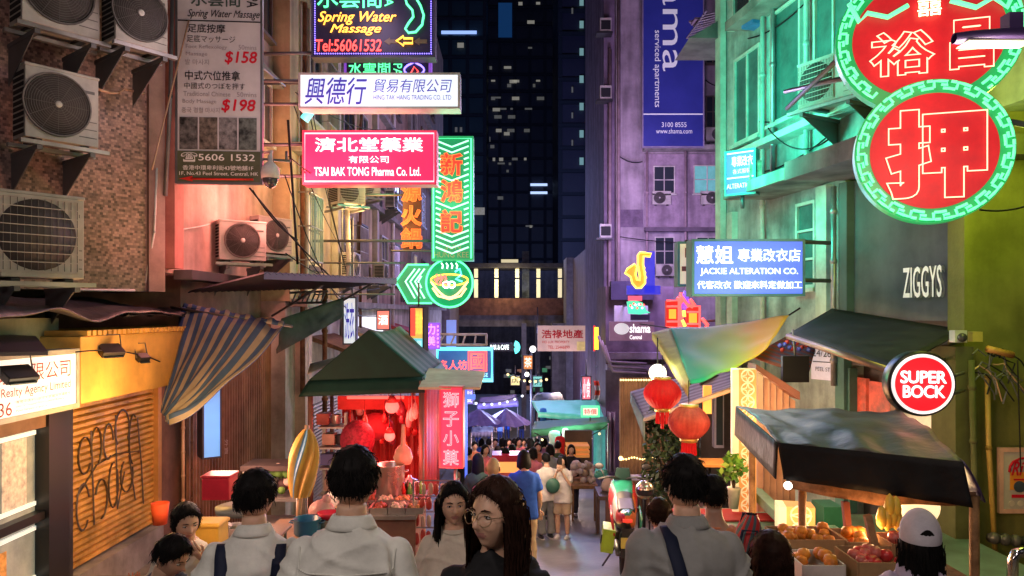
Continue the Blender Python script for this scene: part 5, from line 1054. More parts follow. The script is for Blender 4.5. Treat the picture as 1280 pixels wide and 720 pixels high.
# wooden bar front panels behind
wp = mat('peach_panel', (.58, .36, .26), .6, var=.2, streak=.25)
bf = thing('bar_counter_front', 'peach wooden bar front with vertical grooves between lattice pillars', 'bar front', P(965, 640, 9))
b = MB()
for k in range(6): x0 = 947+k*8; b.prism([P(x0, 640, 8.6), P(x0+7, 640, 8.55), P(x0+7, 466+k*7, 8.55), P(x0, 462+k*7, 8.6)], (0, .1, 0), wp)
part(bf, 'panelling', b); part(bf, 'sill', MB().prism([P(945, 462, 8.5), P(1000, 500, 8.3), P(1000, 490, 8.3), P(945, 455, 8.5)], (0, .3, 0), mat('dark_red_wood', (.2, .06, .04), .5)))
lamp(P(965, 520, 8.0), (1, .55, .25), 14, .2, bf.root if hasattr(bf, 'root') else bf)
tv = thing('menu_screen', 'dark screen hanging under the awning by the bar', 'screen', P(995, 478, 8.4)); MB().bx(-.15, .15, 0, .06, 0, .3, blk).build('screen', tv); MB().tube([(0, .03, .3), (0, .1, .6)], .012, steel, 6).build('arm', tv)
b = thing('bar_awning', 'reddish slatted awning under the green shade cloth', 'awning', P(970, 470, 9)); 
part(b, 'slats', MB().grid(lambda u, v: P(938, 446, 9.4).lerp(P(1010, 470, 8.6), u).lerp(P(985, 420, 9.6).lerp(P(1020, 432, 9.2), u), v), 8, 12, stripes('red_brown_slats', (.25, .07, .05), (.12, .1, .12), 8, 1)), solid=.02)
g_ = MB()
for k in range(14): g_.ball(P(975+k*3, 432+5*math.sin(k*1.7), 9.0), .03, (mat('blue_bauble', (.1, .1, .5), .2), mat('red_bauble', (.5, .04, .03), .2))[k % 2], 8, 6)
part(b, 'baubles', g_)
# ziggys awning
t = thing('bar_awning', 'dark grey awning with metal front bar under the raised letters', 'awning', P(1090, 430, 8))
A, B, Cc, D = P(985, 418, 8.6), P(1116, 462, 6.9), P(1208, 413, 7.75), P(1040, 386, 9.9)
aw = mat('charcoal_awning', (.03, .033, .036), .65, var=.4, scale=5)
part(t, 'cloth', MB().grid(lambda u, v: A.lerp(B, u).lerp(D.lerp(Cc, u), v), 16, 8, aw), solid=.012); part(t, 'front_bar', MB().tube([A-Vector((0, 0, .02)), B-Vector((0, 0, .02))], .035, mat('brown_bar', (.3, .2, .18), .4, .5), 8)); part(t, 'side_arm', MB().tube([B, P(1190, 448, 7.7)], .018, steel, 6))
MB().bx(-.06, .06, -.08, .02, 0, .12, white).ball((0, -.1, .05), .045, MC['dome_black']).single('security_camera', 'boxy white camera at the end of the charcoal awning', 'camera').location = P(1200, 428, 7.4)
MB().bx(-.05, .05, -.06, .02, 0, .1, mat('yellow_box', (.5, .4, .1), .5)).single('junction_box', 'small yellow junction box right of the awning end', 'box').location = P(1219, 427, 7.4)
# black fruit stall canopy
fs = thing('fruit_stall', 'fruit stall with sagging black plastic canopy on wooden posts', 'stall', (2.6, 5.3, GZ(5.3)))
grt = mat('lit_grey_plastic_sheet', (.06, .058, .06), .5, var=.45, scale=4, bump=.5, bscale=10)  # canopy top coloured greyer than the black valance, as though lit
bp2 = mat('black_plastic_sheet', (.010, .010, .012), .6, var=.3, scale=5, bump=.5, bscale=12)
FL, FR, BR, BL = P(972, 553, 5.4), P(1204, 577, 4.7), P(1120, 512, 6.6), P(920, 508, 7.0)
part(fs, 'canopy', MB().grid(lambda u, v: FL.lerp(FR, u).lerp(BL.lerp(BR, u), v)+Vector((0, 0, .05*math.sin(math.pi*v)-.03*abs(math.sin(u*6))+wig((u*7, v*6, 9), .03))), 34, 22, grt), solid=.012)
part(fs, 'valance', MB().grid(lambda u, v: FL.lerp(FR, u)+Vector((.03*v, -.04*v+.012*math.sin(u*30)*v, -(.26+.02*u)*v)), 40, 6, bp2), solid=.01)
part(fs, 'valance', MB().grid(lambda u, v: BL.lerp(FL, u)+Vector((-.01*v, .01*math.sin(u*20)*v, -.27*v)), 16, 4, bp2), solid=.01); part(fs, 'valance', MB().grid(lambda u, v: FR.lerp(BR, u)+Vector((.14*v*(1-u), 0, -(.16+.1*v)*v)), 16, 4, mat('indigo_plastic', (.06, .04, .14), .4, bump=.4)), solid=.01)
part(fs, 'lit_sheet', MB().grid(lambda u, v: P(984, 597, 5.5).lerp(P(1222, 616, 4.75), u)+Vector((0, .02*math.sin(u*20), -(.05+.06*(1-abs(2*u-1)))*v-.03*v)), 24, 3, mat('tan_sheet', (.42, .22, .12), .6, var=.5, scale=9)), solid=.008)
for p in (P(1003, 600, 5.6), P(1218, 620, 4.75), P(940, 530, 6.9), P(1125, 530, 6.5)): part(fs, 'post', MB().tube([p, (p.x, p.y, GZ(p.y))], .03, wood, 6))
part(fs, 'plank', MB().prism([P(1054, 628, 5.2), P(1062, 628, 5.2), P(1068, 694, 5.0), P(1061, 694, 5.0)], (0, .04, 0), mat('red_wood', (.35, .1, .06), .6)), )
part(fs, 'plank', MB().prism([P(1082, 646, 4.9), P(1090, 644, 4.9), P(1106, 712, 4.6), P(1098, 716, 4.6)], (0, .04, 0), wood))
tz = P(1050, 706, 4.6).z
part(fs, 'table', MB().bx(1.72, 2.75, 4.25, 5.2, tz-.05, tz-.02, wood).bx(1.74, 1.8, 4.3, 4.36, GZ(4.3)-.1, tz-.05, wood).bx(2.66, 2.72, 4.3, 4.36, GZ(4.3)-.1, tz-.05, wood).bx(1.74, 1.8, 5.1, 5.16, GZ(5.1)-.1, tz-.05, wood).bx(2.66, 2.72, 5.1, 5.16, GZ(5.1)-.1, tz-.05, wood))
t = thing('bare_bulb', 'small bright bulb at the left end of the stall canopy', 'lamp', P(985, 607, 5.35)); MB().ball((0, 0, 0), .03, glow('bulb', (1, .92, .8), 5), 12, 8).build('bulb', t); MB().tube([(0, 0, .03), (0, .02, .12)], .012, cable, 6).build('cord', t)
lamp(P(1030, 632, 5.75), (1, .55, .25), 46, .1, t); lamp(P(1130, 632, 5.6), (1, .66, .3), 34, .1, t); lamp(P(1090, 668, 4.9), (1, .55, .22), 7, .1, t)  # last lamp is added, unseen, to warm the sheet below the valance
def crate(label, c, size, m, items, r, im, name='fruit', group='fruit on the stall crates', flab='fruit'):
    t = thing('fruit_crate', label, 'crate', c); w, d_, h = size
    MB().bx(-w/2, w/2, -d_/2, d_/2, 0, .012, m).bx(-w/2, w/2, -d_/2-.01, -d_/2, 0, h, m).bx(-w/2, w/2, d_/2, d_/2+.01, 0, h, m).bx(-w/2-.01, -w/2, -d_/2, d_/2, 0, h, m).bx(w/2, w/2+.01, -d_/2, d_/2, 0, h, m).build('box', t)
    for i in range(items):
        p = Vector(c)+Vector((random.uniform(-w/2+r, w/2-r), random.uniform(-d_/2+r, d_/2-r), h*.75+random.uniform(0, .04)))
        r0 = r; r = r0*random.uniform(.84, 1.1)
        o = MB().lathe([(.002, -r*.92), (r*.6, -r*.75), (r, 0), (r*.75, r*.65), (r*.2, r*.88), (.002, r*.78)], random.choice(im), n=12)
        o.single(name, flab, name, group).location = p-Vector((0, 0, r)); o.rotation_euler = (random.uniform(-.9, .9), random.uniform(-.9, .9), 0); r = r0
random.seed(11)
og = [mat('orange_peel', (.8, .3, .03), .4, var=.35, scale=18, bump=.3, bscale=200), mat('orange_peel_deep', (.7, .22, .02), .45, var=.4, scale=15, bump=.3, bscale=200)]; ap = [mat('apple_red', (.6, .04, .04), .3, var=.4, scale=12), mat('apple_pink', (.65, .15, .12), .3, var=.4, scale=12)]
card = mat('cardboard', (.45, .28, .14), .8)
crate('orange filled cardboard tray at the back of the fruit stall', (1.98, 5.0, tz-.02), (.42, .3, .10), card, 16, .042, og, 'orange', 'oranges in the back tray', 'orange in the back cardboard tray of the fruit stall')
crate('second orange filled tray beside the planks', (2.32, 4.95, tz-.02), (.26, .3, .10), card, 10, .042, og, 'orange', 'oranges beside the planks', 'orange in the tray next to the wooden planks')
crate('front tray of red apples on the fruit stall', (2.22, 4.5, tz-.02), (.36, .3, .12), card, 14, .042, ap, 'apple', 'red apples in the front tray', 'red apple in the front tray of the fruit stall')
crate('white tray of oranges at the left front of the stall', (1.84, 4.5, tz-.02), (.24, .28, .10), mat('white_tray', (.7, .65, .6), .5), 8, .042, og, 'orange', 'oranges in the white tray', 'orange in the white tray at the stall front')
crate('red dragon fruit basket under the red plank', (2.5, 4.75, tz-.02), (.22, .24, .14), mat('tan_basket', (.5, .3, .15), .7), 7, .05, ap, 'red_fruit', 'red fruit in the tan basket', 'red fruit in the tan basket below the plank')
yf = mat('mango_skin', (.75, .5, .06), .4, var=.3)
for k, (px, py) in enumerate(((1102, 652), (1109, 654), (1116, 650), (1122, 655), (1112, 637), (1120, 640))):
    MB().lathe([(.002, 0), (.03, .03), (.035, .08), (.02, .14), (.002, .16)], yf, loc=P(px, py+10, 4.9), n=12).single('banana_hand' if k > 3 else 'papaya', 'yellow fruit hanging under the canopy by the white cap', 'fruit', 'yellow fruit hanging under the stall canopy')
t = thing('paper_shade_lamp', 'warm glowing round lamp behind the white cap', 'lamp', P(1148, 650, 5.3)); MB().ball((0, 0, .1), (.14, .14, .13), glow('shade_glow', (1, .72, .38), 1.2), 16, 12).build('shade', t); MB().tube([(0, 0, .22), (0, 0, .4)], .01, cable, 5).build('cord', t)
# bar terrace floor and furniture on the right
gm = mat('green_floor', (.12, .22, .17), .5, var=.4); tf = thing('bar_terrace', 'raised green bar terrace with steps and red mat', 'terrace', P(1010, 690, 7))
zt2 = P(1010, 690, 7).z
part(tf, 'platform', MB().bx(2.0, 4.6, 6.3, 8.3, GZ(7)-.6, zt2, gm)); part(tf, 'step', MB().bx(1.95, 3.2, 8.3, 9.4, GZ(9.4)-.3, zt2-.22, gm)); part(tf, 'red_mat', MB().bx(2.05, 2.9, 8.0, 8.29, zt2+.004, zt2+.02, mat('red_carpet', (.45, .05, .06), .9)).bx(2.0, 2.9, 8.35, 9.3, zt2-.215, zt2-.2, MC['red_carpet']))
part(tf, 'kerb', MB().prism([P(930, 602, 8.9), P(985, 655, 7.2), P(985, 668, 7.2), P(930, 612, 8.9)], (.12, .0, 0), mat('mint_kerb', (.25, .42, .35), .6)))
part(tf, 'back_box', MB().bx(P(1030, 0, 7.2).x, P(1054, 0, 7.2).x, 7.2, 7.5, P(0, 672, 7.2).z, P(0, 634, 7.2).z, mat('deep_green_box', (.02, .16, .10), .5)).bx(P(1024, 0, 7).x, P(1052, 0, 7).x, 6.9, 7.15, zt2, P(0, 662, 7).z, mat('mint_seat', (.25, .45, .38), .5)))
t = thing('cafe_table', 'small orange topped table by the bar door', 'table', (pxx(886, 10.5), 10.5, GZ(10.5))); zz = P(886, 577, 10.5).z-GZ(10.5)
MB().bx(-.32, .32, -.25, .25, zz-.03, zz, mat('orange_table_top', (.6, .3, .1), .4)).build('top', t); MB().tube([(0, 0, 0), (0, 0, zz-.03)], .03, dark, 8).build('leg', t); MB().lathe([(.2, 0), (.2, .02), (.03, .04)], dark, n=16).build('base', t)
t = thing('cafe_table', 'pale grey square table in front of the slatted bar wall', 'table', (pxx(805, 13.5), 13.5, GZ(13.5))); zz = P(805, 596, 13.5).z-GZ(13.5)
MB().bx(-.24, .24, -.2, .2, zz-.03, zz, mat('grey_table_top', (.45, .38, .45), .4)).build('top', t); MB().tube([(0, 0, 0), (0, 0, zz-.03)], .03, dark, 8).build('leg', t); MB().lathe([(.2, 0), (.2, .02), (.03, .04)], dark, n=16).build('base', t)
def chair(label, loc, yaw, m):
    t = thing('cafe_chair', label, 'chair', loc, yaw, 'dark chairs outside the bar')
    MB().bx(-.2, .2, -.2, .2, .43, .47, m).build('seat', t, bevel=.01); MB().bx(-.2, .2, .18, .21, .62, .9, m).build('backrest', t, bevel=.01)
    for x in (-.18, .18):
        MB().tube([(x, -.17, 0), (x, -.17, .44)], .016, dark, 6).build('leg', t); MB().tube([(x, .19, 0), (x, .2, .9)], .016, dark, 6).build('leg', t)
        MB().tube([(x, -.17, .44), (x, -.17, .62), (x, .19, .66)], .014, m, 6).build('armrest', t)
chw = mat('dark_chair_wood', (.13, .08, .09), .5)
for i, (px, d, yw, lb) in enumerate(((905, 9.6, 100, 'dark armchair right of the orange topped table'), (872, 11.6, -20, 'dark chair behind the orange topped table'), (783, 15, 30, 'dark chair left of the grey table'), (826, 13.2, -90, 'dark chair right of the grey table'))): chair(lb, (pxx(px, d), d, GZ(d)+.0), R(yw), chw)
bd = thing('bar_doorway', 'tall dark bar window with pale frame behind the cafe table', 'window', P(893, 560, 12.2))
part(bd, 'frame', MB().bx(pxx(893, 12.2), pxx(905, 12.2), 12.2, 12.35, P(0, 560, 12.2).z, P(0, 490, 12.2).z, mat('pale_blue_frame', (.35, .35, .5), .5)).bx(pxx(880, 12.2), pxx(940, 12.2), 12.4, 12.5, GZ(12)-.1, P(0, 470, 12.2).z, mat('dark_bar_wall', (.06, .05, .06), .6))); part(bd, 'pane', MB().bx(pxx(895, 12.2), pxx(903, 12.2), 12.17, 12.19, P(0, 556, 12.2).z, P(0, 494, 12.2).z, glass))
MB().bx(-.06, .06, 0, .05, 0, .42, glow('red_yellow_menu', (1, .35, .06), 1.0)).single('menu_light', 'small orange lit menu beside the left edge of the bar window', 'sign').location = P(884, 517, 11)
# ---------------------------------------------------------------- motorbike
mt = thing('motorbike', 'sporty motorbike in red, white and green seen from behind', 'motorbike', (pxx(783, 9.6), 9.6, GZ(9.6)), R(-6))
rub = mat('tyre_rubber', (.02, .02, .02), .6, var=0); mg = mat('bike_green', (.02, .22, .15), .3); mr_ = mat('bike_red', (.55, .03, .04), .3); mw = mat('bike_white', (.65, .62, .6), .35); my = mat('bike_lime', (.35, .55, .05), .35); mo = mat('bike_orange', (.8, .2, .05), .3); chr_ = mat('chrome', (.6, .6, .62), .15, 1, var=0)
def wheel(y, r, w, nm):
    b = MB().lathe([(r*.62, -w*.35), (r*.8, -w*.5), (r*.97, -w*.3), (r, 0), (r*.97, w*.3), (r*.8, w*.5), (r*.62, w*.35)], rub, n=32); b.bm.transform(Matrix.Translation((0, y, r)) @ Matrix.Rotation(R(90), 4, 'Y')); o = b.build('wheel', mt)
    b = MB()
    for k in range(5): a = 2*math.pi*k/5; b.tube([(0, y, r), (0, y+r*.64*math.cos(a), r+r*.64*math.sin(a))], .018, dark, 6)
    b.tube([(-w*.5, y, r), (w*.5, y, r)], .035, galv, 10); b.tube([(0, y+r*.64*math.cos(a), r+r*.64*math.sin(a)) for a in [2*math.pi*k/24 for k in range(24)]], .022, mo, 6, closed=True); b.build('rim', o)
wheel(0, .31, .17, 0); wheel(1.32, .30, .12, 0)
secs = [(-.30, .03, .80, .90), (-.24, .085, .70, .93), (-.05, .12, .62, .92), (.18, .135, .58, .88), (.38, .15, .52, .92), (.62, .17, .45, 1.0), (.88, .19, .42, 1.0), (1.08, .22, .45, 1.02), (1.26, .20, .52, 1.06), (1.42, .12, .62, 1.0), (1.48, .03, .72, .9)]
b = MB(); NV = 20; rings = []
for (y, w, z0, z1) in secs:
    ring = []
    for j in range(NV):
        a = 2*math.pi*j/NV; c_, s_ = math.cos(a), math.sin(a); ring.append(b.bm.verts.new((w*abs(c_)**.7*(1 if c_ > 0 else -1), y, (z0+z1)/2+(z1-z0)/2*abs(s_)**.8*(1 if s_ > 0 else -1))))
    rings.append(ring)
for i_, (A_, B_) in enumerate(zip(rings, rings[1:])):
    for j in range(NV):
        f = b.bm.faces.new((A_[j], A_[(j+1) % NV], B_[(j+1) % NV], B_[j])); a = (j+.5)/NV*360; k_ = 0
        if 55 < a < 125: m_ = dark if 2 <= i_ <= 4 else mg
        elif a <= 55 or a > 300: m_ = mo if i_ < 5 else mr_
        elif a < 235: m_ = (mr_ if i_ < 3 else mw if i_ < 5 else mr_ if i_ < 7 else mg) if a < 200 else dark
        else: m_ = dark
        b._tag([f], m_, True)
b.bm.faces.new(rings[0][::-1]); b.bm.faces.new(rings[-1]); o = b.build('fairing', mt); sd_ = o.modifiers.new('Subdivision', 'SUBSURF'); sd_.levels = sd_.render_levels = 1
MB().box((0, .16, .90), (.22, .46, .07), dark, rx=R(5)).build('saddle', mt, bevel=.03)
MB().prism([(-.13, 1.12, 1.02), (.13, 1.12, 1.02), (.09, 1.02, 1.22), (-.09, 1.02, 1.22)], (0, .012, .0), mat('windscreen', (.05, .07, .08), .1, var=0)).build('windscreen', mt)
MB().bx(-.14, .14, .35, .95, .26, .5, dark).build('engine', mt, bevel=.03)
for sx in (-1, 1):
    MB().tube([(sx*.05, 1.12, 1.05), (sx*.2, 1.06, 1.08), (sx*.36, .98, 1.06)], .017, dark, 8).build('handlebar', mt); MB().tube([(sx*.26, 1.05, 1.08), (sx*.32, 1.12, 1.2)], .007, dark, 6).ball((sx*.34, 1.12, 1.22), (.07, .018, .045), dark, 12, 8).build('mirror', mt)
    MB().tube([(sx*.11, 0, .31), (sx*.12, .55, .40)], .032, galv, 8).build('swingarm', mt)
MB().tube([(.17, .5, .34), (.21, .1, .45), (.22, -.2, .52)], [.03, .05, .055], chr_, 12).build('exhaust', mt)
MB().box((-.24, .02, .52), (.16, .36, .30), my, ry=R(8)).box((-.325, .02, .53), (.012, .25, .12), dark, ry=R(8)).build('saddlebag', mt, bevel=.04, label='lime and black side bag')
MB().box((0, -.34, .56), (.17, .012, .13), mat('plate_yellow', (.6, .5, .1), .5), rx=R(-12)).build('number_plate', mt); MB().box((0, -.30, .83), (.12, .03, .04), glow('tail_light', (.9, .05, .03), .8)).build('tail_light', mt, bevel=.008)
MB().prism([(-.08, -.30, .36), (.08, -.30, .36), (.07, -.26, .72), (-.07, -.26, .72)], (0, .015, 0), dark).build('mudguard', mt)
for sx, c_ in ((-1, mr_), (1, mg)): MB().tube([(sx*.16, -.18, .6), (sx*.19, .02, .78), (sx*.19, .3, .86)], [.01, .022, .012], c_, 8).build('grab_rail', mt)
MB().tube([(-.12, .4, .3), (-.3, .45, .0)], .014, steel, 6).build('side_stand', mt)
hp = P(806, 613, 9.5)
t = thing('helmet', 'shiny silver and orange helmet hanging on the motorbike mirror', 'helmet', hp)
def hel(u, v):
    a = 2*math.pi*u; b_ = math.pi*v; r = .13; return Vector((r*math.sin(b_)*math.cos(a)*.92, r*1.1*math.sin(b_)*math.sin(a), r*math.cos(b_)*(1 if v < .5 else .85)))
MB().grid(hel, 24, 14, mat('helmet_shell', (.55, .5, .42), .15, .6, var=.6, scale=6)).build('shell', t); MB().grid(lambda u, v: hel(.55+.4*u, .42+.2*v)*1.03, 12, 4, mat('visor', (.03, .03, .04), .08, var=0)).build('visor', t)

# small lamps and signs down the lower street
def festoon(label, a, bb, n, m, r=.07):
    t = thing('festoon_lights', label, 'string lights', (a.x, a.y, a.z)); pts = [a.lerp(bb, i/n)-Vector((0, 0, .35*4*(i/n)*(1-i/n))) for i in range(n+1)]
    part(t, 'wire', MB().tube(pts, .015, cable, 5))
    for p in pts[1:-1]: part(t, 'bulb', MB().ball(p-Vector((0, 0, .08)), r, m, 8, 6))
festoon('string of warm bulbs across the lower street under the property sign', P(628, 462, 38), P(690, 470, 38), 9, glow('warm_festoon', (1, .75, .35), 1.6)); festoon('string of white bulbs above the purple umbrellas', P(585, 500, 37), P(662, 488, 39), 8, glow('white_festoon', (.8, .88, 1), 1.6)); festoon('string of warm bulbs along the edge of the dark green canopy', P(668, 541, 20.8), P(760, 531, 19.8), 9, glow('warm_festoon', (1, .75, .35), 1.6), .035)
for k, (px, py0, py1, d, c, tx) in enumerate(((660, 444, 462, 40, (1, .35, .1), '茶'), (672, 470, 484, 39, (.3, .9, .8), '粥'), (644, 470, 482, 42, (1, .8, .3), '店'), (733, 470, 500, 27, (1, .2, .25), '小食'), (586, 486, 506, 34, (.35, .3, 1), '髮'))):
    s = Sign('light_box_sign', ('small orange lit sign left of the property sign foot', 'small aqua lit sign under the property sign', 'small yellow lit sign at the far end of the street', 'narrow red lit snack sign above the mint canopy', 'small blue violet lit sign left of the umbrellas')[k], px-6, py0, px+6, py1, d); s.board(lightbox('far_panel_%d' % k, c, .65), .15, navy); s.text(tx, px-4.5, py0+3, px+4.5, py1-3, (wtext, bk, bk, wtext, wtext)[k], .02, rot=False); s.arms(steel, [((0, .1, s.h), (0, .1, s.h+.6))], .03)
canopy('low blue grey stall canopy in the middle distance on the left', (P(588, 541, 27), P(616, 540, 27), P(616, 533, 30), P(590, 534, 30)), mat('blue_grey_canopy', (.12, .14, .3), .6), (P(589, 541, 27), P(615, 540, 27)), .03)
# ---------------------------------------------------------------- LEFT stall, awnings, seating
# corrugated dark roof sheet
dk = mat('dark_roof_sheet', (.035, .03, .045), .6, .1, var=.4, scale=4)
b = MB()
def roofs(u, v):
    q = int(round(u*60)) % 2; a = P(235, 366, 10.4).lerp(P(432, 360, 14.2), u); c = P(330, 343, 8.2).lerp(P(496, 350, 12.6), u); return a.lerp(c, v)+Vector((0, 0, .03*q))
b.grid(roofs, 60, 4, dk, False)
t = thing('metal_awning', 'dark corrugated metal awning running over the alley food stalls', 'awning', P(300, 370, 11)); part(t, 'sheet', b, solid=.012); part(t, 'edge', MB().prism([P(330, 349, 8.2), P(496, 355, 12.6), P(496, 348, 12.6), P(330, 340, 8.2)], (0, .03, 0), mat('awning_edge', (.09, .06, .09), .5))); part(t, 'brace', MB().tube([P(410, 352, 12), P(340, 395, 12.6)], .02, steel, 6).tube([P(470, 352, 12.5), P(400, 392, 14)], .02, steel, 6))
lat_ = MB()
for k in range(7): lat_.tube([P(365+k*6, 378, 12.5), P(370+k*6, 366, 12.5)], .015, steel, 5)
lat_.tube([P(362, 366, 12.5), P(410, 364, 12.5)], .02, steel, 5).tube([P(362, 379, 12.5), P(408, 378, 12.5)], .02, steel, 5); part(t, 'lattice', lat_)
# blue striped awning
bs = stripes('blue_stripe_cloth', (.04, .08, .20), (.24, .22, .21), 10, 0, .8, .55)
A, B, Cc, D = P(228, 384, 9.8), P(354, 408, 8.4), P(212, 528, 8.2), P(201, 512, 8.8)
t = thing('striped_awning', 'tattered blue and tan striped awning drooping beside the orange fascia', 'awning', P(260, 460, 9))
part(t, 'cloth', MB().grid(lambda u, v: A.lerp(B, u).lerp(D.lerp(Cc, u), v)+Vector((0, 0, -.16*math.sin(math.pi*v)*u+wig((u*6, v*3, 4), .06)+.03*math.sin(u*37+v*4+2*math.sin(u*9))*(.3+v))), 88, 16, bs), solid=.01)
part(t, 'ragged_edge', MB().grid(lambda u, v: A.lerp(B, u)+Vector((0, .05*v, (.05+wig((u*14, 2, 2), .07))*v)), 44, 2, bs), solid=.01); part(t, 'pole', MB().tube([A+Vector((-.2, .1, 0)), B+Vector((.1, 0, 0))], .018, steel, 6))
dkc = mat('grey_green_canvas', (.10, .12, .11), .8, var=.4)
MB().grid(lambda u, v: P(346, 442, 11).lerp(P(430, 396, 12.5), u).lerp(P(352, 398, 11.2).lerp(P(428, 372, 12.8), u), v)+Vector((0, wig((u*5, v*5, 2), .1), 0)), 18, 8, dkc).single('canvas_sheet', 'grey green canvas sheet hung above the alley stalls', 'canvas', solid=.01)
# tent
tn = thing('market_tent', 'dark green gabled market tent over the red lit food stall', 'tent', (P(460, 640, 9.5).x, 9.5, GZ(9.5)))
gd = mat('dark_green_canvas', (.008, .034, .027), .6, var=.3, scale=3); gs = stripes('green_white_stripes', (.025, .09, .07), (.10, .15, .15), 5, 1)
ap_, le, re = P(461, 413, 9.5), P(386, 476, 9.5), P(528, 471, 9.5); bk_ = Vector((0, 2.6, 0)); dn = Vector((0, 0, -.19))
part(tn, 'gable', MB().prism([ap_, le, re], (0, .02, 0), gd))
part(tn, 'roof_slope', MB().grid(lambda u, v: ap_.lerp(re, u)+bk_*v+Vector((0, .02, .004-.05*math.sin(math.pi*v))), 10, 10, gs), solid=.015); part(tn, 'roof_slope', MB().grid(lambda u, v: ap_.lerp(le, u)+bk_*v+Vector((0, .02, .004-.05*math.sin(math.pi*v))), 10, 10, gd), solid=.015)
part(tn, 'valance', MB().grid(lambda u, v: le.lerp(re, u)+dn*v+Vector((-.12*v*(1-u)*.8+.05*v*u, -.02-.10*v, 0)), 24, 3, gd), solid=.012)
part(tn, 'valance', MB().grid(lambda u, v: re+bk_*u+dn*v*.8+Vector((.1*v, 0, 0)), 12, 2, mat('teal_grey_canvas', (.12, .2, .2), .6)), solid=.012)
for p in (P(527, 476, 9.45), P(388, 480, 9.6), P(516, 470, 12), P(415, 470, 12)): part(tn, 'post', MB().tube([p, (p.x, p.y, GZ(p.y)-.1)], .035, mat('tent_post', (.16, .08, .06), .5), 8))
lamp(P(520, 440, 9.8)+Vector((.3, 0, .5)), (.3, .9, .85), 10, .3, tn)
MB().prism([P(523, 484, 9), P(600, 484, 9.0), P(606, 464, 10.4), P(536, 460, 10.4)], (0, 0, -.03), mat('beige_sheet_roof', (.42, .40, .30), .7, var=.3, streak=.3)).single('side_roof', 'flat beige sheet roof joined to the green tent', 'roof')
MB().grid(lambda u, v: P(384, 468, 10).lerp(P(420, 452, 10.5), u).lerp(P(388, 455, 10.6).lerp(P(430, 444, 11), u), v), 6, 4, mat('beige_sheet_roof', (.42, .40, .30))).single('side_roof', 'narrow beige flap left of the green tent', 'roof', solid=.01)
# red lit stall
redp = mat('red_tarp', (.6, .05, .05), .6, var=.3); rl = glow('red_tube', (1, .08, .06), 2.2)
stl = thing('food_stall', 'red lit street food stall with counters, shelves and red curtains', 'stall', (P(475, 640, 9).x, 9.5, GZ(9.5)))
dS = 11.8
part(stl, 'back_curtain', MB().grid(lambda u, v: P(428+106*u, 497+130*v, dS)+Vector((0, .05*math.sin(u*60), 0)), 60, 4, redp), solid=.01)
part(stl, 'header', MB().bx(P(422, 0, 11).x, P(528, 0, 11).x, 11, 11.05, P(0, 512, 11).z, P(0, 495, 11).z, redp)); part(stl, 'red_tube', MB().tube([P(434, 497, 10.6), P(505, 497, 10.6)], .022, rl, 8))
part(stl, 'side_curtain', MB().grid(lambda u, v: P(530, 480, 9.5).lerp(P(548, 480, 11.5), u)+Vector((.03*math.sin(u*30), 0, -1.55*v)), 30, 3, redp), solid=.01)
zc = P(0, 640, 8.2).z
ctr = mat('steel_counter', (.4, .36, .34), .3, .6)
part(stl, 'counter', MB().bx(P(395, 0, 8.6).x, P(527, 0, 8.6).x, 8.1, 9.3, zc-.06, zc-.02, ctr).bx(P(400, 0, 8.6).x, P(525, 0, 8.6).x, 8.2, 9.2, GZ(9.2)-.1, zc-.06, mat('counter_front', (.3, .16, .12), .6)))
part(stl, 'shelf_frame', MB().bx(P(405, 0, 11).x, P(409, 0, 11).x, 10.9, 11, GZ(11), P(0, 515, 11).z, galv).bx(P(432, 0, 11).x, P(435, 0, 11).x, 10.9, 11, GZ(11), P(0, 515, 11).z, galv))
for y in (530, 555, 580, 612): part(stl, 'shelf', MB().bx(P(404, 0, 11).x, P(436, 0, 11).x, 10.7, 11.1, P(0, y+2, 11).z, P(0, y, 11).z, galv))
lamp(P(470, 520, 9.9), (1, .10, .08), 42, .15, stl); lamp(P(500, 560, 9.2), (1, .12, .10), 26, .15, stl); lamp(P(540, 600, 8.6), (1, .12, .1), 18, .15, stl); lamp(P(415, 590, 10), (1, .55, .35), 10, .15, stl)
random.seed(21)
def pot(label, loc, r, h, m, lid=None, name='cooking_pot', group=None):
    t = thing(name, label, name.replace('_', ' '), loc, 0, group); MB().lathe([(.001, 0), (r*.9, 0), (r, .02), (r, h), (r*1.06, h+.01), (r*.95, h+.004), (r*.9, .03), (.001, .03)], m, n=24).build('bowl' if h < .12 else 'vessel', t)
    for sx in (-1, 1): MB().tube([(sx*r, -.04, h*.8), (sx*(r+.04), -.03, h*.82), (sx*(r+.04), .03, h*.82), (sx*r, .04, h*.8)], .008, m, 6).build('handle', t)
    if lid: MB().lathe([(r*1.02, 0), (r*.9, .03), (.03, .06), (.02, .09), (.001, .09)], lid, loc=(0, 0, h), n=24).build('lid', t)
    return t
alu = mat('aluminium', (.6, .57, .52), .3, .8, var=.2)
pot('big dented aluminium pot on the red lit stall counter', Vector((P(488, 0, 8.9).x, 8.9, zc-.02)), .17, .40, alu); pot('small lidded pot behind the tall pot on the stall', Vector((P(512, 0, 9.1).x, 9.1, zc-.02)), .11, .14, alu, alu); pot('dark wok pot at the left of the stall counter', Vector((P(452, 0, 9.0).x, 9.0, zc-.02)), .14, .12, dark)
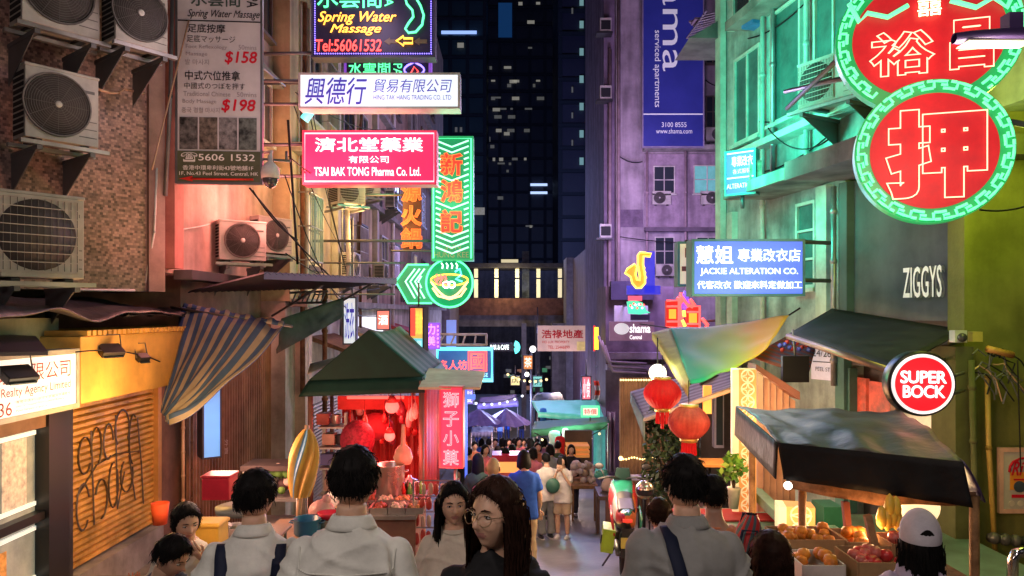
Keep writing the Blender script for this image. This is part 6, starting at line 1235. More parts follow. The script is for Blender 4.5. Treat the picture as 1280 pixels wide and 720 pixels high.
for i, (px, y_) in enumerate(((405, 530), (420, 530), (412, 555), (426, 555), (410, 580), (424, 580), (415, 612), (429, 612))):
    o = P(px, y_, 10.9)
    if i % 2: pot('small vessel on the metal rack, shelf %s, right side' % ('one from the top', 'two from the top', 'three from the top', 'at the bottom')[i//2], o, .07, .13, (dark, alu)[i % 4 == 1], name='rack_pot', group='vessels on the stall rack')
    else: MB().bx(-.09, .09, -.09, .09, 0, .16, mat('rack_box_%d' % i, ((.3, .1, .08), (.35, .25, .2), (.08, .1, .25), (.3, .25, .22))[i//2], .6)).single('storage_box', '%s storage box on the metal rack' % ('brick red', 'tan', 'blue', 'grey')[i//2], 'box', 'boxes on the stall rack').location = o
foodm = [mat('meat_balls', (.5, .25, .1), .5, var=.5, scale=20), mat('dark_sauce', (.06, .03, .03), .25), mat('red_stew', (.45, .08, .04), .4, var=.5, scale=20), mat('pale_dumpling', (.65, .55, .42), .5, var=.3, scale=20)]
k = 0
for r_ in range(2):
    for c_ in range(5):
        x = P(432+c_*22, 0, 8.3).x; y = 8.3+r_*.34
        t = thing('food_tray', 'steel tray of %s, %s row, %s along the stall counter' % (('meat balls', 'dark sauce', 'red stew', 'pale dumplings')[k % 4], ('front', 'back')[r_], ('first', 'second', 'third', 'fourth', 'fifth')[c_]), 'tray', (x, y, zc-.018), 0, 'food trays on the stall counter')
        MB().bx(-.09, .09, -.13, .13, 0, .01, ctr).bx(-.09, .09, -.135, -.13, 0, .07, ctr).bx(-.09, .09, .13, .135, 0, .07, ctr).bx(-.095, -.09, -.13, .13, 0, .07, ctr).bx(.09, .095, -.13, .13, 0, .07, ctr).build('tray', t)
        b = MB()
        for q in range(16): b.ball((random.uniform(-.07, .07), random.uniform(-.11, .11), .05+random.uniform(-.01, .02)), random.uniform(.02, .032), foodm[k % 4], 8, 6)
        b.build('food', t); k += 1
random.seed(77)
for k in range(22):
    px, py = random.uniform(436, 530), random.uniform(505, 560); c_ = random.choice(('red', 'pink', 'white', 'maroon', 'orange')); w_ = random.uniform(.04, .08); h_ = random.uniform(.12, .26)
    MB().lathe([(.004, h_+.2), (.006, h_), (w_*.6, h_*.85), (w_, h_*.4), (w_*.7, .02), (.002, 0)], mat('packet_'+c_, {'red': (.6, .03, .03), 'pink': (.65, .25, .25), 'white': (.65, .58, .52), 'maroon': (.25, .02, .04), 'orange': (.7, .25, .05)}[c_], .3, var=.4, scale=15), n=10, sy=.5).single('hanging_packet', '%s packet among the goods hanging in the red lit stall' % c_, 'packet', '%s packets hanging in the red stall' % c_).location = P(px, py+12, random.uniform(9.7, 11.2))
MB().ball((0, 0, 0), (.23, .23, .26), mat('red_net', (.35, .03, .06), .6, var=.5, scale=25, bump=.6), 20, 14).single('net_bag', 'big round dark red net bag hanging in the stall', 'bag').location = P(447, 574, 9.8)
for px, py, r, nm in ((487, 545, .07, 'bright red bulb lamp hanging in the stall'), (490, 508, .09, 'pinkish bulb lamp near the stall roof')):
    t = thing('hanging_lamp', nm, 'lamp', P(px, py, 9.6)); MB().ball((0, 0, 0), r, glow('red_bulb', (1, .15, .12), 1.6), 16, 12).build('bulb', t); MB().lathe([(r*.5, r*.7), (r*.9, r*.6), (.03, r*1.6)], mat('red_shade', (.5, .03, .03), .5), n=16).build('shade', t); MB().tube([(0, 0, r), (0, 0, r+.3)], .008, cable, 5).build('cord', t)
MB().lathe([(.001, 0), (.09, .02), (.12, .1), (.09, .2), (.03, .26), (.02, .5)], mat('peach_bag', (.6, .3, .22), .5), n=16).single('plastic_bag', 'peach coloured bag hanging from the stall pole', 'bag').location = P(504, 582, 9)
MB().ball((0, 0, 0), (.26, .2, .2), mat('red_bundle', (.5, .04, .06), .6, bump=.5), 16, 12).single('bundle', 'red cloth bundle hung behind the bulb lamps', 'bundle').location = P(470, 550, 10.8)
for k in range(6):
    MB().lathe([(.001, 0), (.03, .0), (.035, .1), (.015, .16), (.014, .2), (.001, .2)], mat('sauce_bottle_%d' % (k % 3), ((.35, .02, .02), (.1, .04, .02), (.05, .25, .05))[k % 3], .2), n=12).single('sauce_bottle', '%s sauce bottle by the stall poles' % ('red', 'brown', 'green')[k % 3]+(' in front' if k < 3 else ' at the back'), 'bottle').location = Vector((P(505+k*4, 0, 8.9).x, 8.85+.12*(k % 2), zc-.02))
MB().bx(-.16, .16, -.16, .16, 0, .55, mat('red_bin', (.5, .03, .03), .45)).single('red_drum', 'red square bin standing right of the stall counter', 'bin').location = Vector((P(537, 0, 7).x, 7.0, GZ(7)))
random.seed(31)
gr_ = thing('goods_rack', 'rack of hanging red and pale snack packets right of the stall', 'rack', P(545, 690, 8.3))
for k in range(4):
    zz = .12+.17*k; MB().tube([(-.24, -.05+.02*k, zz+.17), (.24, -.05+.02*k, zz+.17)], .008, galv, 5).build('bar', gr_)
    for q in range(7):
        m_ = random.choice((mat('wrapped_red', (.55, .06, .05), .35), mat('wrapped_pale', (.65, .42, .36), .35), mat('wrapped_orange', (.65, .25, .1), .35), mat('wrapped_red', (.55, .06, .05))))
        w_ = random.uniform(.022, .034); pb_ = MB().lathe([(.004, .14), (w_*.8, .125), (w_, .07), (w_*.9, .02), (.004, 0)], m_, n=8, sy=.5, loc=(-.21+.07*q+random.uniform(-.01, .01), -.06+.02*k+random.uniform(-.03, .02), zz+random.uniform(-.02, .02))); pb_.build('packet', gr_)
for sx in (-.25, .25): MB().tube([(sx, 0, -.75), (sx, 0, .82)], .014, galv, 6).build('post', gr_)
# furled parasol
t = thing('furled_parasol', 'furled yellow and blue parasol on a slanting pole by the shutter', 'parasol', P(370, 690, 7.4)); p0, p1 = P(369, 690, 7.4), P(384, 532, 7.9)
part(t, 'pole', MB().tube([p0, p1], .026, mat('tan_pole', (.55, .35, .22), .5), 10)); ax = (p1-p0)
b = MB(); b.grid(lambda u, v: p0+ax*(.42+.55*v)+Vector(((.03+.10*math.sin(math.pi*(1-v)**.8*.85))*math.cos(2*math.pi*u+v)*(1+.28*math.sin(u*2*math.pi*8)), (.03+.08*math.sin(math.pi*(1-v)**.8*.85))*math.sin(2*math.pi*u+v)*(1+.28*math.sin(u*2*math.pi*8)), 0)), 80, 14, stripes('parasol_cloth', (.65, .38, .08), (.12, .3, .5), 3, 0, .5, .72)); part(t, 'cloth', b)
# light box by corrugated wall
s = Sign('light_box_sign', 'tall plain blue lit box sign on the brown corrugated wall', 257, 485, 273, 572, 10.0, R(35), sx=1.3); s.board(lightbox('sky_blue_panel', (.16, .42, .92), .75), .3, mat('box_side', (.05, .05, .07), .5), .01); s.glowlamp((.3, .6, 1), 3, .4)
write(b := MB(), '外賣', -.03, .03, 0, .22, 0, mat('pale_marks', (.5, .45, .4), .7, var=0), rot=True); t = thing('door_number', 'small faded characters painted on the corrugated wall', 'marking', P(283, 568, 10.8), R(60)); b.build('lettering', t)
pipe('conduit', 'pale vertical conduit left of the blue lit box', [P(229, 520, 9.9), P(229, 640, 9.9)], .022, mat('tan_pole', (.55, .35, .22)))
pipe('conduit', 'second thin conduit near the brown corrugated wall edge', [P(240, 500, 10.0), P(240, 640, 10.0)], .016, rust)
# seating area: tables, crates, tableware
def table(label, loc, w, d_, h, m):
    t = thing('folding_table', label, 'table', loc); MB().bx(-w/2, w/2, -d_/2, d_/2, h-.03, h, m).build('top', t, bevel=.006)
    for sx in (-1, 1):
        for sy in (-1, 1): MB().tube([(sx*(w/2-.05), sy*(d_/2-.05), 0), (sx*(w/2-.05), sy*(d_/2-.05), h-.03)], .014, steel, 6).build('leg', t)
    return t
tt = mat('dull_table_top', (.25, .18, .14), .4)
table('low folding table with orange tumblers by the seated diners', (-2.28, 4.72, GZ(4.7)), .6, .55, .72, tt); zt3 = GZ(4.7)+.72
orp = mat('orange_plastic', (.8, .16, .03), .35, var=.15, emit=None)
for k, (x, y) in enumerate(((-2.36, 4.6), (-2.15, 4.5), (-2.13, 4.72))):
    MB().lathe([(.001, 0), (.042, 0), (.055, .15), (.052, .15), (.04, .01)], orp if k < 2 else mat('green_bottle', (.05, .3, .1), .2), n=18).single('tumbler', ('orange plastic tumbler nearest the bowed man', 'tall orange tumbler in front of the seated woman', 'green tumbler behind the orange ones')[k], 'tumbler').location = (x, y, zt3)
b = MB()
for k in range(9): b.tube([(-2.36+random.uniform(-.025, .025), 4.6+random.uniform(-.025, .025), zt3+.02), (-2.36+random.uniform(-.06, .06), 4.6+random.uniform(-.04, .04), zt3+.24)], .004, mat('chopstick_wood', (.6, .2, .1), .5), 4)
b.single('chopsticks', 'bunch of reddish chopsticks in the orange tumbler', 'chopsticks')
table('dark table carrying red box and bowls behind the seated woman', (-2.55, 6.6, GZ(6.6)), 1.0, .6, .95, tt); zt4 = GZ(6.6)+.95
MB().bx(-.125, .125, -.11, .11, 0, .2, mat('red_plastic', (.6, .02, .05), .35)).bx(-.135, .135, -.12, .12, .2, .225, mat('red_plastic', (.6, .02, .05), .35)).single('lidded_box', 'bright red lidded plastic box behind the seated diners', 'box', bevel=.01).location = Vector((P(275, 0, 6.8).x, 6.8, P(0, 622, 6.8).z))
for k in range(3):
    for q in range(3): MB().lathe([(.001, 0), (.03, 0), (.06, .05), (.056, .05), (.001, .01)], mat('white_bowl', (.7, .65, .6), .3), n=18).single('bowl', 'white bowl, %s in the %s stack below the red box' % (('lowest', 'middle', 'top')[q], ('left', 'middle', 'right')[k]), 'bowl', 'stacked bowls').location = Vector((P(266+k*14, 0, 6.5).x, 6.5, zt4+q*.03))
MB().bx(-.10, .10, -.10, .10, 0, .2, mat('yellow_crate', (.75, .42, .05), .5, var=.2)).bx(-.11, .11, -.11, .11, .17, .195, mat('yellow_crate', (.75, .42, .05))).single('crate', 'yellow plastic crate right of the seated woman', 'crate', bevel=.008).location = Vector((P(263, 0, 5.6).x, 5.6, P(0, 683, 5.6).z))
table('low table bearing the yellow crate', (P(263, 0, 5.6).x, 5.75, GZ(5.7)), .5, .6, P(0, 683, 5.6).z-GZ(5.7), tt)
MB().lathe([(.001, .0), (.2, .0), (.21, .03), (.21, .05), (.001, .05)], mat('grey_stool', (.15, .17, .18), .5), n=24).single('round_tray', 'dark grey round stool top leaning by the bowls', 'stool').location = P(302, 640, 6.2)
table('wide prep table with pans and vegetables left of the tent', (P(385, 0, 7.6).x, 7.6, GZ(7.6)), .8, .7, P(0, 660, 7.6).z-GZ(7.6), tt); zt5 = P(0, 660, 7.6).z
pot('blue enamel bucket on the prep table', Vector((P(384, 0, 7.4).x, 7.4, zt5)), .13, .15, mat('blue_enamel', (.03, .15, .3), .3), name='basin'); pot('steel pan at the right of the prep table', Vector((P(408, 0, 7.6).x, 7.6, zt5)), .11, .09, alu, name='pan')
MB().ball((0, 0, .1), (.14, .12, .12), mat('pink_plastic_bag', (.6, .35, .36), .3, bump=.5), 14, 10).ball((.05, 0, .22), (.05, .05, .06), MC['pink_plastic_bag']).single('plastic_bag', 'pinkish tied plastic bag on the prep table', 'bag').location = Vector((P(402, 0, 7.8).x, 7.8, zt5))
MB().lathe([(.001, 0), (.06, 0), (.11, .07), (.10, .07), (.001, .015)], mat('red_plastic', (.6, .02, .05), .35), n=18).single('bowl', 'red plastic bowl beside the pinkish bag', 'bowl').location = Vector((P(410, 0, 7.5).x, 7.5, zt5+.12))
b = MB()
for k in range(40): b.ball((random.uniform(-.25, .25), random.uniform(-.15, .15), random.uniform(0, .22)), random.uniform(.04, .08), random.choice((mat('pale_goods', (.6, .48, .45)), mat('wrapped_red', (.55, .08, .07)), mat('green_veg', (.12, .25, .06), .6), mat('dark_goods', (.08, .05, .05), .6))), 8, 6)
b.single('heaped_goods', 'heap of food packets on rack behind the backpack man', 'goods').location = P(340, 618, 8.2)
t = thing('wire_rack', 'metal rack loaded with food packets near the pillar', 'rack', (P(345, 0, 8.2).x, 8.2, GZ(8.2)))
for y in (618, 650): MB().bx(-.3, .3, -.2, .2, P(0, y, 8.2).z-GZ(8.2)-.03, P(0, y, 8.2).z-GZ(8.2), galv).build('shelf', t)
for sx in (-.29, .29):
    for sy in (-.19, .19): MB().tube([(sx, sy, 0), (sx, sy, P(0, 582, 8.2).z-GZ(8.2))], .013, galv, 6).build('post', t)
MB().bx(-.32, .32, -.21, .21, P(0, 584, 8.2).z-GZ(8.2), P(0, 578, 8.2).z-GZ(8.2), mat('dark_top', (.05, .04, .04), .6)).build('top', t)
MB().lathe([(.001, 0), (.075, 0), (.1, .24), (.092, .24), (.07, .02), (.001, .02)], mat('orange_sack', (.75, .12, .04)), n=20).single('bucket', 'orange plastic bucket standing by the shutter rail', 'bucket').location = P(200, 655, 8.4)
# floodlights
def flood(label, px, py, d, yaw, w=.24):
    t = thing('floodlight', label, 'floodlight', P(px, py, d), yaw); MB().box((0, 0, 0), (w, .07, w*.65), blk, rx=R(-55)).build('housing', t, bevel=.008); MB().box((0, -.02, -.035), (w*.85, .012, w*.5), glass, rx=R(-55)).build('glass', t)
    MB().tube([(-w/2, 0, 0), (-w/2-.01, .05, .16), (w/2+.01, .05, .16), (w/2, 0, 0)], .008, steel, 5).build('bracket', t); MB().tube([(0, .05, .16), (-.1, .3, .18)], .01, steel, 5).build('arm', t)
    return t
f1 = flood('black floodlight over the orange fascia, left of the two', 138, 438, 7.6, R(60)); f2 = flood('small black floodlight on its cable hoop near fascia middle', 178, 447, 8.3, R(70), .15); f3 = flood('dark floodlight in front of the realty sign', 22, 468, 5.9, R(70), .26)
lamp(tuple(P(150, 462, 7.0)), (1, .55, .12), 9, .08, f1); lamp(tuple(P(190, 520, 7.4)), (1, .53, .13), 64, .25, f2); lamp(P(300, 560, 7.6), (1, .45, .32), 80, .3, f2); lamp(P(262, 600, 5.2), (1, .62, .42), 12, .2, f2); lamp(tuple(P(100, 560, 6.2)), (1, .75, .45), 10, .2, f3)  # warm lamps over stall and diners are added fill, not floodlight beams
MB().prism([P(-30, 446, 5.6), P(60, 444, 6.1), P(45, 424, 6.9), P(-30, 420, 6.6)], (0, 0, .03), mat('purple_black_sheet', (.04, .03, .055), .5)).single('rain_hood', 'purplish dark rain hood above the realty sign', 'hood')
# ---------------------------------------------------------------- pipes and cables
pipe('gas_pipe', 'mustard vertical gas pipe on the olive wall', [P(1234, 470, 7.35), P(1236, 560, 7.35), P(1244, 690, 7.35)], .025, mat('mustard_pipe', (.5, .34, .08), .5))
pipe('gas_pipe', 'dark pipe beside the mustard one at the wall corner', [P(1214, 450, 7.3), P(1222, 720, 7.3)], .03, mat('dark_olive_pilaster', (.11, .12, .05)))
pipe('gas_pipe', 'horizontal grey pipe at the foot of the olive wall', [P(1236, 672, 7.3), P(1290, 678, 7.3)], .045, steel)
MB().tube([P(1265, 730, 5.0), P(1266, 700, 5.0), P(1270, 692, 5.0), P(1278, 690, 5.0), P(1300, 690, 5.0)], .035, chr_, 12).single('handrail', 'shiny curved steel rail at the bottom right corner', 'handrail')
random.seed(9)
b = MB()
for k in range(14):
    x, y = random.uniform(1222, 1275), random.uniform(440, 475); b.tube([P(x+j*random.uniform(4, 9)-10, y+random.uniform(-6, 6)+3*j*(j-3), 7.3) for j in range(6)], .008, random.choice((cable, copper, steel)), 5)
b.single('cable_tangle', 'tangle of cables and small pipes on the olive wall', 'cables'); pipe('conduit_tray', 'orange tape marked duct above the cable tangle', [P(1234, 436, 7.3), P(1266, 444, 7.3)], .035, mat('orange_duct', (.6, .3, .08), .5), False)
wire('cable', 'thick drooping cable left of the pharmacy sign', P(360, 150, 10), P(372, 330, 11), .0, .018); wire('cable', 'cable slanting from dome camera across the corrugated awning', P(312, 235, 9.5), P(420, 352, 11.5), .05, .012); wire('cable', 'second cable fanning out below the dome camera', P(316, 238, 9.5), P(372, 300, 10), .08, .01)
wire('cable', 'pale cable across the pink plaster wall', P(188, 288, 9.0), P(262, 280, 10.5), .03, .01, m=white); wire('cable', 'thin rope slanting behind the price banner', P(190, 212, 8.6), P(236, 25, 9.2), .0, .01, m=copper); wire('cable', 'wire hanging down the poster on the olive wall', P(1272, 450, 7.2), P(1276, 590, 7.2), 0, .006)
wire('cable', 'cable sagging on the green building front', P(960, 160, 11), P(1035, 175, 9), .2, .01); wire('cable', 'loop of wire under the pawnshop neon', P(1225, 262, 6.4), P(1290, 255, 6.6), .03, .01)
wire('cable', 'thin wire over the orange fascia', P(95, 440, 7.0), P(200, 452, 8.8), -.06, .008)
bt = MB()
for (x, y, l) in ((925, 150, 38), (935, 172, 22)): bt.tube([P(x, y, 13), P(x+l*.9, y+2, 12.4), P(x+l*.9, y+28, 12.4)], .02, dark, 5).tube([P(x+4, y+3, 13), P(x+l*.85, y+24, 12.4)], .014, dark, 5)
bt.single('sign_bracket', 'empty dark sign brackets on the green building', 'bracket'); MB().tube([P(905, 62, 14.5), P(928, 95, 14)], .02, steel, 5).single('brace', 'thin steel brace left of the green building', 'brace')
MB().box(P(950, 30, 12.2), (.5, .3, .12), mat('blue_tarp', (.05, .2, .5), .5, bump=.4), rz=.3).single('blue_sheet', 'crumpled bluish sheet on the green building top corner', 'sheet')

for k in range(9):
    rr3 = random.Random(50+k); a_ = P(rr3.uniform(355, 380), rr3.uniform(60, 330), rr3.uniform(10, 13)); c_ = P(rr3.uniform(400, 500), rr3.uniform(150, 400), rr3.uniform(14, 22)); wire('cable', 'thin black cable crossing behind the stacked left signs', a_, c_, rr3.uniform(.1, .5), .009, 'cables behind the left signs')
for k, (yy, zz) in enumerate(((17.2, .8), (18.9, 3.9), (21.2, .8), (23.0, 3.2), (27.5, .8))): ac_unit('tenement wall air conditioner, %s from the near end' % ('first', 'second', 'third', 'fourth', 'fifth')[k], (-3.6, yy, CZ+zz), R(90), .75, .55, .3, False, -.1, group='tenement wall air conditioners')
for k, (px, py0, py1, d, c, tx) in enumerate(((437, 372, 430, 14.5, (.75, .9, 1), '洗衣'), (479, 388, 412, 18.5, (1, .25, .2), '酒'), (601, 446, 474, 24, (1, .2, .2), '麵'))):
    s = Sign('light_box_sign', ('small bluish white lit laundry sign above the tent', 'small red lit sign on the tenement above the tent', 'small red lit noodle sign beside the cyan bordered sign')[k], px-8, py0, px+8, py1, d); s.board(lightbox('mini_panel_%d' % k, c, .7), .12, mat('sign_case', (.06, .06, .09)), .015); s.text(tx, px-6, py0+6, px+6, py1-6, bp if k == 0 else wtext, .012, bold=.02, rot=False); s.arms(steel, [((-s.w/2, .06, s.h*.7), (-s.w/2-.5, .06, s.h*.7))], .015)
# ---------------------------------------------------------------- people
def remesh(mb, voxel, sm=2, fac=.5):
    me = mb.mesh('tmp'); o = bpy.data.objects.new('tmp', me); C.objects.link(o)
    r = o.modifiers.new('r', 'REMESH'); r.mode = 'VOXEL'; r.voxel_size = voxel
    if sm: q = o.modifiers.new('s', 'SMOOTH'); q.iterations = sm; q.factor = fac
    dg = bpy.context.evaluated_depsgraph_get(); out = bpy.data.meshes.new_from_object(o.evaluated_get(dg)); bpy.data.objects.remove(o); bpy.data.meshes.remove(me)
    return out
def skin_mat(nm, c):
    m = mat('skin_'+nm, c, .5, var=.12, scale=18); m.node_tree.nodes['Principled BSDF'].inputs['Subsurface Weight'].default_value = .12
    m.node_tree.nodes['Principled BSDF'].inputs['Subsurface Scale'].default_value = .01; return m
SK = skin_mat('light', (.62, .37, .25)); SK2 = skin_mat('tan', (.42, .25, .17)); LIP = mat('lip', (.45, .19, .16), .4, var=0); HAIR = mat('black_hair', (.010, .009, .009), .55, var=.3, scale=30); HAIRB = mat('brown_hair', (.030, .014, .010), .5, var=.4, scale=30)
for h_ in (HAIR, HAIRB): h_.node_tree.nodes['Principled BSDF'].inputs['Specular IOR Level'].default_value = .07; EYEW = mat('eye_white', (.6, .57, .54), .25, var=0); EYED = mat('eye_dark', (.015, .01, .008), .15, var=0)
def headp(n, off=0):
    x, y, z = n; t = max(0, -z)
    px = .074*x*(1-.30*t**1.6); py = .094*y; pz_ = .115*z
    if y > 0: py *= (1-.32*t**1.2)
    if y < 0:
        g = lambda cx, cz, sx, sz: math.exp(-((px-cx)/sx)**2-((pz_-cz)/sz)**2)
        py *= (1-.06*(1-t)); d = 0
        d += .026*g(0, -.026, .012, .015)+.010*g(0, -.004, .009, .022)
        d -= .009*(g(.031, .006, .017, .012)+g(-.031, .006, .017, .012))
        d += .006*g(0, -.058, .022, .012)-.003*g(0, -.0585, .02, .0025)-.003*g(0, -.076, .02, .006)+.009*g(0, -.098, .022, .016)
        d += .004*(g(.042, -.03, .02, .024)+g(-.042, -.03, .02, .024))+.003*(g(.03, .028, .022, .008)+g(-.03, .028, .022, .008))
        py -= d
    v = Vector((px, py, pz_))
    return v+Vector((n[0], n[1], n[2]))*off
def head_mesh(mb, M, skin, nu=56, nv=44):
    vs = []
    for j in range(nv+1):
        b_ = math.pi*j/nv; vs.append([mb.bm.verts.new(M @ headp((math.sin(b_)*math.cos(2*math.pi*i/nu), math.sin(b_)*math.sin(2*math.pi*i/nu), math.cos(b_)))) for i in range(nu)])
    fs = []; lf = []
    for j in range(nv):
        for i in range(nu):
            try: f = mb.bm.faces.new((vs[j][i], vs[j+1][i], vs[j+1][(i+1) % nu], vs[j][(i+1) % nu]))
            except ValueError: continue
            c = M.inverted() @ f.calc_center_median(); (lf if (c.y < 0 and abs(c.x) < .026*(1-abs((c.z+.058)/.02)) and abs(c.z+.058) < .0085) else fs).append(f)
    mb._tag(fs, skin, True); mb._tag(lf, LIP, True)
    for sx in (-1, 1):
        q = bmesh.ops.create_uvsphere(mb.bm, u_segments=12, v_segments=8, radius=1, matrix=M @ Matrix(((.010, sx*.008, 0, sx*.073), (0, .017, .004, .012), (0, 0, .03, -.008), (0, 0, 0, 1)))); mb._tag({f for w in q['verts'] for f in w.link_faces}, skin, True)
def hair_inside(n, style):
    x, y, z = n; p = headp(n); a = math.atan2(x, -y)   # 0 at the front
    aa = abs(a)/math.pi
    line = .066-.045*math.sin(min(1, aa/.34)*math.pi/2)**3 if aa < .34 else (.021-.05*((aa-.34)/.12) if aa < .46 else -.016-.030*min(1, (aa-.46)/.25))
    if style in ('long', 'bob', 'pony', 'capped'): line = .070-.03*min(1, aa/.3)**2 if aa < .3 else (.04-.1*((aa-.3)/.15) if aa < .45 else -.085)
    return p.z-line
def hair(root, M, style, hm, near, rnd, length=.36, scale=1.0, thick=.016):
    b = MB(); nu, nv = (48, 34) if near else (20, 14)
    def hp(u, v):
        b_ = math.pi*v; n = (math.sin(b_)*math.cos(2*math.pi*u), math.sin(b_)*math.sin(2*math.pi*u), math.cos(b_)); q = hair_inside(n, style)
        w = max(0, min(1, q/.02)); o = -.006+(thick+.006)*w+(w*wig((n[0]*7+rnd, n[1]*7, n[2]*4), .005) if near else 0)+(.008*w if n[2] > .4 else 0)
        return M @ headp(n, o)
    b.grid(hp, nu, nv, hm)
    rs = random.Random(rnd)
    def down(p):  # push a point out of the skull
        loc = p.copy(); e = Vector((loc.x/.085, loc.y/.105, (loc.z)/.125)); L_ = e.length
        if L_ < 1: loc = loc/L_
        return loc
    if near:
        N_ = 0 if style == 'capped' else 2600 if style == 'short' else 1600
        for i in range(N_):
            n = Vector((rs.gauss(0, 1), rs.gauss(0, 1), rs.gauss(.35, .8))).normalized()
            if hair_inside(n, style) < .004: continue
            p = headp(n, thick*.7); crown = Vector((0, .03, .13)); dirn = (p-crown); dirn = (dirn-n*dirn.dot(n)); 
            if dirn.length < 1e-4: continue
            dirn = (dirn.normalized()+Vector((rs.gauss(0, .25), rs.gauss(0, .25), rs.gauss(0, .15)))).normalized(); L_ = rs.uniform(.025, .045)
            e_ = (n+dirn*L_*9).normalized()
            if hair_inside(e_, style) < -.012: continue
            fly = rs.random() < .16; L_ = L_*1.25 if fly else L_; ou = .010 if fly else .004
            pts = [M @ (p+dirn*L_*t+n*(ou*math.sin(t*2.2)+.003*rs.random())-n*(.014*t*t)) for t in (0, .35, .7, 1)]
            b.tube(pts, [.0012, .0016, .0013, .0004], hm, 4)
    if style in ('long', 'bob', 'pony', 'capped'):
        L_ = length
        if style == 'pony':
            b.lathe([(.001, .02), (.03, 0), (.034, -.06), (.028, -L_*.6), (.008, -L_)], hm, n=12); b.bm.verts.ensure_lookup_table()
            for v in b.bm.verts[-60:]: v.co = M @ (v.co+Vector((0, .115, -.01)))
        else:
            def curt(u, v):   # from temple round the back to the other temple
                a = R(62)+R(236)*u; side = abs(u-.5)*2
                rx, ry = .092+.012*v, .108
                z = (.045 if style != 'capped' else -.015)-(L_+.04)*v; flare = 1+.10*math.sin(v*2.6)-(.10*v if side > .75 else 0)
                p = Vector((rx*math.sin(a)*flare, -ry*math.cos(a)*flare+.012*v, z-.02*math.sin(u*23)*v)); p += Vector((wig((u*20, v*2, rnd), .012), wig((u*18, v*2, rnd+5), .012), 0))
                return M @ p
            b.grid(curt, 40 if near else 14, 14 if near else 6, hm)
            def curt2(u, v): return curt(u, v)+(M.to_3x3() @ Vector((0, 0, 0)))+(M.translation-curt(u, v)).normalized()*.018*Vector((1, 1, 0)).length
            b.grid(curt2, 40 if near else 14, 14 if near else 6, hm)
            if near:
                for i in range(700):
                    u = rs.random(); v0 = rs.uniform(0, .75); l_ = rs.uniform(.15, .3); o_ = rs.uniform(-.012, .004)
                    pts = []
                    for t in (0, .33, .66, 1):
                        q = curt(u+rs.gauss(0, .006), min(1.02, v0+l_*t)); pts.append(q+(M.translation-q).normalized()*o_)
                    b.tube(pts, [.0014, .0018, .0014, .0005], hm, 4)
    return b.build('hair', root)
def wrinkle(me, amp, f, rnd):    # cloth folds: broad slack plus sharper creases that run aslant
    me.calc_loop_triangles()
    co = [v.co.copy() for v in me.vertices]; no = [v.normal.copy() for v in me.vertices]
    for v, c, n in zip(me.vertices, co, no):
        q = Vector((c.x*f+rnd, c.y*f, c.z*f*.55+c.x*f*.5)); r1_ = 1-abs(noise.noise(Vector((c.x*3.5+c.z*5+rnd, c.y*3, c.z*2.2-c.x*2)))); r2_ = 1-abs(noise.noise(Vector((c.x*6-c.z*7+rnd*2, c.y*4, c.z*4))))
        v.co = c+n*max(-.003, noise.noise(q)*amp*.8+(r1_**7)*amp*.9+(r2_**9)*amp*.6-amp*.28)
def hand(mb, W, D, skin, s=1, near=True):
    """relaxed hand: wrist W, pointing along D; palm, four unequal bent fingers and a thumb from the side"""
    D = D.normalized(); side = D.cross(Vector((0, 1, 0))); side = side.normalized() if side.length > .1 else Vector((1, 0, 0)); nrm = side.cross(D).normalized()
    mb.tube([W-D*.01, W+D*.03, W+D*.075, W+D*.09], [.024, .034, .036, .03], skin, 10, flat=.5)
    for k, (o, l) in enumerate(((-.027, .065), (-.009, .075), (.009, .070), (.026, .055))):
        p = W+D*.082+side*o; q = p+D*l*.45+nrm*.006; r_ = q+D*l*.3+nrm*.014; e = r_+D*l*.2+nrm*.018
        mb.tube([p-D*.015, p, q, r_, e], [.009, .0092, .0085, .008, .005], skin, 7)
    p = W+D*.03-side*.03; mb.tube([p+side*.012, p-side*.012+D*.02, p-side*.02+D*.045+nrm*.012, p-side*.018+D*.062+nrm*.018], [.012, .011, .010, .006], skin, 7)
GRIP = []
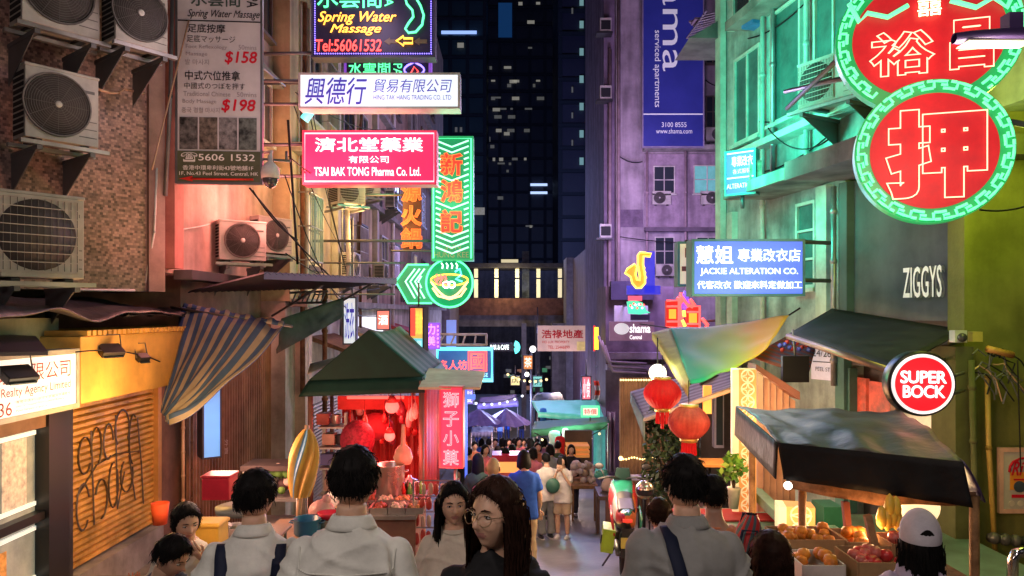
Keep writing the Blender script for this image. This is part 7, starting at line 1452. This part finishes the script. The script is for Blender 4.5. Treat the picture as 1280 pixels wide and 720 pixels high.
def person(label, px, pyt, d, yaw, skin=SK, fem=False, hairstyle='short', hm=HAIR, top=None, bottom=None, topstyle='tee', bstyle='trousers', pose='stand', arms=None, lean=0, hyaw=0, hpitch=0, near=True, hlen=.36, group=None, shoes=None, collar=False, xoff=0, hthick=.016, hunch=0, ease=.02, seatlow=None):
    zt_ = P(px, pyt, d).z; g = GZ(d); H = zt_-g; x = pxx(px, d)
    sit = pose == 'sit'
    s = H/1.72 if not sit else H/(1.72-.44)
    s = max(.8, min(1.12, s)); rnd = int(abs(px*7+d*13)) % 97
    t = thing('person', label, 'person', (x, d, g), yaw, group); stl_ = ' '.join(label.split()[:7])
    hz = .92 if not sit else .92-.44
    LM = Matrix.Translation((0, 0, hz)) @ Matrix.Rotation(R(lean), 4, 'X')
    sw = (.88 if fem else 1.0)
    U = lambda v: (LM @ (Vector(v)-Vector((0, 0, .92))))*s
    K = lambda v: Vector(v)*s
    cy = lambda z: (.012 if z > 1.2 else -.005) + hunch*max(0, z-1.1)*-.35
    def loft(mb, rings, m, n=20, sq=2.4):
        rr = []
        for (z, w, dp, yo) in rings:
            ring = []
            for j in range(n):
                a = 2*math.pi*j/n; c_, s_ = math.cos(a), math.sin(a); e = 2/sq
                ring.append(mb.bm.verts.new(U((w*abs(c_)**e*(1 if c_ > 0 else -1), yo+cy(z)+dp*abs(s_)**e*(1 if s_ > 0 else -1), z))))
            rr.append(ring)
        fs = [mb.bm.faces.new(rr[0][::-1]), mb.bm.faces.new(rr[-1])]
        for A_, B_ in zip(rr, rr[1:]):
            for j in range(n): fs.append(mb.bm.faces.new((A_[j], A_[(j+1) % n], B_[(j+1) % n], B_[j])))
        mb._tag(fs, m, True)
    hip, wst, bst = ((.168, .138, .145) if fem else (.165, .15, .165))
    rings = [(.80, .13, .09, 0), (.90, hip, .115, .01), (1.05, wst*.95, .095, 0), (1.2, bst, .112, -.008 if fem else 0), (1.31, .170*sw, .108, 0), (1.365, .155*sw, .09, .0), (1.405, .115*sw, .072, .0), (1.44, .075, .062, .0), (1.475, .056, .056, -.002), (1.53, .052, .055, -.008)]
    sh = [Vector((q*.168*sw, .012, 1.352)) for q in (-1, 1)]
    A = arms or {}
    def arm(i):
        q = (-1, 1)[i]; a_ = A.get(q)
        if a_: return [U(sh[i]), U(a_[0]), U(a_[1])]
        return [U(sh[i]), U((q*.225*sw, .03, 1.10)), U((q*.235*sw, -.05, .86))]
    arms_ = [arm(0), arm(1)]
    if sit: legs = [[K((q*.09, -.02, hz-.02)), K((q*.13, -.42, hz+.0)), K((q*.12, -.40, .09))] for q in (-1, 1)]
    elif pose == 'walk': legs = [[K((q*.088, 0, .88)), K((q*.09, -.10*q-.03, .49)), K((q*.09, -.16*q+.06, .09+(.05 if q < 0 else 0)))] for q in (-1, 1)]
    else: legs = [[K((q*.088, 0, .88)), K((q*.10, -.02, .49)), K((q*.105, .02, .09))] for q in (-1, 1)]
    b = MB(); loft(b, rings, skin)
    def seg(mb, j3, r0, r1, r2, m, upto=2, n=12, ext=0):
        a_, e_, w_ = j3; pts = [a_, a_.lerp(e_, .5), e_]; rs_ = [r0*s, (r0*.55+r1*.5)*s, r1*s]
        if upto > 1:
            f = upto-1; pts += [e_.lerp(w_, f*.5), e_.lerp(w_, f)]; rs_ += [r1*1.02*s, (r1*(1-f)+r2*f)*s]
        elif upto < 1: pts = [a_, a_.lerp(e_, upto*.5), a_.lerp(e_, upto)]; rs_ = [r0*s, (r0*.85+r1*.15)*s, (r0*.7+r1*.3)*s]
        mb.tube(pts, rs_, m, n); mb.ball(a_, r0*s*.98, m, 10, 8)
        if upto > 1: mb.ball(e_, r1*s, m, 10, 8)
    ak = .86 if fem else 1
    for j3 in arms_: seg(b, j3, .052*ak, .04*ak, .027*ak, skin)
    for j3 in legs: seg(b, j3, .085, .058, .04, skin)
    vox = (.012 if near else .022)*s
    body = remesh(b, vox, 3)
    HMt = Matrix.Translation(U((0, -.025+hunch*-.16, 1.60)))  @ Matrix.Rotation(R(hyaw), 4, 'Z') @ Matrix.Rotation(R(hpitch+lean*.4), 4, 'X') @ Matrix.Scale(s*1.0, 4)
    b = MB(); b.mi(skin); b.add(body, Matrix.Identity(4), skin, True)
    head_mesh(b, HMt, skin, *((56, 44) if near else (24, 18)))
    if near or topstyle:
        for j3 in arms_:
            hd = (j3[2]-j3[1]); hand(b, j3[2], hd, skin, s)
    b.build('body', t)
    if near:
        for sx in (-1, 1):
            e = MB(); e.ball((0, 0, 0), (.0135, .009, .0052), EYEW, 12, 8); e.ball((0, -.0062, .0), (.0055, .004, .0052), EYED, 10, 8); e.tube([(-.015, -.003, .001), (-.006, -.0088, .0052), (.006, -.0088, .0052), (.015, -.003, .002)], .0017, EYED, 5)
            e.bm.transform(HMt @ Matrix.Translation((sx*.031, -.0745, .005))); e.build('eye', t)
            e = MB(); e.tube([(sx*.014, -.091, .024), (sx*.028, -.090, .030), (sx*.046, -.078, .026)], [.0025, .003, .0012], hm, 5, flat=1); e.bm.transform(HMt); e.build('eyebrow', t)
    if hairstyle != 'bald': hair(t, HMt, hairstyle, hm, near, rnd, hlen, thick=hthick)
    # clothes
    if top:
        b = MB(); hem = {'tee': .80, 'shirt': .78, 'tank': .82, 'loose': .76}[topstyle]; E = ease+(.012 if topstyle == 'loose' else .002 if topstyle == 'shirt' else 0)
        nk = 1.445 if topstyle != 'tank' else 1.40
        loft(b, [(hem, hip+E+.012, .115+E, .008), (.92, hip+E+.004, .117+E, .008), (1.05, max(wst, .14)+E+.006, .105+E, 0), (1.2, bst+E, .115+E, -.008 if fem else 0), (1.31, .174*sw+E*.5, .112+E*.7, 0), (1.365, .158*sw+E*.8, .094+E*.7, 0), (1.405, .122*sw+E*.9, .08+E*.6, 0), (nk-.006, .092+E*.2, .076, 0), (nk+.012, .070, .068, -.002)], top)
        up = {'tee': .72, 'shirt': 1.96, 'tank': 0, 'loose': .78}[topstyle]
        if collar == 'short': up = .8
        if up:
            for j3 in arms_: seg(b, j3, (.050*ak+E*.5), (.045+E*.7)*ak, .038, top, up)
        me = remesh(b, (.011 if near else .02)*s, 3); wrinkle(me, .026*s if near else .010, 5.0, rnd)
        q = MB(); q.mi(top); q.add(me, Matrix.Identity(4), top, True); o = q.build({'tee': 't_shirt', 'shirt': 'shirt', 'tank': 'tank_top', 'loose': 'loose_shirt'}[topstyle], t)
        t['_top'] = o.name
        if collar:
            cs = [(.066, 1.438), (.063, 1.478), (.067, 1.486), (.078, 1.468), (.092, 1.438)]
            def colf(u, v):
                i = min(3, int(v*4)); f = v*4-i; r_ = cs[i][0]+(cs[i+1][0]-cs[i][0])*f; z_ = cs[i][1]+(cs[i+1][1]-cs[i][1])*f; a = R(-68)+R(316)*u
                return U((r_*math.cos(a), .006+r_*.95*math.sin(a), z_+.010*math.sin(a)))
            q = MB(); q.grid(colf, 40, 8, top); q.build('collar', t, solid=.004)
        elif near:
            q = MB(); q.tube([U((.075*math.cos(a), .006+.074*math.sin(a), nk+.004+.012*math.sin(a))) for a in [2*math.pi*k/32 for k in range(32)]], .007*s, top, 8, closed=True); q.build('neckband', t)
    if bottom:
        b = MB(); loft(b, [(.78, .15, .105, 0), (.90, hip+.014, .128, .01), (1.03, wst+.012, .11, 0), (1.06, wst, .1, 0)], bottom)
        if bstyle == 'skirt': loft(b, [(.42, .26, .2, 0), (.7, .21, .16, 0), (.95, hip+.02, .13, .005)], bottom)
        else:
            for j3 in legs: seg(b, j3, .105, .078 if bstyle != 'shorts' else .095, .06 if bstyle != 'wide' else .1, bottom, 1.95 if bstyle in ('trousers', 'wide') else .95)
        me = remesh(b, (.016 if near else .022)*s, 2); wrinkle(me, .01*s, 5, rnd+3)
        q = MB(); q.mi(bottom); q.add(me, Matrix.Identity(4), bottom, True); q.build({'skirt': 'skirt', 'shorts': 'shorts'}.get(bstyle, 'trousers'), t)
    for j3 in legs:
        a_ = j3[2]; q = MB(); sm_ = shoes or mat('dark_shoe', (.04, .04, .045), .5); f_ = K((0, -.07, -.045)); q.ball(a_+f_, (.048*s, .135*s, .045*s), sm_, 14, 10); q.bx(a_.x-.045*s, a_.x+.045*s, a_.y-.2*s, a_.y+.06*s, a_.z-.09*s, a_.z-.068*s, mat('sole', (.5, .48, .45), .6)); q.build('shoe', t)
    if sit:
        st_ = thing('stool', 'orange plastic stool under the '+stl_, 'stool', (x, d, g)); h_ = (hz-.13)*s
        MB().bx(-.16, .16, -.16, .16, h_-.03, h_, orp).build('seat', st_, bevel=.01)
        for ax_ in (-.13, .13):
            for ay in (-.13, .13): MB().tube([(ax_*1.15, ay*1.15, 0), (ax_, ay, h_-.03)], .016, orp, 6).build('leg', st_)
    t['_s'] = s
    return t, U, HMt
def cloth(nm, c, r=.85): return mat(nm, c, r, var=.15, scale=7, bump=.55, bscale=9)
def ribbon(t, pts, w, m, name='strap', off=.006, frm=1):
    """band laid over the garment's back (frm=1) or front (frm=-1): pts are local (x, z)"""
    o = bpy.data.objects[t['_top']]; me = o.data; tree = BVHTree.FromPolygons([v.co for v in me.vertices], [p.vertices for p in me.polygons])
    L_ = []
    fine = []
    for (a, b_) in zip(pts, pts[1:]):
        for k in range(8): fine.append((a[0]+(b_[0]-a[0])*k/8, a[1]+(b_[1]-a[1])*k/8))
    fine.append(pts[-1]); hits = []
    for i, (x, z) in enumerate(fine):
        h = tree.ray_cast(Vector((x, frm*1.5, z)), Vector((0, -frm, 0)))
        if h[0] is not None: hits.append(h[0]+Vector((0, frm*off, 0)))
    b = MB()
    if len(hits) < 3: return
    def f(u, v):
        q = u*(len(hits)-1); i = min(len(hits)-2, int(q)); p = hits[i].lerp(hits[i+1], q-i); tg = (hits[i+1]-hits[i]).normalized(); sd = tg.cross(Vector((0, frm, 0))).normalized()
        return p+sd*w*(v-.5)
    b.grid(f, len(hits)*2, 2, m); return b.build(name, t, solid=.008)
wshirt = cloth('white_shirt_cloth', (.74, .74, .68)); cream = cloth('cream_tee_cloth', (.62, .54, .44)); blackc = cloth('black_cloth', (.018, .018, .02)); greyc = cloth('grey_shirt_cloth', (.30, .30, .29)); navyc = mat('navy_strap', (.015, .02, .045), .6, var=.15); lav = cloth('lavender_cloth', (.45, .38, .5)); greyp = cloth('dark_trouser_cloth', (.04, .04, .05)); white_c = cloth('white_tee_cloth', (.62, .58, .54)); bluec_ = cloth('royal_blue_cloth', (.03, .10, .5)); beige = cloth('beige_cloth', (.40, .30, .2)); pinkc = cloth('pink_cloth', (.7, .2, .25)); mauve = cloth('mauve_cloth', (.3, .1, .2)); olivec = cloth('olive_coat_cloth', (.06, .1, .05)); orangec = cloth('orange_top_cloth', (.55, .2, .1)); lightb = cloth('light_blue_cloth', (.2, .35, .7)); whites = mat('white_shoe', (.65, .62, .6), .5)
# foreground
t, U, HM = person('man in white shirt seen from behind in the centre foreground', 440, 562, 2.7, R(178), hairstyle='short', top=wshirt, bottom=greyp, topstyle='shirt', collar=True, hthick=.011)
ribbon(t, [(-.17, 1.325), (0, 1.315), (.17, 1.325)], .003, wshirt, 'yoke_seam', .002)
for q in (-1, 1): ribbon(t, [(q*.172, 1.39), (q*.165, 1.30), (q*.168, 1.2), (q*.178, 1.13)], .003, wshirt, 'armhole_seam', .002); ribbon(t, [(q*.014, 1.31), (q*.013, 1.15), (q*.012, .95)], .0025, wshirt, 'back_pleat', .002)
t, U, HM = person('man in pale shirt wearing a backpack with two dark straps, seen from behind', 318, 590, 3.2, R(-170), hairstyle='short', top=wshirt, bottom=greyp, topstyle='shirt', collar=True, hthick=.011, hyaw=-28)
ss = t['_s']
ribbon(t, [(.118, 1.46*ss), (.118, 1.36*ss), (.11, 1.2*ss), (.07, 1.0*ss)], .052, navyc, 'backpack_strap'); ribbon(t, [(-.118, 1.46*ss), (-.118, 1.36*ss), (-.11, 1.28*ss), (.0, 1.13*ss), (.05, 1.02*ss)], .052, navyc, 'backpack_strap')
bk2 = MB(); bk2.ball(K_ := (0.0, .21, 1.0*ss), (.16, .09, .19), navyc, 18, 12); bk2.build('backpack', t); MB().tube([(.03, .15, 1.20*ss), (.05, .19, 1.25*ss), (.08, .19, 1.25*ss), (.1, .15, 1.18*ss)], .009, navyc, 6).build('carry_loop', t)
t, U, HM = person('woman in black top and round glasses looking aside in the centre foreground', 622, 597, 2.45, R(-14), fem=True, hairstyle='long', hm=HAIRB, top=blackc, bottom=greyp, topstyle='tee', hyaw=-26, hpitch=-3, hlen=.34, hthick=.012)
gl_ = MB(); gm2 = mat('gold_wire', (.5, .35, .2), .3, .8, var=0)
for sx in (-1, 1): gl_.tube([(sx*.034+.026*math.cos(a), -.103+.012*abs(math.cos(a))*(1 if math.cos(a)*sx > 0 else .1), .002+.024*math.sin(a)) for a in [2*math.pi*k/24 for k in range(24)]], .0016, gm2, 6, closed=True); gl_.tube([(sx*.060, -.088, .008), (sx*.077, -.03, .008), (sx*.078, .02, .0)], .0016, gm2, 5)
gl_.tube([(-.009, -.106, .004), (0, -.109, .007), (.009, -.106, .004)], .0016, gm2, 5); gl_.bm.transform(HM); gl_.build('glasses', t)
t, U, HM = person('woman in cream tee with long dark hair walking towards the camera', 567, 603, 3.9, R(4), fem=True, hairstyle='long', top=cream, bottom=greyp, topstyle='tee', hlen=.30, hthick=.014, hyaw=6)
t, U, HM = person('man in grey shirt with dark crossbody strap, seen from behind on the right', 858, 572, 3.0, R(184), hairstyle='short', top=greyc, bottom=greyp, topstyle='loose', collar=True, hyaw=14, hthick=.011, ease=.028)
ss = t['_s']; ribbon(t, [(.095, 1.47*ss), (.09, 1.38*ss), (.06, 1.2*ss), (-.04, 1.05*ss), (-.15, .93*ss)], .05, navyc, 'crossbody_strap')
MB().ball((-.10, .20, .94*ss), (.15, .07, .10), navyc, 16, 10).build('sling_bag', t)
e = MB().ball((.079, -.012, -.015), (.008, .008, .012), whites, 8, 6); e.bm.transform(HM); e.build('earbud', t)
t, U, HM = person('woman with cropped hair and bare shoulder behind the grey shirted man', 892, 597, 4.3, R(172), skin=SK2, fem=True, hairstyle='short', top=orangec, bottom=greyp, topstyle='tank', hthick=.012)
t, U, HM = person('woman with long dark hair and white cap by the fruit stall', 1152, 642, 3.2, R(168), fem=True, hairstyle='capped', top=lav, bottom=greyp, topstyle='tee', hlen=.42, hthick=.010)
q = MB()
def capf(u, v):
    b_ = math.pi*.56*v; n = (math.sin(b_)*math.cos(2*math.pi*u), math.sin(b_)*math.sin(2*math.pi*u), math.cos(b_)); return headp((n[0], n[1]*1.0, n[2]), .024)+Vector((0, .004, .004))
q.grid(capf, 32, 12, mat('white_cap_cloth', (.62, .58, .64), .8, bump=.15, bscale=90))
q.bm.transform(HM); capo = q.build('cap', t)
q = MB().grid(lambda u, v: Vector(((u-.5)*.15, -.085-.085*v*(1-(2*u-1)**2*.5), .035-.02*v-.03*(2*u-1)**2)), 14, 6, mat('white_cap_cloth', (.62, .58, .64))); q.bm.transform(HM); q.build('cap_brim', capo, solid=.006)
q = MB().grid(lambda u, v: headp((math.sin(1.75)*math.sin((u-.5)*.9)*.95, math.sin(1.75)*math.cos((u-.5)*.9), .14+.30*v*math.cos((u-.5)*3)), .027), 10, 5, HAIR); q.bm.transform(HM); q.build('cap_opening', capo)
t, U, HM = person('seated woman in pale tee with hand to her face at the left', 234, 622, 5.2, R(20), fem=True, hairstyle='pony', hm=HAIR, top=cloth('pale_print_tee', (.55, .5, .42)), bottom=greyp, topstyle='tee', pose='sit', lean=8, hyaw=22, hpitch=8, arms={1: ((.26, -.10, 1.12), (.10, -.20, 1.42)), -1: ((-.24, -.08, 1.10), (-.12, -.28, .98))}, hlen=.2, hthick=.012)
ss = t['_s']; pmat = mat('dark_letters', (.05, .05, .05), .8, var=0); q = MB(); write(q, 'UNLEASH', -.12, .12, 0, .05, 0, pmat, bold=.02); o = q.build('shirt_lettering', t); o.data.transform(Matrix.Translation(U((0, -.15, 1.13))) @ Matrix.Rotation(R(8), 4, 'X'))
t, U, HM = person('seated man in dark tee with bowed head at the bottom left', 180, 660, 4.2, R(75), hairstyle='short', top=cloth('slate_tee', (.12, .13, .17)), bottom=greyp, topstyle='tee', pose='sit', lean=14, hpitch=22, arms={1: ((.24, -.2, 1.15), (.1, -.34, 1.05)), -1: ((-.24, -.2, 1.15), (-.1, -.34, 1.05))}, hthick=.012)
t, U, HM = person('seated person with curly dark hair in red striped jacket by the terrace', 962, 672, 3.7, R(150), fem=True, hairstyle='bob', hm=HAIRB, top=stripes('red_grey_stripe', (.6, .04, .04), (.12, .16, .18), 7, 0, .6, .55, 'Object'), bottom=greyp, topstyle='loose', pose='sit', hlen=.16, hthick=.03)
t, U, HM = person('crouching child with brown hair behind the grey shirted man', 826, 625, 5.6, R(190), hairstyle='short', hm=HAIRB, top=cloth('slate_tee', (.12, .13, .17)), bottom=greyp, topstyle='tee', pose='sit', hthick=.012)
bkp = thing('backpack', 'red and grey striped backpack hanging between the cropped haired woman and the curly haired person', 'backpack', P(934, 722, 3.9), R(-12))
bg_ = MB(); rr2 = stripes('red_slate_stripe', (.65, .04, .04), (.10, .16, .18), 9, 0, .5, .55)
bg_.grid(lambda u, v: Vector(((.085-.02*v)*math.sin(math.pi*(.04+.92*v))**.4*math.cos(2*math.pi*u+1.2*v)*(1+.10*math.sin(u*31+v*12))+.02*v, (.065*math.sin(math.pi*(.04+.92*v))**.4)*math.sin(2*math.pi*u+1.2*v)-.02*math.sin(v*7), .34*v)), 36, 16, rr2); bg_.build('pack', bkp)
MB().tube([(-.05, -.07, .05), (-.06, -.085, .15), (-.03, -.08, .27), (.04, -.08, .27), (.06, -.085, .14), (.05, -.07, .05)], .008, navyc, 6).build('pocket_seam', bkp); MB().tube([(-.03, 0, .29), (-.02, 0, .34), (.02, 0, .34), (.03, 0, .29)], .008, navyc, 6).build('handle', bkp)
# middle distance
person('bald man seen from behind over the shoulder of the woman in black', 616, 572, 7.6, R(175), skin=SK2, hairstyle='bald', top=mauve, bottom=greyp)
person('person with long hair in dark olive coat walking away', 597, 568, 11, R(170), fem=True, hairstyle='long', top=olivec, bottom=greyp, topstyle='shirt', hlen=.4, near=False, pose='walk')
person('person in royal blue tee walking away in the middle of the street', 655, 564, 10.2, R(185), hairstyle='bob', hlen=.12, top=bluec_, bottom=beige, topstyle='loose', near=False, pose='walk')
t, U, HM = person('person in white long sleeve and grey trousers, left of the standing pair', 683, 567, 13.6, R(200), hairstyle='short', top=white_c, bottom=cloth('grey_wide_trouser', (.17, .17, .17)), topstyle='shirt', bstyle='wide', near=False)
t, U, HM = person('woman in long white tee and beige shorts raising a phone, right of the pair', 703, 569, 13.6, R(-20), fem=True, hairstyle='bob', hlen=.1, top=white_c, bottom=beige, topstyle='loose', bstyle='shorts', near=False, shoes=whites, arms={1: ((.2, -.12, 1.15), (.05, -.22, 1.42)), -1: ((-.2, -.12, 1.15), (-.04, -.24, 1.42))})
MB().box((0, -.27, 1.46), (.075, .01, .15), blk).build('phone', None) if False else None
ph = MB().box((0, 0, 0), (.075, .01, .15), blk).single('phone', 'phone held up by the woman in beige shorts', 'phone'); ph.location = P(700, 581, 13.2)
MB().ball((0, 0, 0), (.13, .06, .14), mat('green_bag', (.04, .14, .1), .5), 12, 8).single('shoulder_bag', 'dark green bag hanging between the standing pair', 'bag').location = P(691, 617, 13.4)
crowd = [(593, 552, 21, 20, orangec, 'person in orange top at the left kerb of the crowd'), (611, 549, 23, 170, greyc, 'person in grey top in the second row left'), (619, 546, 25, 0, white_c, 'person in white top in the second row'), (628, 548, 24, 190, blackc, 'person in black top in the second row'), (636, 543, 27, 15, mauve, 'person in mauve top in the third row'), (643, 541, 28, 180, lightb, 'person in light blue top in the third row'), (655, 541, 27, 0, pinkc, 'person in pink top in the third row'), (661, 543, 25, 170, blackc, 'person in black top right of the third row'), (671, 541, 26, 195, white_c, 'person in white top under the canopy'), (602, 545, 28, 180, bluec_, 'person in bright blue top at the back of the left kerb'), (648, 537, 31, 0, greyc, 'person in grey top at the back of the crowd'), (631, 536, 32, 180, orangec, 'person in orange top at the back of the crowd'), (697, 552, 18.6, 160, olivec, 'person in olive top browsing the hanging garments'), (585, 560, 16, 150, blackc, 'person in black top beside the pink sign pole'), (640, 556, 18, 175, mauve, 'person in mauve top in the mid street crowd'), (648, 546, 22, 20, pinkc, 'person in pink top facing up the street'), (632, 560, 17, 185, pinkc, 'person in pink top just left of the food light'), (664, 549, 21, 170, olivec, 'person in olive top under the canopy edge'), (672, 553, 19, 10, orangec, 'person in orange top by the hanging garments'), (680, 545, 22, 190, mauve, 'person in mauve top under the green canopy'), (666, 560, 16, 160, pinkc, 'person in salmon top beside the royal blue tee'), (606, 556, 17, 30, pinkc, 'person in pink top beside the olive coat'), (688, 556, 17, 200, greyc, 'person in grey top at the garment stall'), (622, 558, 20, 180, olivec, 'dark dressed person left of the food light'), (714, 556, 17.6, 0, blackc, 'black dressed stall keeper behind the goods')]
for px, py, d, yw, c, lb in crowd: person(lb, px, py, d, R(yw), hairstyle='short' if int(px) % 2 else 'bob', hlen=.12, top=c, bottom=greyp, near=False, group='people in the street crowd')
MB().bx(-.4, .4, -.25, .25, 0, .25, glow('orange_food_light', (1, .38, .1), .9)).bx(-.42, .42, -.27, .27, .25, .4, mat('red_plastic', (.6, .02, .05), .35)).single('food_warmer', 'glowing orange food warmer in the crowd', 'warmer').location = P(638, 588, 17)
far = [(597, 527, 45, 150, navyc, 'dark blue dressed person standing apart at the lower crossing'), (613, 521, 47, 180, lightb, 'person in light blue shirt under the purple umbrella'), (625, 522, 47, 0, lightb, 'person in light blue at the middle of the umbrella group'), (634, 521, 48, 180, bluec_, 'person in bright blue top in the umbrella group'), (652, 520, 48, 170, blackc, 'black dressed person at the right of the umbrella group'), (604, 520, 50, 0, white_c, 'white dressed person at the left of the umbrella group'), (588, 521, 50, 10, mauve, 'mauve dressed person at the left end of the crossing')]
for px, py, d, yw, c, lb in far: person(lb, px, py, d, R(yw), hairstyle='short', top=c, bottom=mat('navy_trouser', (.03, .04, .12), .8), near=False, group='people at the lower crossing')
lamp(P(612, 505, 42), (.35, .4, 1), 800, .5); lamp(P(640, 530, 19.5), (1, .45, .38), 110, .3); lamp(P(700, 528, 20), (.5, 1, .8), 80, .3); lamp(P(668, 535, 12.8), (1, .74, .5), 75, .4); lamp(P(620, 520, 26), (1, .6, .5), 160, .4); lamp(P(745, 560, 10.5), (1, .66, .4), 110, .3); lamp(P(800, 600, 6.6), (1, .6, .32), 26, .3)  # unseen fill lamps added along the street and over the crowd
# ---------------------------------------------------------------- unseen fill lamps added near the camera to light the foreground people
for i, (loc, col, w) in enumerate((((-1.9, -.3, CZ+2.0), (1, .84, .76), 205), ((2.0, -.5, CZ+1.9), (1, .84, .76), 120))): lamp(loc, col, w, .35, name='near_fill_lamp')
for o in bpy.data.objects:
    for k in ('_top', '_s'):
        if k in o: del o[k]
